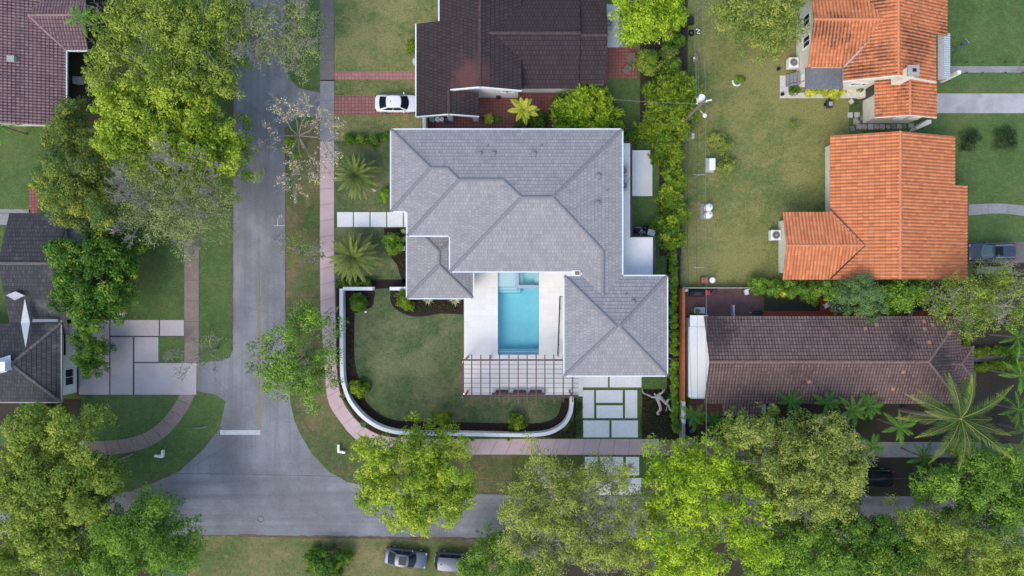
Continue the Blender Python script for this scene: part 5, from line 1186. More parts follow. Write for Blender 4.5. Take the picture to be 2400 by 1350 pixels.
tree('broad_tree', 'shaded green tree at the bottom edge left of the road opening', [(1890, 1310, 75), (1830, 1340, 60), (1960, 1310, 62), (1870, 1250, 50), (1930, 1250, 55), (1800, 1290, 45)], 8.5, 3.0, 'l_green', fill=1.3, per=34, ln=.20, wd=.12)
tree('broad_tree', 'mid-green tree at the bottom edge under the golden olive tree', [(2060, 1300, 75), (2010, 1240, 50), (2110, 1340, 60), (2070, 1250, 42), (2150, 1290, 55), (2000, 1340, 50), (2000, 1200, 35)], 8.5, 3.0, 'l_dark', fill=1.3, per=34, ln=.20, wd=.12, tn=.3)
tree('olive_tree', 'pale olive tree filling the bottom right corner', [(2290, 1290, 92), (2220, 1250, 58), (2370, 1290, 72), (2240, 1330, 62), (2160, 1225, 48), (2390, 1340, 55), (2180, 1300, 55)], 9.5, 3.2, 'l_top', fill=1.3, per=32, ln=.18, wd=.11, mid=1.0)
tree('kerb_tree', 'small green tree partly covering the rear silver car at the bottom', [(1150, 1330, 58), (1190, 1305, 40), (1110, 1340, 35), (1220, 1340, 42)], 6.5, 2.4, 'l_green', per=34, ln=.20, wd=.13, mid=.9, trunk_r=.15)
tree('bright_tree', 'bright green tree at the top edge right of the dark brown roof', [(1520, 15, 75), (1480, 25, 42), (1570, 25, 45), (1515, 65, 38)], 8.5, 3.0, 'l_acid', per=38, ln=.22, wd=.14)
tree('olive_tree', 'olive and yellow tree at the top beside the stained orange roof', [(1790, 15, 82), (1720, 25, 48), (1850, 40, 52), (1800, 75, 48), (1870, 0, 42)], 8, 2.8, 'l_gold', per=32, ln=.20, wd=.12, mid=1.0)
tree('olive_tree', 'wide olive tree with pale twigs at the right edge below the clean orange roof', [(2290, 690, 68), (2350, 680, 62), (2230, 700, 45), (2370, 740, 42), (2290, 740, 52), (2400, 690, 50)], 7.5, 2.8, 'l_top', per=22, ln=.18, wd=.10, twigs=3, bark='bark_pale', cfill=.85, tw_r=.012)
tree('grey_green_tree', 'grey-green tree between the clean orange roof and the long brown roof', [(2030, 690, 46), (2000, 700, 32), (2050, 720, 32), (2030, 665, 30)], 6, 2.4, 'l_blue', per=44, ln=.16, wd=.07, mid=.8, sub=.4, trunk_r=.14)
tree('bright_shrub_tree', 'bright green small tree right of the grey-green tree between the roofs', [(2110, 690, 38), (2150, 685, 32), (2085, 680, 25), (2110, 715, 25), (2175, 680, 22)], 4.6, 2.0, 'l_green', per=40, ln=.17, wd=.11, mid=.8, sub=.4, trunk_r=.12)
tree('leafy_shrub', 'dark green bushy shrub left of the grey-green tree between the roofs', [(1950, 690, 32), (1935, 675, 20), (1975, 680, 22)], 3.6, 1.8, 'l_green', per=40, ln=.16, wd=.1, mid=.7, sub=.35, trunk_r=.08, cat='shrub')
tree('leafy_shrub', 'dark shaded tree at the far left below the charcoal roof', [(120, 965, 30), (70, 960, 25)], 3.0, 1.6, 'l_dark', per=34, ln=.2, wd=.1, mid=.7, sub=.35, trunk_r=.08, cat='shrub')
# round shrubs
def shrub(label, px, py, rp, mat, z=1.6, per=40, ln=.14, wd=.08, group=None, style='round', name='shrub', mid=None, sub=.28, cat='shrub', droop=0, blobs=None, fill=1.2):
    return tree(name, label, [(a, b, c*.84) for a, b, c in (blobs or [(px, py, rp)])], z, z*.75, mat, per=per, ln=ln, wd=wd, mid=mid or max(.35, rp*S*.35), sub=sub, trunk_r=.05, limbs=False, group=group, style=style, cat=cat, droop=droop, fill=fill)
shrub('round olive-green bush right of the red patio with wooden furniture', 1522, 141, 34, 'l_top', 2.6, ln=.2, wd=.07, sub=.35)
shrub('dark green rounded bush in the mulch inside the white wall corner', 838, 711, 22, 'l_dark', 1.3)
shrub('bright green bush by the pavilion corner and wall stub', 950, 700, 27, 'l_hedge', 1.6)
shrub('green bush beside the mulch between feathery palm and pavilion roof', 918, 572, 26, 'l_green', 1.4)
shrub('olive bush against the curved wall at the lawn south-west corner', 840, 912, 22, 'l_hedge', 1.4)
shrub('round bush on the mulch, left of two along the southern wall', 1036, 986, 23, 'l_hedge', 1.5)
shrub('round bush on the mulch, right of two along the southern wall', 1212, 992, 21, 'l_hedge', 1.5)
shrub('small green bush in the grass west of the grey roof, below the first palm', 903, 458, 17, 'l_green', 1.2)
shrub('small green bush at the west wall of the dark brown roof', 963, 100, 13, 'l_hedge', 1.4)
shrub('dark green shrub under the yellow palm on the terrace', 1250, 280, 32, 'l_dark', 1.5, blobs=[(1235, 280, 24), (1262, 285, 24)])
shrub('yellow-tipped bush, northern of two on the yellow-green lawn', 1690, 333, 25, 'l_gold', 1.2, ln=.12, blobs=[(1684, 325, 20), (1698, 340, 20)])
shrub('yellow-tipped bush, southern of two on the yellow-green lawn', 1706, 388, 24, 'l_gold', 1.2, ln=.12)
shrub('dark bush on the lawn right of the orange roofs, left of two', 2276, 328, 29, 'l_cover', 1.0, ln=.10, per=22)
shrub('dark bush on the lawn right of the orange roofs, right of two', 2362, 326, 30, 'l_cover', 1.0, ln=.10, per=22)
shrub('tiny orange-leaved plant on the grass left of the square stepping stones', 1862, 295, 13, 'l_gold', .5, per=14, ln=.1, wd=.06)
shrub('yellow-green ornamental plant trailing from under the grey canopy over the pale walk', 1935, 212, 20, 'l_ypalm', 1.0, blobs=[(1905, 212, 12), (1930, 214, 16), (1955, 215, 14), (1972, 210, 10), (1940, 225, 10)], ln=.2, wd=.1)
shrub('tiny plant in the dirt bed beside the cream steps', 1862, 211, 8, 'l_hedge', .5, ln=.1)
shrub('small green tuft inside the broken white ring on the lawn', 1734, 186, 9, 'l_green', .4, ln=.12, wd=.05)
shrub('small potted-looking green plant at the terrace, left of two', 1147, 277, 10, 'l_ypalm', .9, per=18, ln=.2, wd=.08)
shrub('faint small green plant at the terrace, right of two', 1167, 283, 6, 'l_green', .6, per=14)
shrub('bushy dark green shrub on the southern lawn left of the silver cars', 762, 1330, 45, 'l_dark', 2.6, ln=.2, wd=.07, blobs=[(762, 1335, 45), (735, 1320, 30), (790, 1320, 28)])
shrub('low flowering shrub behind the sheds at the right of the brick patio', 1782, 668, 24, 'l_green', 1.8)
ORD = ['first', 'second', 'third', 'fourth', 'fifth', 'sixth', 'seventh', 'eighth', 'ninth', 'tenth']
for i, (x, y) in enumerate(((1815, 676), (1850, 680), (1885, 678), (1910, 690))):
    shrub('leafy green shrub, %s from the left in the row south of the clean orange roof' % ORD[i], x, y, 24, 'l_green', 1.9, group='shrubs in the row south of the clean orange roof')
for i, (x, y) in enumerate(((820, 325), (850, 324), (880, 325), (905, 323))):
    shrub('dark low shrub, %s from the sidewalk in the row north of the first palm' % ORD[i], x, y, 14, 'l_dark', .9, group='low shrubs north of the first palm')
for i, (x, y) in enumerate(((1478, 316), (1500, 317), (1524, 316))):
    shrub('dark low shrub, %s from the grey roof in the row beside the short wire fence' % ORD[i], x, y, 14, 'l_dark', .9, group='low shrubs north of the east patio')
for i, (x, y) in enumerate(((1575, 60), (1590, 90), (1568, 120), (1580, 150), (1596, 180), (1585, 205))):
    shrub('mid-green shrub under the wires, %s from the top in the shady strip' % ORD[i], x, y, 22, 'l_dark' if i % 2 else 'l_mango', 2.4, group='shady shrubs north of the big-leaved clumps')
# glossy long-leaved clumps
BL = [(1375, 262, 62, 'l_acid'), (1330, 265, 38, 'l_green'), (1420, 270, 38, 'l_green'), (1380, 235, 40, 'l_green')]
tree('umbrella_plant', 'big glossy umbrella plant with radiating leaves against the red terrace', [(1375, 262, 58), (1332, 262, 42), (1418, 268, 40), (1385, 240, 42), (1340, 285, 35)], 3.6, 1.8, 'l_umb', per=24, ln=.46, wd=.11, mid=.8, sub=.40, style='rosette', trunk_r=.08, cat='shrub', limbs=False, fill=1.2, tn=.6)
for i, (x, y, r) in enumerate(((1583, 185, 30), (1553, 212, 30), (1592, 222, 30), (1625, 208, 26), (1540, 260, 30), (1578, 268, 34), (1612, 255, 26), (1535, 298, 28), (1580, 300, 34), (1560, 330, 30))):
    tree('lady_palm', ['large-leaved fan clump at the top left of the group west of the pole', 'large-leaved fan clump just below the round olive bush side of the group', 'large-leaved fan clump hugging the utility pole base from the left', 'large-leaved fan clump touching the transformer, rightmost of the group', 'large-leaved fan clump at the far left middle of the group', 'biggest fan clump in the middle of the group west of the lamp arm', 'large-leaved fan clump just under the lamp arm', 'large-leaved fan clump at the lower left of the group', 'large-leaved fan clump at the bottom centre of the group', 'lowest fan clump next to the wire fence end'][i], [(x, y, r)], 3.4, 2.0, 'l_hedge', per=24, ln=.58, wd=.085, mid=.8, sub=.42, style='rosette', trunk_r=.06, cat='shrub', limbs=False, group='large-leaved clumps west of the pole', fill=1.1, tn=.5)
for i, (x, y, r) in enumerate(((1577, 362, 34), (1570, 400, 32), (1590, 430, 32), (1568, 462, 34), (1592, 492, 32), (1570, 520, 34), (1585, 552, 34), (1560, 545, 25))):
    tree('hedge_shrub', 'bushy narrow-leaved shrub, %s from the north in the tall screen by the white terraces' % ORD[i], [(x, y, r*.86), (x+6, y+9, r*.5)], 3.2, 2.0, 'l_hedge', per=24, ln=.38, wd=.07, mid=.8, sub=.38, style='rosette', trunk_r=.06, cat='shrub', limbs=False, group='tall screen shrubs east of the terraces', fill=1.3, tn=.35)
def hedge(label, px0, py0, px1, py1, wpx, z, mat, per=26, ln=.13, wd=.08, sub=.22):
    n = max(2, int(math.hypot(px1-px0, py1-py0)/wpx*1.3)); bl = [(px0+(px1-px0)*(k+.5)/n, py0+(py1-py0)*(k+.5)/n, wpx*.62) for k in range(n)]
    t_ = thing('hedge', label, 'hedge', tuple(P((px0+px1)/2, (py0+py1)/2)))
    B = [(P(x, y, z*.7).x, P(x, y, z*.7).y, z, r*S) for x, y, r in bl]
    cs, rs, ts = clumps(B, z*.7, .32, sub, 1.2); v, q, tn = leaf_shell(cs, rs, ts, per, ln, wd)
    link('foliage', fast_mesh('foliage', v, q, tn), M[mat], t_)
    segs = [(B_[0]+dx, B_[1], 0, B_[0]+dx*1.5, B_[1], z*.6, .03, .015) for B_ in B for dx in (-.15, .15)]
    tv, tf = seg_mesh(segs, 4); link('stems', fast_mesh('stems', tv, tf), M['bark'], t_)
hedge('narrow clipped hedge between garage wing and the rust-orange wall, north of the wire fence', 1577, 590, 1580, 830, 14, 1.1, 'l_green')
hedge('narrow leafy hedge beside the dead branch, south of the short wire fence', 1581, 845, 1583, 1010, 13, 1.0, 'l_green')
hedge('bright clipped hedge curving along the north side of the dark path at the right edge', 2272, 826, 2400, 822, 14, .7, 'l_hedge')
hedge('bright clipped hedge along the south side of the dark path at the right edge', 2278, 862, 2400, 852, 15, .7, 'l_hedge')
hedge('short clipped hedge at the north-east corner of the brown roof', 2262, 780, 2262, 808, 14, .7, 'l_hedge')
hedge('dark low hedge strip on the outside of the white wall by the first feathery palm', 790, 664, 868, 664, 12, .7, 'l_dark')
# --- low ground cover in the mulch
def cover(name, label, polys_px, n, mat, ln=.12, z=.22, seed=1):
    r_ = np.random.default_rng(seed); pts = []
    for poly, k in zip(polys_px, n):
        xs_ = [p[0] for p in poly]; ys_ = [p[1] for p in poly]; c = 0
        while c < k:
            x, y = r_.uniform(min(xs_), max(xs_)), r_.uniform(min(ys_), max(ys_)); ins = False; j = len(poly)-1
            for i in range(len(poly)):
                if (poly[i][1] > y) != (poly[j][1] > y) and x < (poly[j][0]-poly[i][0])*(y-poly[i][1])/(poly[j][1]-poly[i][1])+poly[i][0]: ins = not ins
                j = i
            if ins: q = P(x, y, z*.5); pts.append((q.x, q.y, r_.uniform(.03, z))); c += 1
    cs = np.array(pts); m = np.repeat(np.arange(len(cs)), 7); pos = cs[m]+r_.normal(0, .07, (len(m), 3))*np.array([1, 1, .4]); nr = unit(r_.normal(0, .6, (len(m), 3))+np.array([0, 0, .8]))
    v, q, t_ = leaves(pos, nr, ln, ln*.6, r_.uniform(0, 1, len(m)))
    o = link(name, fast_mesh(name, v, q, t_), M[mat], None); tag(o, label, 'ground cover', kind='stuff'); return o
cover('ground_cover', 'low dark green ground cover plants scattered over the mulch beds', [[(1505, 915), (1575, 915), (1575, 1026), (1500, 1026)], [(1292, 1022), (1325, 1005), (1348, 975), (1350, 940), (1364, 940), (1364, 1024)], [(925, 715), (960, 690), (1085, 712), (1084, 730), (1000, 732), (950, 730)], [(905, 535), (955, 535), (955, 665), (915, 590)], [(812, 690), (870, 690), (868, 712), (820, 735)], [(925, 1000), (1290, 1003), (1290, 1010), (925, 1008)], [(812, 740), (826, 740), (828, 870), (812, 860)], [(795, 640), (900, 650), (860, 668), (790, 668)]], [520, 260, 260, 150, 90, 110, 70, 130], 'l_cover', .10)
cover('fallen_leaves', 'orange fallen leaves scattered on the lawn and sidewalk at the left', [[(295, 560), (425, 560), (425, 745), (295, 745)], [(295, 600), (318, 600), (318, 745), (295, 745)]], [22, 26], 'l_orange', .10, .03, 5)

# --- palms
def frond_mesh(L, w_, n=34, droop=.35, lift=.35, up=.12, lw=.035, ang=55, seed=0, split=1.0, ty=None):
    """one pinnate frond along +X, curved; returns verts, quads, tint"""
    r_ = np.random.default_rng(seed); s_ = np.linspace(0, 1, n)
    def pt(t_): return np.stack([L*t_*(1-.12*droop*t_), 0*t_, L*(lift*t_-droop*t_**2)], -1)
    c = pt(s_); V = []; T = []
    for i in range(1, n):
        t_ = s_[i]; tan = unit(pt(np.array([min(t_+.01, 1)]))[0]-pt(np.array([t_-.01]))[0])
        prof = w_*math.sin(math.pi*min(1, .12+.86*t_)**.85)*.9+.03
        for sg in (-1, 1):
            a = math.radians(ang*(1-.45*t_)+r_.normal(0, 5)); side = np.array([0, sg, 0.]); nn = np.cross(tan, side)*sg
            dr = tan*math.cos(a)+side*math.sin(a)+np.array([0, 0, 1])*(up+r_.normal(0, .06)); dr = unit(dr)
            l = prof*r_.uniform(.85, 1.1); e = c[i]+dr*l+np.array([0, 0, -.22*l]); m = c[i]+dr*l*.55+np.array([0, 0, .02]); pw = unit(np.cross(dr, np.array([0, 0, 1])))*lw
            V += [c[i]-tan*.01, m-pw, e, m+pw]; T.append(np.clip(.15+.75*t_+r_.normal(0, .13), 0, 1) if ty is None else np.clip(ty+.25*t_+r_.normal(0, .12), 0, 1))
    segs = [(*c[i], *c[i+1], .028*(1-.8*s_[i])*L/2.5+.004, .028*(1-.8*s_[i+1])*L/2.5+.004) for i in range(0, n-1)]
    sv, sf = seg_mesh(segs, 4); V = np.array(V); Q = np.arange(len(V)).reshape(-1, 4)
    return np.concatenate([V, sv]), np.concatenate([Q, sf+len(V)]), np.concatenate([np.array(T), np.full(len(sf), .8)])
def palm(name, label, px, py, zc, L, nf, mat, th=.16, w_=.5, group=None, elev=(-.35, 1.1), lean=(0, 0), kinds=3, seed=1, scale_in=True, **kw):
    q = P(px, py, zc); r_ = np.random.default_rng(seed)
    b = (q.x-lean[0], q.y-lean[1], 0); t_ = thing(name, label, 'palm', b, group)
    n = 8; pts = [(b[0]+lean[0]*(k/n)**1.5, b[1]+lean[1]*(k/n)**1.5, zc*k/n) for k in range(n+1)]
    MB().tube(pts, [th*(1.25-.4*k/n) for k in range(n+1)], 10).build('trunk', M['bark'], t_)
    MB().tube([(q.x, q.y, zc-.1), (q.x, q.y, zc+.12), (q.x, q.y, zc+.3)], [th*1.1, th*.9, .03], 8).build('crown_shaft', M['bark_red'], t_)
    ms = []
    for k in range(kinds):
        v, f, tt = frond_mesh(L, w_, seed=seed*10+k, **kw); me = fast_mesh('frond', v, f, tt); me.materials.append(M[mat]); ms.append(me)
    for i in range(nf):
        o = bpy.data.objects.new('frond', ms[i % kinds]); C.objects.link(o); o.parent = t_
        f = i/nf; el = elev[0]+(elev[1]-elev[0])*f**1.6; az_ = i*2.39996+r_.normal(0, .12)
        o.location = (lean[0]+math.cos(az_)*.06, lean[1]+math.sin(az_)*.06, zc+.12*f)
        sc_ = (1.0-.45*f if scale_in else 1)*r_.uniform(.88, 1.1); o.scale = (sc_,)*3
        o.rotation_euler = (r_.normal(0, .15), -el, az_)
    return t_
palm('date_palm', 'silvery green feathery palm in the grass beside the pink sidewalk, northern of two', 835, 410, 2.2, 3.0, 60, 'l_palm', .2, .52, seed=3, droop=.35, lift=.25, n=46, ang=50, lw=.036, ty=.22, up=.25)
palm('date_palm', 'golden-tipped feathery palm overhanging the pink sidewalk, southern of two', 828, 602, 2.4, 3.2, 60, 'l_palm', .22, .52, seed=4, droop=.32, lift=.22, n=50, ang=48, lw=.036, ty=.32, up=.25)
palm('coconut_palm', 'tall coconut palm with long drooping fronds at the lower right', 2250, 980, 8.0, 5.0, 20, 'l_coco', .17, .95, seed=5, elev=(-.25, .8), droop=.45, lift=.25, n=72, ang=52, lw=.016, up=-.30, scale_in=False, lean=(1.2, .6))
palm('yellow_palm', 'yellow-green palm standing on the red terrace', 1227, 258, 3.4, 1.75, 13, 'l_ypalm', .09, .55, seed=6, elev=(0, .9), droop=.45, lift=.3, n=26, ang=50, lw=.05, ty=.4, up=.05)
for i, (px, py, z, L, lab) in enumerate(((1852, 942, 4, 1.7, 'green palm over the brown roof edge, first from the left in its row'), (1938, 944, 4, 1.6, 'green palm over the brown roof edge, second from the left in its row'), (1998, 962, 4.2, 1.9, 'lighter green palm over the brown roof edge, middle of its row'), (2038, 952, 4, 1.7, 'green palm over the brown roof edge, just right of the lighter one'),
        (2108, 1000, 4, 2.1, 'green palm left of the coconut palm crown'), (2165, 1072, 4, 2.0, 'bright green palm above the dark car opening, below the coconut palm'), (2045, 1045, 3.5, 1.6, 'dark green palm at the right side of the golden olive tree'), (2262, 1062, 3.4, 1.8, 'dry-tipped palm beneath the coconut palm'),
        (2385, 790, 4, 2.6, 'palm at the right edge above the dark hedged path'), (2390, 880, 4, 2.4, 'palm at the right edge just below the hedged path'), (2385, 960, 4.2, 2.5, 'palm at the right edge beside the coconut fronds'), (2400, 1010, 3.6, 2.2, 'lowest palm at the right edge near the sidewalk'),
        (190, 42, 5.0, 2.0, 'palm rising over the mauve-tiled roof at the top left'), (-8, 292, 4.2, 2.3, 'palm cut by the left edge under the mauve-tiled roof'), (1625, 975, 2.4, 1.7, 'slender palm beside the hollow block wall'), (1672, 985, 2.2, 1.5, 'small palm on the dark ground below the brown roof'), (1805, 985, 3.0, 2.0, 'shaded palm under the brown roof edge left of the row'), (1720, 1000, 3, 1.6, 'palm half hidden at the top of the golden olive tree'),
        (240, 560, 3, 1.6, 'small dark palm behind the tree by the charcoal roof'), (88, 950, 2.4, 1.9, 'dark palm in the shade below the charcoal roof'))):
    palm('areca_palm', lab, px, py, z, L, 11, 'l_areca' if i != 7 else 'l_palm', .08, .50, seed=20+i, elev=(-.05, .95), droop=.5, lift=.32, n=34, ang=50, lw=.026, ty=.05+.35*((i*7) % 5)/5, up=-.02)
# spiky rosettes
def rosette(label, px, py, L, mat, n=26, group=None, lw=.05, z=.15):
    q = P(px, py, z); r_ = np.random.default_rng(int(px)); V = []; T = []
    for i in range(n):
        az_ = i*2.39996; el = .15+1.0*(i/n); d = np.array([math.cos(az_)*math.cos(el), math.sin(az_)*math.cos(el), math.sin(el)]); s_ = np.cross(d, [0, 0, 1]); s_ = s_/max(np.linalg.norm(s_), 1e-6)*lw; c = np.array([q.x, q.y, z]); l = L*r_.uniform(.8, 1.1)
        V += [c, c+d*l*.4-s_, c+d*l+np.array([0, 0, -.25*l*(1-i/n)]), c+d*l*.4+s_]; T.append(r_.uniform(0, 1))
    V = np.array(V); o = link('rosette_plant', fast_mesh('rosette_plant', V, np.arange(len(V)).reshape(-1, 4), np.array(T)), M[mat], None, (q.x, q.y, 0)); tag(o, label, 'plant', group)
rosette('silvery spiky rosette below the pavilion roof, left of two', 1004, 702, .75, 'l_silver', lw=.06); rosette('silvery yellow-edged rosette below the pavilion roof, right of two', 1066, 703, .8, 'l_silver', lw=.06)
rosette('small agave outside the curved wall at the sidewalk bend', 803, 927, .5, 'l_blue'); rosette('small agave between curved wall and sidewalk, lower on the bend', 851, 994, .5, 'l_blue')
rosette('small agave outside the wall, just right of the lone bright tree', 1011, 1025, .5, 'l_blue'); rosette('small dark agave on the pink sidewalk edge, west of the driveway', 1107, 1028, .4, 'l_dark'); rosette('small dark plant drooping over the pink sidewalk below the right bush', 1192, 1028, .4, 'l_dark')
rosette('pale spiky plant in the bed left of the pavilion roof, upper of two', 946, 542, .4, 'l_silver'); rosette('pale spiky plant in the bed left of the pavilion roof, lower of two', 948, 560, .4, 'l_silver')
rosette('small bromeliad in the bed by the left stucco house path', 76, 437, .5, 'l_ypalm'); rosette('yellow bromeliad among the shrubs south of the clean orange roof', 1834, 690, .45, 'l_ypalm', z=2.0)
rosette('green spiky plant beside the white wall top at the lean-to', 1612, 938, .7, 'l_green'); rosette('dark green clump by the patio north of the east terrace', 1487, 338, .6, 'l_dark')

# bare flowering tree on the verge
ft = thing('blossoming_tree', 'nearly bare tree with pale blossoms over sidewalk and street', 'tree', tuple(P(712, 345)))
segs = []; b = np.array(P(712, 345)); top = np.array(P(700, 318, 2.6)); segs.append((*b, *top, .17, .12))
for tx, ty, z in ((690, 255, 6.0), (668, 300, 5.5), (640, 320, 5.0), (745, 300, 5.5), (780, 325, 5.0), (735, 375, 4.6), (675, 370, 4.8), (715, 270, 6.2), (700, 400, 4.5)):
    e = np.array(P(tx, ty, z)); d = e-top; L = np.linalg.norm(d); m2 = top+d*.55+rng.normal(0, .15, 3); segs.append((*top, *m2, .08, .06)); grow(segs, m2, d, L*.42, .055, 4, .42, .08, (2, 3), .74, .17, .014)
tv, tf = seg_mesh(segs, 5); link('trunk', fast_mesh('trunk', tv, tf), M['bark_pale'], ft)
ends = np.array([s_[3:6] for s_ in segs if s_[7] < .018]); ends = ends[rng.random(len(ends)) < .10]
m = np.repeat(np.arange(len(ends)), 3); pos = ends[m]+rng.normal(0, .10, (len(m), 3)); v, q, t_ = leaves(pos, unit(rng.normal(0, .6, (len(m), 3))+np.array([0, 0, .8])), .13, .10, rng.uniform(0, 1, len(m)))
link('crown', fast_mesh('crown', v, q, t_), M['l_bare'], ft)
shrub('low yellow-green bush under the blossoming tree by the street', 690, 345, 22, 'l_bright', 1.0, per=16, blobs=[(680, 330, 18), (700, 360, 20), (665, 350, 12)], fill=.6)
# dead branch sculpture
db = MB()
for pts, r in (([(1505, 911), (1508, 921), (1520, 926), (1531, 931), (1540, 928)], (.05, .07, .09, .12, .16)), ([(1540, 925), (1548, 932), (1556, 940), (1566, 950), (1572, 962), (1587, 975)], (.20, .24, .16, .15, .09, .02)),
               ([(1540, 930), (1545, 945), (1548, 958), (1541, 968), (1545, 971)], (.22, .16, .14, .13, .11)), ([(1545, 925), (1555, 917), (1559, 910)], (.16, .08, .03)), ([(1555, 918), (1551, 909)], (.05, .015)), ([(1562, 945), (1566, 937), (1575, 935)], (.12, .11, .07)), ([(1563, 952), (1561, 964)], (.07, .03)), ([(1536, 925), (1533, 922)], (.12, .06))):
    sp = smooth_path([tuple(P(x, y, .35+.15*math.sin(i*1.7))) for i, (x, y) in enumerate(pts)], 4); rr = np.interp(np.linspace(0, 1, len(sp)), np.linspace(0, 1, len(r)), r)
    db.tube([tuple(np.array(p)+rng.normal(0, .012, 3)) for p in sp], list(rr*rng.uniform(.85, 1.15, len(rr))), 8)
tag(db.build('dead_branch', M['drift'], None, loc=P(1545, 935), smooth=True), 'bleached twisted dead branch lying on the dark mulch right of the driveway', 'dead branch')
for lab, pts in (('curved fallen branch beside the left corner sidewalk', [(215, 1075), (230, 1069), (247, 1069), (263, 1074)]), ('straight fallen branch beside the left corner sidewalk, nearer the white marker', [(278, 1077), (295, 1071), (312, 1064)]), ('thin pale fallen twig on the left corner grass near the street', [(452, 1003), (470, 1003), (488, 998)]), ('thin fallen twig by the sidewalk at the bottom left tree', [(240, 1088), (256, 1084)])):
    mb = MB(); mb.tube([tuple(P(x, y, .06)) for x, y in pts], [.07, .09, .08, .04][:len(pts)], 6); tag(mb.build('fallen_branch', M['wood'], None, loc=P(*pts[1])), lab, 'branch')

# ------------------------------------------------------------------ VEHICLES
def car(label, px, py, heading, paint, L=4.7, W=1.84, Hh=1.46, kind='sedan', sunroof=False, rails=False, glass='glass'):
    loc = P(px, py, 0.0); t_ = thing('car', label, 'car', (0, 0, 0))
    belt = .92 if kind == 'sedan' else 1.02
    # lower body loft
    st = [(-.5, .78, .62, .50), (-.485, .88, .72, .40), (-.44, .96, .86, .30), (-.36, 1.0, belt+.02, .25), (-.2, 1.0, belt, .22), (0, 1.0, belt-.01, .22), (.15, 1.0, belt-.03, .22), (.28, .99, belt-.07, .23), (.38, .97, belt-.13, .26), (.45, .91, belt-.22, .30), (.485, .82, belt-.32, .36), (.5, .70, .58, .44)]
    if kind == 'sedan': st[0] = (-.5, .80, .70, .48); st[1] = (-.49, .88, .86, .40); st[2] = (-.44, .95, .95, .30); st[3] = (-.36, 1.0, .97, .25)
    mb = MB(); n = 13
    for x, w_, zb, z0 in st:
        hw = W/2*w_; prof = [(0, z0), (.82*hw, z0), (hw*.97, z0+.10), (hw, z0+(zb-z0)*.5), (hw*.985, zb-.13), (hw*.93, zb-.03), (hw*.55, zb+.025)]
        ring = [(x*L, y, z) for y, z in prof]+[(x*L, 0, zb+.04)]+[(x*L, -y, z) for y, z in prof[1:]][::-1]
        mb.v += ring
    k = 14
    for i in range(len(st)-1):
        for j in range(k): mb.f.append((i*k+j, i*k+(j+1) % k, (i+1)*k+(j+1) % k, (i+1)*k+j))
    mb.f.append(tuple(range(k))); mb.f.append(tuple((len(st)-1)*k+j for j in range(k))[::-1])
    me = mb.mesh('body', True); bm = bmesh.new(); bm.from_mesh(me); bmesh.ops.recalc_face_normals(bm, faces=bm.faces[:]); bm.to_mesh(me); bm.free()
    b = link('body', me, M[paint], t_); md = b.modifiers.new('sub', 'SUBSURF'); md.levels = 1; md.render_levels = 1
    # cabin
    if kind == 'sedan': xb = (-.405, .235); xt = (-.20, .075); wt = .66
    else: xb = (-.475, .235); xt = (-.40, .07); wt = .72
    hwb, hwt = W/2*.90, W/2*wt; zt = Hh
    def cab(u, v):   # u 0..1 around: 0 rear-left ... ; returns point; v 0 bottom 1 top
        pass
    RB, FB, RT, FT = xb[0]*L, xb[1]*L, xt[0]*L, xt[1]*L
    def bow(y, hw, amt): return amt*(1-(y/hw)**2)
    ys = np.linspace(-1, 1, 7)
    front_b = [(FB+bow(y, 1, .24)-.12, y*hwb*.97, belt-.02) for y in ys]; front_t = [(FT+bow(y, 1, .12)-.04, y*hwt, zt-.06*y*y) for y in ys]
    rear_b = [(RB-bow(y, 1, .12)+.06, y*hwb*.93, belt+.02) for y in ys]; rear_t = [(RT-bow(y, 1, .08)+.03, y*hwt, zt-.06*y*y-.02) for y in ys]
    xs_ = np.linspace(0, 1, 7)
    def side(sg):
        B_ = [(rear_b[-1][0]*(1-s_)+front_b[-1][0]*s_, sg*(hwb*(.93+.04*s_)+.03*math.sin(math.pi*s_)), belt) for s_ in xs_]
        T_2 = [(rear_t[-1][0]*(1-s_)+front_t[-1][0]*s_, sg*(hwt+.04*math.sin(math.pi*s_)), zt-.06+.0*s_) for s_ in xs_]
        return B_, T_2
    mb = MB()
    def strip(Bo, To): 
        nB = len(mb.v); mb.v += Bo+To; m = len(Bo); mb.f += [(nB+i, nB+i+1, nB+m+i+1, nB+m+i) for i in range(m-1)]
    strip(front_b, front_t); strip(rear_b[::-1], rear_t[::-1]); Bl, Tl = side(1); Br, Tr = side(-1); strip(Bl[::-1], Tl[::-1]); strip(Br, Tr)
    me = mb.mesh('cabin_frame', True); link('pillars', me, M[paint], t_)
    # roof: grid with slight crown
    mb = MB(); nx = 8
    for i in range(nx+1):
        s_ = i/nx
        for j, y in enumerate(ys):
            r_ = rear_t[j]; f = front_t[j]; mb.v.append((r_[0]*(1-s_)+f[0]*s_, (y*hwt)*(1+.045*math.sin(math.pi*s_)), r_[2]*(1-s_)+f[2]*s_+.05*math.sin(math.pi*s_)+.004))
    mb.f = [(i*7+j, (i+1)*7+j, (i+1)*7+j+1, i*7+j+1) for i in range(nx) for j in range(6)]
    me = mb.mesh('roof', True); rf = link('roof', me, M[paint], t_)
    # glass panels a little proud of the frame
    def panel(name, Bo, To, a0, a1, v0, v1, off_):
        Bo, To = np.array(Bo), np.array(To); m = len(Bo); ss_ = np.linspace(a0, a1, 7); mbb = MB()
        for v_ in (v0, v1):
            for s_ in ss_:
                q = np.array([np.interp(s_*(m-1), range(m), Bo[:, k]) for k in range(3)])*(1-v_)+np.array([np.interp(s_*(m-1), range(m), To[:, k]) for k in range(3)])*v_
                mbb.v.append(tuple(q+np.array(off_)))
        mbb.f = [(i, i+1, 8+i, 7+i) for i in range(6)]; return link(name, mbb.mesh(name, True), M[glass], t_)
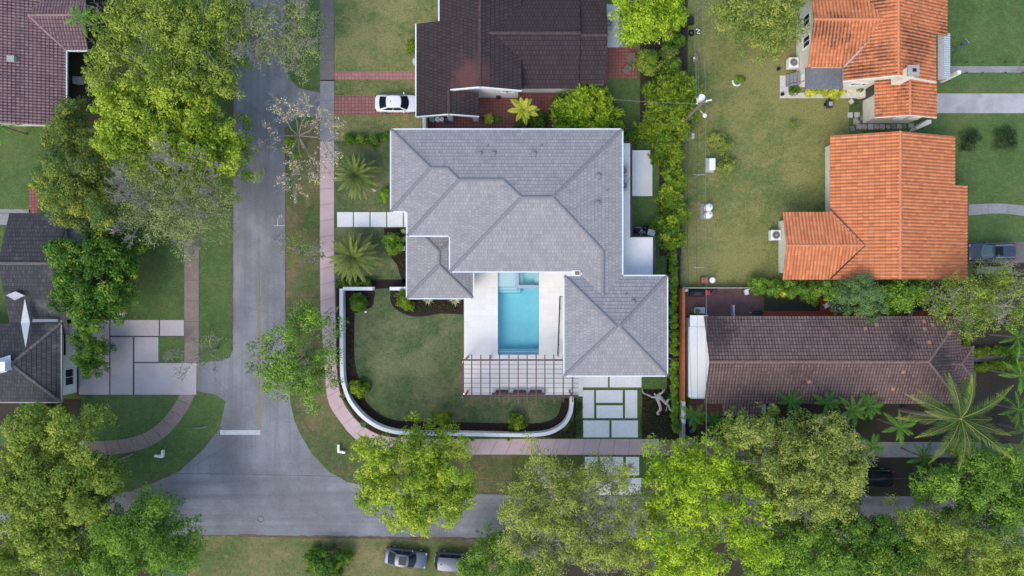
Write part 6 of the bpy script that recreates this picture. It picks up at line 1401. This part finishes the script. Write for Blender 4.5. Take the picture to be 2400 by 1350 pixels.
    panel('windscreen', front_b, front_t, .035, .965, .06, .94, (.018, 0, .018)); panel('rear_window', rear_b, rear_t, .06, .94, .12, .90, (-.014, 0, .02))
    for sg, (B_, T_2) in ((1, (Bl, Tl)), (-1, (Br, Tr))):
        panel('side_window', B_, T_2, .10, .47, .10, .90, (0, sg*.014, .008)); panel('side_window', B_, T_2, .50, .93, .10, .90, (0, sg*.014, .008))
    if sunroof: MB().box((FT-.55*(L/4.7), 0, zt+.052), (.75, hwt*1.35, .012)).build('sunroof', M['glass'], rf)
    if rails:
        for sg in (-1, 1): MB().tube([(RT+.15, sg*hwt*.93, zt+.02), (RT+.25, sg*hwt*.95, zt+.07), (FT-.35, sg*hwt*.95, zt+.08), (FT-.2, sg*hwt*.93, zt+.03)], .03, 6).build('roof_rail', M['galv'], rf)
    MB().box((RT+.35, 0, zt+.06), (.14, .05, .06)).build('antenna', M['black'], rf)
    for sg in (-1, 1):
        m_ = MB(); m_.box((FB-.42, sg*(W/2+.07), belt+.06), (.13, .26, .14), sg*.25); m_.build('mirror', M[paint], t_, bevel=.03)
        MB().box((L/2-.20, sg*W*.37, belt-.30), (.22, .26, .12), -sg*.45).build('headlight', M['lens'], t_, bevel=.04)
        MB().box((-L/2+.12, sg*W*.39, belt-.14), (.16, .30, .18), sg*.35).build('tail_light', M['amb'], t_, bevel=.04)
        for x_ in (-.30*L, .315*L):
            wm = MB().tube([(x_, sg*(W/2-.20), .33), (x_, sg*(W/2-.0), .33)], .335, 22).build('wheel', M['tyre'], t_, bevel=.03)
            MB().tube([(x_, sg*(W/2+.0), .33), (x_, sg*(W/2+.012), .33)], .22, 18).build('rim', M['rim'], wm)
    MB().box((L/2-.03, 0, .42), (.08, W*.62, .22)).build('grille', M['black'], t_, bevel=.02)
    MB().box((-L/2+.02, 0, .58), (.05, .5, .12)).build('number_plate', M['white'], t_)
    for x_, z_ in ((-.2*L, 0),):
        pass
    t_.location = loc; t_.rotation_euler = (0, 0, heading)
    return t_
car('white sedan parked on the red paved driveway, nose under the dark brown roof', 934.5, 246.5, 0, 'car_white', L=4.75, W=1.80)
car('silver-grey sedan-like crossover with sunroof parked on the southern grass, left of two', 953, 1302, R(-8), 'car_silver', L=4.55, W=1.82, Hh=1.55, sunroof=True)
car('silver-grey boxy wagon parked on the southern grass, half under the small green tree', 1071, 1310, R(-4), 'car_silver', L=4.6, W=1.82, Hh=1.68, kind='suv')
car('blue-grey estate car with roof rails beside the clean orange roof', 2311, 591, R(180+1), 'car_grey', L=4.8, W=1.84, Hh=1.62, kind='suv', sunroof=True, rails=True, glass='glass_blue')
car('black car mostly hidden by the golden olive tree', 2032, 1116, R(180), 'car_black', L=4.6, W=1.82, Hh=1.6, kind='suv')

# ------------------------------------------------------------------ POLES AND WIRES
pb = P(1592, 294); up_ = thing('utility_pole', 'wooden utility pole with white transformer and lamp arm rising from the leafy row', 'utility pole', tuple(pb))
ztp = 9.2; pt_ = Vector((pb.x, pb.y, ztp))
MB().tube([pb, Vector((pb.x, pb.y, 5)), pt_], [.17, .15, .12], 12).build('pole', M['wood'], up_)
tc = P(1645, 228, 8.3); MB().cyl((tc.x, tc.y, 7.5), .31, .85, 20).build('transformer', M['white'], up_, bevel=.03)
MB().tube([(pb.x, pb.y, 8.7), P(1655, 238, 8.9)], .04, 6).build('bracket', M['galv'], up_)
q = P(1655, 238, 8.9); m_ = MB(); m_.cyl(q, .09, .22, 10); m_.build('insulator', M['white'], up_)
m_ = MB(); m_.tube([q+Vector((.05, .05, .1)), P(1668, 234, 9.0)], .07, 8); m_.build('fuse_arm', M['white'], up_)
a_ = P(1653, 270, 7.8); MB().tube([(pb.x, pb.y, 7.2), P(1642, 261, 7.9), a_], .035, 6).build('lamp_arm', M['galv'], up_)
MB().cyl(a_-Vector((0, 0, .1)), .21, .16, 18, .12).build('lamp_head', M['white'], up_)
m_ = MB(); x_ = P(1634, 243, 8.3); m_.tube([(pb.x, pb.y, 8.0), x_], .03, 6); m_.build('service_bracket', M['galv'], up_)
for py_, z_ in ((232, 8.2), (243, 8.2)): m_ = MB(); m_.cyl(P(1633, py_, z_), .06, .18, 8); m_.build('insulator', M['white'], up_)
p2 = thing('utility_pole', 'utility pole hidden in the vivid yellow-green tree near the street', 'utility pole', tuple(P(1600, 1082)))
qb = P(1600, 1082); MB().tube([qb, Vector((qb.x, qb.y, 9.2))], [.16, .12], 10).build('pole', M['wood'], p2)
q = P(1658, 1140, 8.8); MB().tube([(qb.x, qb.y, 8.8), q], .035, 6).build('bracket', M['galv'], p2); MB().cyl(q, .08, .2, 8).build('insulator', M['white'], p2)
p3 = thing('service_post', 'short grey post with meter box beside the leafy row', 'post', tuple(P(1606, 334)))
q = P(1606, 334); MB().tube([q, q+Vector((0, 0, 3.2))], .05, 8).build('post', M['galv'], p3); MB().box(q+Vector((0, 0, 3.0)), (.22, .5, .4)).build('meter_box', M['grey_plastic'], p3)
def wire(label, pts, r=.016, sag=.3, mat='wire', group=None):
    mb = MB(); L = []
    for (x0, y0, z0), (x1, y1, z1) in zip(pts[:-1], pts[1:]):
        a, b = P(x0, y0, z0), P(x1, y1, z1)
        for k in range(13): s_ = k/12; p = a.lerp(b, s_); p.z -= 4*sag*s_*(1-s_); L.append(p)
    mb.tube(L, r, 5); tag(mb.build('overhead_wire', M[mat], None, loc=L[0]), label, 'wire', group)
wire('brightest overhead wire running north to south over the yellow-green lawn', [(1641, -250, 9), (1655, 238, 9), (1656, 700, 9), (1658, 1140, 9)], .022)
wire('thin overhead wire west of the brightest one, ending at the pole lamp arm', [(1629, -250, 8.6), (1634, 236, 8.4)], .016)
wire('thin overhead wire nearest the brightest one, north of the transformer', [(1634, -250, 8.6), (1638, 232, 8.5)], .014)
wire('thin overhead wire passing left of the transformer to the north', [(1624, -250, 8.2), (1632, 243, 8.2)], .014)
wire('westernmost overhead wire over the leafy row and lean-to roof', [(1612, -250, 6.5), (1613, 330, 6.2), (1613, 640, 6.2), (1624, 1000, 6.4), (1633, 1140, 7)], .016, mat='wire_dark')
wire('overhead wire from the pole south across the white lean-to', [(1636, 262, 7.8), (1634, 720, 7.6), (1640, 1140, 8)], .012, mat='wire_dark')
wire('thick service cable from the pole west to the umbrella plant terrace', [(1634, 243, 8.2), (1440, 233, 4.5)], .022, .25)
wire('service cable from the pole north-east over the lawn to the stained orange house', [(1656, 236, 8.6), (1868, 128, 5)], .014, .25)
wire('thin steep guy wire running down from the pole towards the service post', [(1632, 262, 7.8), (1608, 330, 3.0)], .012, .1)
wire('long dark wire crossing the bottom street from west to east', [(-100, 1106, 8), (600, 1112, 7.6), (1660, 1140, 8.8), (2600, 1104, 8)], .013, .15, 'wire_dark')
cl = thing('clothesline', 'clothesline with two T-shaped posts on the yellow-green lawn', 'clothesline', tuple(P(1628, 520)))
for y_ in (416, 628):
    q = P(1628, y_); m_ = MB(); m_.tube([q, q+Vector((0, 0, 1.8))], .03, 8); m_.tube([q+Vector((-.55, 0, 1.8)), q+Vector((.55, 0, 1.8))], .028, 6); m_.build('post', M['galv'], cl)
for dx in (-.5, 0, .5): a, b = P(1628, 416), P(1628, 628); MB().tube([a+Vector((dx, 0, 1.82)), (a+b)/2+Vector((dx, 0, 1.72)), b+Vector((dx, 0, 1.82))], .006, 4).build('line', M['wire'], cl)

# ------------------------------------------------------------------ SMALL THINGS
def lmark(label, c, p1, p2):
    t_ = MB(); w_ = .22
    for a, b in ((c, p1), (c, p2)):
        a, b = P(*a, .2), P(*b, .2); d = (b-a); mid = (a+b)/2; t_.box((mid.x, mid.y, .2+(.001 if b == P(*p2, .2) else 0)), (d.length+.12, w_, .4), math.atan2(d.y, d.x))
    tag(t_.build('street_marker', M['white'], None, loc=P(*c), bevel=.02), label, 'street marker')
lmark('white V-shaped street marker on the grass of the left corner', (381, 1070), (382, 1056), (365, 1068)); lmark('white V-shaped street marker on the grass of the right corner', (794, 1058), (794, 1043), (808, 1060))
mh_ = thing('manhole_cover', 'round manhole cover in the street junction', 'manhole', tuple(P(611, 1216, .018)))
q = P(611, 1216, .02); MB().cyl(q, .24, .006, 24).build('lid', M['asphalt'], mh_)
ring = MB(); n = 28
for k in range(n): a = 2*math.pi*k/n; ring.v += [(q.x+math.cos(a)*.27, q.y+math.sin(a)*.27, .028), (q.x+math.cos(a)*.33, q.y+math.sin(a)*.33, .028)]
ring.f = [(2*k, 2*k+1, (2*k+3) % (2*n), (2*k+2) % (2*n)) for k in range(n)]; ring.build('rim', M['dkmetal'], mh_)
# white appliance, tanks, table
bx_ = thing('garden_generator', 'white rounded generator cabinet on a grey base on the yellow-green lawn', 'generator', tuple(P(1663, 388)))
q = P(1662, 388); MB().box((q.x, q.y, .1), (.95, 1.5, .2)).build('base', M['grey_plastic'], bx_); MB().box((q.x+.08, q.y, .6), (.66, 1.25, .8)).build('cabinet', M['white'], bx_, bevel=.10)
for i, (x_, y_) in enumerate(((1656, 488), (1655.5, 505))):
    q = P(x_, y_); tk = thing('gas_cylinder', ('upper', 'lower')[i]+' of two round white gas cylinders side by side on the lawn', 'gas cylinder', tuple(q))
    MB().tube([q+Vector((0, 0, z_)) for z_ in (.08, .14, 1.0, 1.15, 1.22)], [.36, .40, .40, .30, .10], 24).build('tank', M['white'], tk, smooth=True)
    MB().cyl(q+Vector((.02, .02, 1.2)), .09, .12, 12).build('valve', M['galv'], tk)
q = P(1652, 496); tag(MB().box((q.x+.05, q.y, .035), (1.05, 1.65, .07)).build('concrete_pad', M['walk_grey'], None, loc=q), 'square grey concrete pad under the two white gas cylinders', 'concrete pad')
q = P(1661, 657); tb = thing('round_table', 'small round white table on the lawn by the thin low wall', 'table', tuple(q)); q = P(1663, 657); MB().cyl(q+Vector((.1, 0, .66)), .30, .04, 24).build('tabletop', M['white'], tb); MB().tube([q+Vector((.1, 0, 0)), q+Vector((.1, 0, .66))], [.18, .04], 10).build('leg', M['galv'], tb)
q = P(1649, 657); tag(MB().box((q.x, q.y, .25), (.75, .6, .5)).build('garden_crate', M['terra_pot'], None, loc=q, bevel=.02), 'brown crate beside the small round white table', 'crate')
# patio bench and chair on the red patio
def slat_seat(name, label, px, py, w_, d_, rz, back=True):
    q = P(px, py, .03); t_ = thing(name, label, name.split('_')[-1], (0, 0, 0)); m_ = MB()
    n = 5
    for k in range(n): m_.box((0, -d_/2+d_*(k+.5)/n, .42), (w_, d_/n*.72, .03))
    m_.build('seat', M['wood'], t_)
    for sx in (-1, 1):
        for sy in (-1, 1): MB().box((sx*(w_/2-.05), sy*(d_/2-.04), .205), (.06, .06, .40)).build('leg', M['wood'], t_)
        MB().box((sx*(w_/2-.0), 0, .62), (.07, d_, .04)).build('armrest', M['wood'], t_)
    m_ = MB()
    for k in range(4): m_.box((0, d_/2+.02*k, .52+.1*k), (w_, .03, .07))
    m_.build('backrest', M['wood'], t_); t_.location = q; t_.rotation_euler = (0, 0, rz); return t_
slat_seat('garden_bench', 'weathered wooden bench on the red patio beside the round bush', 1476, 143, 1.25, .6, R(-90)); slat_seat('garden_chair', 'weathered wooden chair turned askew on the red patio', 1467, 168, .62, .6, R(-35))
slat_seat('garden_chair', 'white slatted garden chair with a plant on it near the white lean-to', 1636, 728, 1.0, .55, R(0)); 
for ch in bpy.data.objects:
    if ch.parent and ch.parent.get('label', '').startswith('white slatted'):
        ch.data = ch.data.copy(); ch.data.materials.clear(); ch.data.materials.append(M['white'])
shrub('small potted plant resting on the white slatted garden chair', 1631, 727, 6, 'l_green', .75, per=16)
# bins below the carport
for i, (x_, m_, lab, r_) in enumerate(((1014, 'grey_plastic', 'grey round bin under the carport edge, nearest the white side wall', .28), (1027, 'white', 'white round bin under the carport edge, left of two', .24), (1037, 'white', 'white round bin under the carport edge, right of two', .22))):
    q = P(x_, 283); b_ = thing('bin', lab, 'bin', tuple(q)); MB().cyl(q, r_*.85, .62, 18, r_).build('body', M[m_], b_); MB().cyl(q+Vector((0, 0, .62)), r_*1.05, .06, 18, r_*.8).build('lid', M[m_], b_); MB().box(q+Vector((0, 0, .70)), (.18, .04, .04)).build('handle', M['dkmetal'], b_)
q = P(1049, 283); t_ = thing('storage_crate', 'blue open crate of odds and ends beside the white bins', 'crate', tuple(q)); m_ = MB()
for dx, dy, sx, sy in ((0, -.24, .7, .03), (0, .24, .7, .03), (-.34, 0, .03, .45), (.34, 0, .03, .45)): m_.box((q.x+dx, q.y+dy, .2), (sx, sy, .4))
m_.box((q.x, q.y, .02), (.7, .5, .03)); m_.build('crate', M['blue_plastic'], t_)
MB().box((q.x-.1, q.y, .28), (.25, .3, .3), .4).build('contents', M['terra_pot'], t_, bevel=.04)
for x_, y_, s_, lab in ((1132, 278, .22, 'square clay planter on the red terrace beside the carport'), (1140, 280, .16, 'small round pot right of the square clay planter')):
    q = P(x_, y_); t_ = thing('plant_pot', lab, 'pot', tuple(q)); MB().cyl(q, s_*.7, .3, 4 if s_ > .2 else 16, s_).build('pot', M['terra_pot'], t_); MB().cyl(q+Vector((0, 0, .27)), s_*.85, .04, 4 if s_ > .2 else 16).build('soil', M['soil'], t_)
# patio of the brown house: grill, chair, bins
q = P(1629, 688); t_ = thing('barbecue', 'large black covered barbecue against the thin wall on the brick patio', 'barbecue', tuple(q))
MB().box((q.x, q.y, .45), (1.55, .65, .7)).build('cover', M['black'], t_, bevel=.12); MB().tube([(q.x-.4, q.y, .86), (q.x+.4, q.y, .86)], .22, 14).build('hood', M['dkmetal'], t_, bevel=.05)
q = P(1655, 686); tag(MB().box((q.x, q.y, .3), (.5, .45, .6), taper=1.1).build('storage_box', M['red_plastic'], None, loc=q, bevel=.05), 'red plastic box right of the black barbecue', 'box')
q = P(1671, 683); b_ = thing('bin', 'dark grey round bin right of the red box on the brick patio', 'bin', tuple(q)); MB().cyl(q, .2, .5, 16, .25).build('body', M['dkmetal'], b_); MB().cyl(q+Vector((0, 0, .5)), .26, .05, 16, .2).build('lid', M['dkmetal'], b_)
q = P(1600, 681); tag(MB().box((q.x+.1, q.y, .5), (.65, .25, .04), .15, 0, .3).build('leaning_board', M['white'], None, loc=q), 'white board leaning in the north-west corner of the brick patio', 'board')
def chair(label, px, py, rz, mat, seatm):
    q = P(px, py); t_ = thing('chair', label, 'chair', (0, 0, 0)); MB().box((0, 0, .44), (.5, .5, .05)).build('seat', M[seatm], t_, bevel=.02)
    for sx in (-1, 1):
        for sy in (-1, 1): MB().tube([(sx*.22, sy*.22, 0), (sx*.2, sy*.2, .42)], .02, 6).build('leg', M[mat], t_)
        MB().tube([(sx*.27, -.2, .45), (sx*.28, -.2, .66), (sx*.28, .25, .68)], .02, 6).build('armrest', M[mat], t_)
    MB().box((0, .27, .70), (.5, .05, .5), 0, 0, -.2).build('backrest', M[seatm], t_, bevel=.02); t_.location = q; t_.rotation_euler = (0, 0, rz)
chair('blue and white patio chair against the low wall of the brick patio', 1746, 685, R(10), 'blue_plastic', 'white'); chair('pale chair on the red strip between grey-green tree and brown roof', 1932, 716, R(30), 'galv', 'white'); chair('dark chair in the shade near the north-east end of the brown roof', 2128, 734, R(-10), 'black', 'grey_plastic')
q = P(1773, 733); t_ = thing('folded_sunshade', 'black folded sunshade lying on the brick patio at the brown roof edge', 'sunshade', tuple(q)); MB().tube([(q.x-.6, q.y+.02, .35), (q.x-.2, q.y, .45), (q.x+.35, q.y, .45), (q.x+.6, q.y, .3)], [.12, .22, .28, .05], 9).build('canopy', M['black'], t_); MB().tube([(q.x-.9, q.y+.06, .3), (q.x-.6, q.y+.02, .35)], .03, 6).build('pole', M['galv'], t_)
q = P(1714, 727); tag(MB().box((q.x, q.y, .45), (.14, 1.15, .9), .03).build('short_wall', M['galv'], None, loc=q), 'short pale upright panel on the brick patio', 'panel')
# pool equipment east of the terrace
t_ = thing('pool_equipment', 'black pool pump equipment on a dark pad at the terrace corner', 'pool equipment', tuple(P(1503, 541))); q = P(1501, 541)
MB().bb((PX(1481), PY(554), .0), (PX(1519), PY(527), .10)).build('pad', M['dkmetal'], t_)
for x_, y_ in ((1491, 541), (1510, 535)): c0 = P(x_, y_, .1); MB().tube([c0+Vector((0, 0, z)) for z in (0, .7, .85, .9)], [.24, .26, .2, .05], 16).build('filter_tank', M['black'], t_)
for k, (x0, y0, x1, y1) in enumerate(((1495, 532, 1512, 548), (1500, 551, 1514, 540), (1488, 534, 1505, 534), (1497, 545, 1516, 547))): MB().tube([P(x0, y0, .35), P((x0+x1)/2+2, (y0+y1)/2-2, .4), P(x1, y1, .3)], .045, 8).build('pipe', M['galv'] if k % 2 else M['grey_plastic'], t_)
MB().box(P(1503, 541, .4), (.35, .25, .3), .5).build('pump', M['grey_plastic'], t_, bevel=.05)
q = P(1527, 545, 1.0); tag(MB().box((q.x, q.y, .9), (.75, .6, .1), -.25, 0, .1).build('cabinet_lid', M['white'], None, loc=(q.x, q.y, 0)), 'tilted white panel beside the black pool equipment', 'panel')
for y_ in (562,): 
    q = P(1532, y_, 2.2); t_ = thing('wall_box', 'tall narrow white-rimmed box on the outside of the terrace corner', 'wall box', tuple(P(1532, y_))); MB().box((q.x, q.y, 1.1), (.22, .5, 2.2)).build('box', M['dkmetal'], t_); MB().box((q.x, q.y, 2.215), (.28, .56, .02)).build('rim', M['white'], t_)
# items around the yellow-green lawn
q = P(1620, 78); ty = MB(); 
for k in range(20):
    pass
tor = MB(); R0, r0 = .25, .09
for i in range(24):
    for j in range(8): a, b = 2*math.pi*i/24, 2*math.pi*j/8; tor.v.append((q.x+(R0+r0*math.cos(b))*math.cos(a), q.y+(R0+r0*math.cos(b))*math.sin(a), r0+r0*math.sin(b)))
tor.f = [(i*8+j, ((i+1) % 24)*8+j, ((i+1) % 24)*8+(j+1) % 8, i*8+(j+1) % 8) for i in range(24) for j in range(8)]
tag(tor.build('old_tyre', M['tyre'], None, loc=q, smooth=True), 'old tyre lying on bare ground under the overhead wires', 'tyre')
q = P(1633, 76); t_ = thing('toy_cart', 'black and white toy-like cart beside the old tyre', 'cart', tuple(q)); MB().box((q.x, q.y, .2), (.4, .62, .2)).build('bed', M['black'], t_, bevel=.03)
for dx, dy, r_ in ((-.1, .2, .6), (.12, .1, -.5), (0, -.1, .9), (.1, -.25, .2)): MB().box((q.x+dx, q.y+dy, .36), (.26, .08, .08), r_).build('handle_bar', M['white'], t_)
for y_, s_ in ((85, (.8, 1.0)), (100, (.6, .6)), (52, (1.3, .9))): 
    q = P(1600 if y_ > 60 else 1612, y_); sh = MB(); sh.box((q.x, q.y, .35), (s_[0], s_[1], .7), .2, taper=.8); tag(sh.build('covered_pile', M['black'], None, loc=q, bevel=.15), {85: 'dark tarp-covered pile at the shrub edge, middle of three under the wires', 100: 'smallest dark tarp-covered pile at the shrub edge under the wires', 52: 'largest dark tarp-covered pile at the top under the wires'}[y_], 'covered pile')
t_ = thing('dog_house', 'small weathered timber hutch below the overhead wires', 'hutch', tuple(P(1627, 140))); q = P(1627, 142); MB().box((q.x, q.y, .3), (.55, .65, .6)).build('box', M['wood'], t_); MB().box((q.x-.15, q.y+.05, .62), (.18, .18, .03), .3).build('lid', M['white'], t_); q = P(1628, 131); MB().box((q.x, q.y, .45), (.4, .4, .06), .7, .3).build('roof', M['wood'], t_)
arcp = [tuple(P(1727+9.5*math.cos(a), 191-9.5*math.sin(a), .1)) for a in np.linspace(R(165), R(350), 16)]
tag(MB().tube(arcp, .09, 8).build('edging_ring', M['white'], None, loc=P(1727, 191)), 'broken white edging ring on the lawn', 'edging ring')
for x_, y_, lab in ((1823, 163, 'small black pot on the grass left of the cream steps'), (1832, 222, 'small black pot on the corner of the pale L-shaped walk')):
    q = P(x_, y_, .03); t_ = thing('plant_pot', lab, 'pot', tuple(q)); MB().cyl(q, .14, .28, 16, .19).build('pot', M['black'], t_); MB().cyl(q+Vector((0, 0, .24)), .16, .03, 16).build('soil', M['soil'], t_)
q = P(1940, 246); t_ = thing('garden_cart', 'dark grey cart with square tray on the lawn left of the square stones', 'cart', tuple(q)); MB().box((q.x, q.y, .35), (.62, .85, .3)).build('body', M['dkmetal'], t_, bevel=.05); MB().box((q.x+.08, q.y, .52), (.38, .42, .03)).build('tray', M['grey_plastic'], t_)
for sx in (-1, 1): MB().tube([(q.x+sx*.35, q.y, .18), (q.x+sx*.41, q.y, .18)], .18, 14).build('wheel', M['tyre'], t_)
q = P(2017, 221); tag(MB().box((q.x-.1, q.y, .35), (.6, 1.0, .7)).build('storage_chest', M['cream'], None, loc=q, bevel=.03), 'beige storage chest against the cream wall by the dark door', 'chest')
q = P(2003, 205); t_ = thing('plant_pot', 'clay pot with red plant beside the beige chest', 'pot', tuple(q)); MB().cyl(q, .2, .4, 16, .27).build('pot', M['terra_pot'], t_); MB().cyl(q+Vector((0, 0, .36)), .22, .03, 16).build('soil', M['soil'], t_)
shrub('small leafy potted plant between clay pot and beige chest', 2015, 207, 7, 'l_hedge', .9, per=16)
q = P(2006, 242); t_ = thing('bucket', 'small dark bucket on the grass beside the tilted square stone', 'bucket', tuple(q)); MB().cyl(q, .14, .3, 16, .18).build('body', M['dkmetal'], t_); MB().tube([q+Vector((math.cos(a)*.18, 0, .3+.15*math.sin(a))) for a in np.linspace(0, math.pi, 9)], .008, 4).build('handle', M['galv'], t_)
# square stepping stones round the garage wing
M['stone_white'] = m_ground('pale_stepping_stone', (.46, .45, .44), (.58, .56, .55), None, 3, 9, .1); M['stone_grey'] = m_ground('grey_stepping_stone', (.16, .16, .16), (.26, .25, .25), None, 3, 9, .1)
t = NT('mosaic_stone'); vo = t.n('ShaderNodeTexVoronoi', Vector=t.co(), Scale=5.0); vo.feature = 'F1'
col = t.ramp(t.n('ShaderNodeSeparateColor', Color=vo.outputs['Color']).outputs[0], [(.35, (.45, .38, .36)), (.45, (.22, .07, .07)), (.7, (.50, .45, .42)), (.9, (.30, .11, .10))]); M['stone_mosaic'] = t.fin(col, .8)
stones = [(1993, 269.5, 0, 'w', 'plain white square stone, upper left of the pair below the bucket'), (2009, 269.5, 0, 'w', 'plain white square stone, upper right of the pair below the bucket'), (2008, 284.5, .05, 'm', 'larger pink mosaic stone below the two plain white ones'), (2016.5, 277, .3, 'g', 'grey round-cornered stone beside the garage corner'),
 (1998, 301, .2, 'g', 'dark grey stone at the far left end of the row'), (2014, 297, 0, 'm', 'first pink mosaic stone at the left of the long row'), (2027, 297, 0, 'm', 'second pink mosaic stone of the long row'), (2041, 297, 0, 'w', 'plain white stone within the long row'), (2055, 297, .02, 'm', 'pink mosaic stone just right of the plain white one in the row'),
 (2068.5, 297, .06, 'm', 'tilted pink mosaic stone in the middle of the long row'), (2082, 297, .2, 'm', 'small broken mosaic stone in the middle of the long row'), (2095, 296.5, .1, 'g', 'dark grey stone in the long row, left of a mosaic one'), (2108, 296.5, 0, 'm', 'pink mosaic stone between two dark stones in the long row'), (2120, 296, .1, 'g', 'smaller dark stone in the long row right of a mosaic one'), (2136, 295, .05, 'm', 'red-speckled mosaic stone near the right end of the row'), (2155, 294, .3, 'g', 'pale grey round stone at the right end under the slanted wing wall')]
for x_, y_, r_, k, lab in stones:
    q = P(x_, y_, .04); d = {'w': .56, 'm': .56, 'g': .50}[k]; d = .70 if 'larger' in lab else (.42 if 'small' in lab else d)
    tag(MB().box((q.x, q.y, .02), (d, d, .05), r_).build('stepping_stone', M[{'w': 'stone_white', 'm': 'stone_mosaic', 'g': 'stone_grey'}[k]], None, loc=(q.x, q.y, 0), bevel=.02), lab, 'stepping stone', 'square stepping stones beside the garage wing')
q = P(1995, 238, .05); tag(MB().box((q.x, q.y, .05), (.45, .45, .08), .7).build('stepping_stone', M['stone_white'], None, loc=(q.x, q.y, 0)), 'tilted square white stone with a dark centre left of the bucket', 'stepping stone')
# bicycle at the right
bk = thing('bicycle', 'bicycle lying on the grass at the right of the corrugated awning', 'bicycle', tuple(P(2250, 112)))
c0 = P(2238, 121, .25); c1 = P(2263, 101, .25); d = (c1-c0).normalized(); n_ = Vector((-d.y, d.x, 0))
for c_ in (c0, c1):
    wl = MB(); wl.tube([c_+(d*math.cos(a)+(n_*.35+Vector((0, 0, .9)))*math.sin(a))*.30+Vector((0, 0, .08)) for a in np.linspace(0, 2*math.pi, 21)], .022, 6, False); wh_ = wl.build('wheel', M['tyre'], bk)
    sp = MB(); [sp.tube([c_+Vector((0, 0, .08)), c_+(d*math.cos(a)+(n_*.35+Vector((0, 0, .9)))*math.sin(a))*.29+Vector((0, 0, .08))], .004, 3) for a in np.linspace(0, 2*math.pi, 13)[:-1]]; sp.build('spokes', M['galv'], wh_)
md = (c0+c1)/2+Vector((0, 0, .3))+n_*.1; fr = MB(); sd_ = md+n_*.15-d*.15+Vector((0, 0, .3)); hd = c1-d*.18+n_*.15+Vector((0, 0, .55))
for a, b in ((c0+Vector((0, 0, .1)), md), (md, hd), (sd_, hd), (md, sd_), (c0+Vector((0, 0, .1)), sd_), (c1+Vector((0, 0, .1)), hd)): fr.tube([a, b], .02, 6)
fr.build('frame', M['blue_plastic'], bk); MB().tube([hd+n_*.3+Vector((0, 0, .1)), hd+Vector((0, 0, .12)), hd-n_*.3+Vector((0, 0, .1))], .02, 6).build('handlebar', M['galv'], bk); MB().box(sd_+Vector((0, 0, .06)), (.25, .12, .06), math.atan2(d.y, d.x)).build('saddle', M['black'], bk)
for i, (x_, y_) in enumerate([(x_, y_) for y_ in (148, 173) for x_ in (2261, 2298, 2351, 2392)]):
    q = P(x_, y_); t_ = thing('path_light', 'small black path light %s the narrow path at the right, %s from the house' % (('north of', 'south of')[i//4], ('first', 'second', 'third', 'fourth')[i % 4]), 'path light', tuple(q), 'path lights along the narrow right path')
    MB().tube([q, q+Vector((0, 0, .38))], .02, 6).build('stake', M['black'], t_); MB().cyl(q+Vector((0, 0, .38)), .10, .06, 12, .03).build('hood', M['black'], t_)
# odds and ends by the block wall
q = P(1613, 983); t_ = thing('barrel', 'blue barrel lying between block wall and slender palm, upper of two', 'barrel', tuple(q)); MB().tube([q+Vector((0, -.4, .25)), q+Vector((0, .4, .25))], .22, 14).build('body', M['blue_plastic'], t_); MB().tube([q+Vector((0, .4, .25)), q+Vector((0, .43, .25))], .2, 14).build('lid', M['white'], t_)
q = P(1618, 1007); t_ = thing('barrel', 'small round blue tub right of the hollow block wall', 'barrel', tuple(q)); MB().cyl(q, .22, .5, 16, .25).build('body', M['blue_plastic'], t_); MB().cyl(q+Vector((0, 0, .5)), .25, .04, 16, .22).build('lid', M['blue_plastic'], t_)
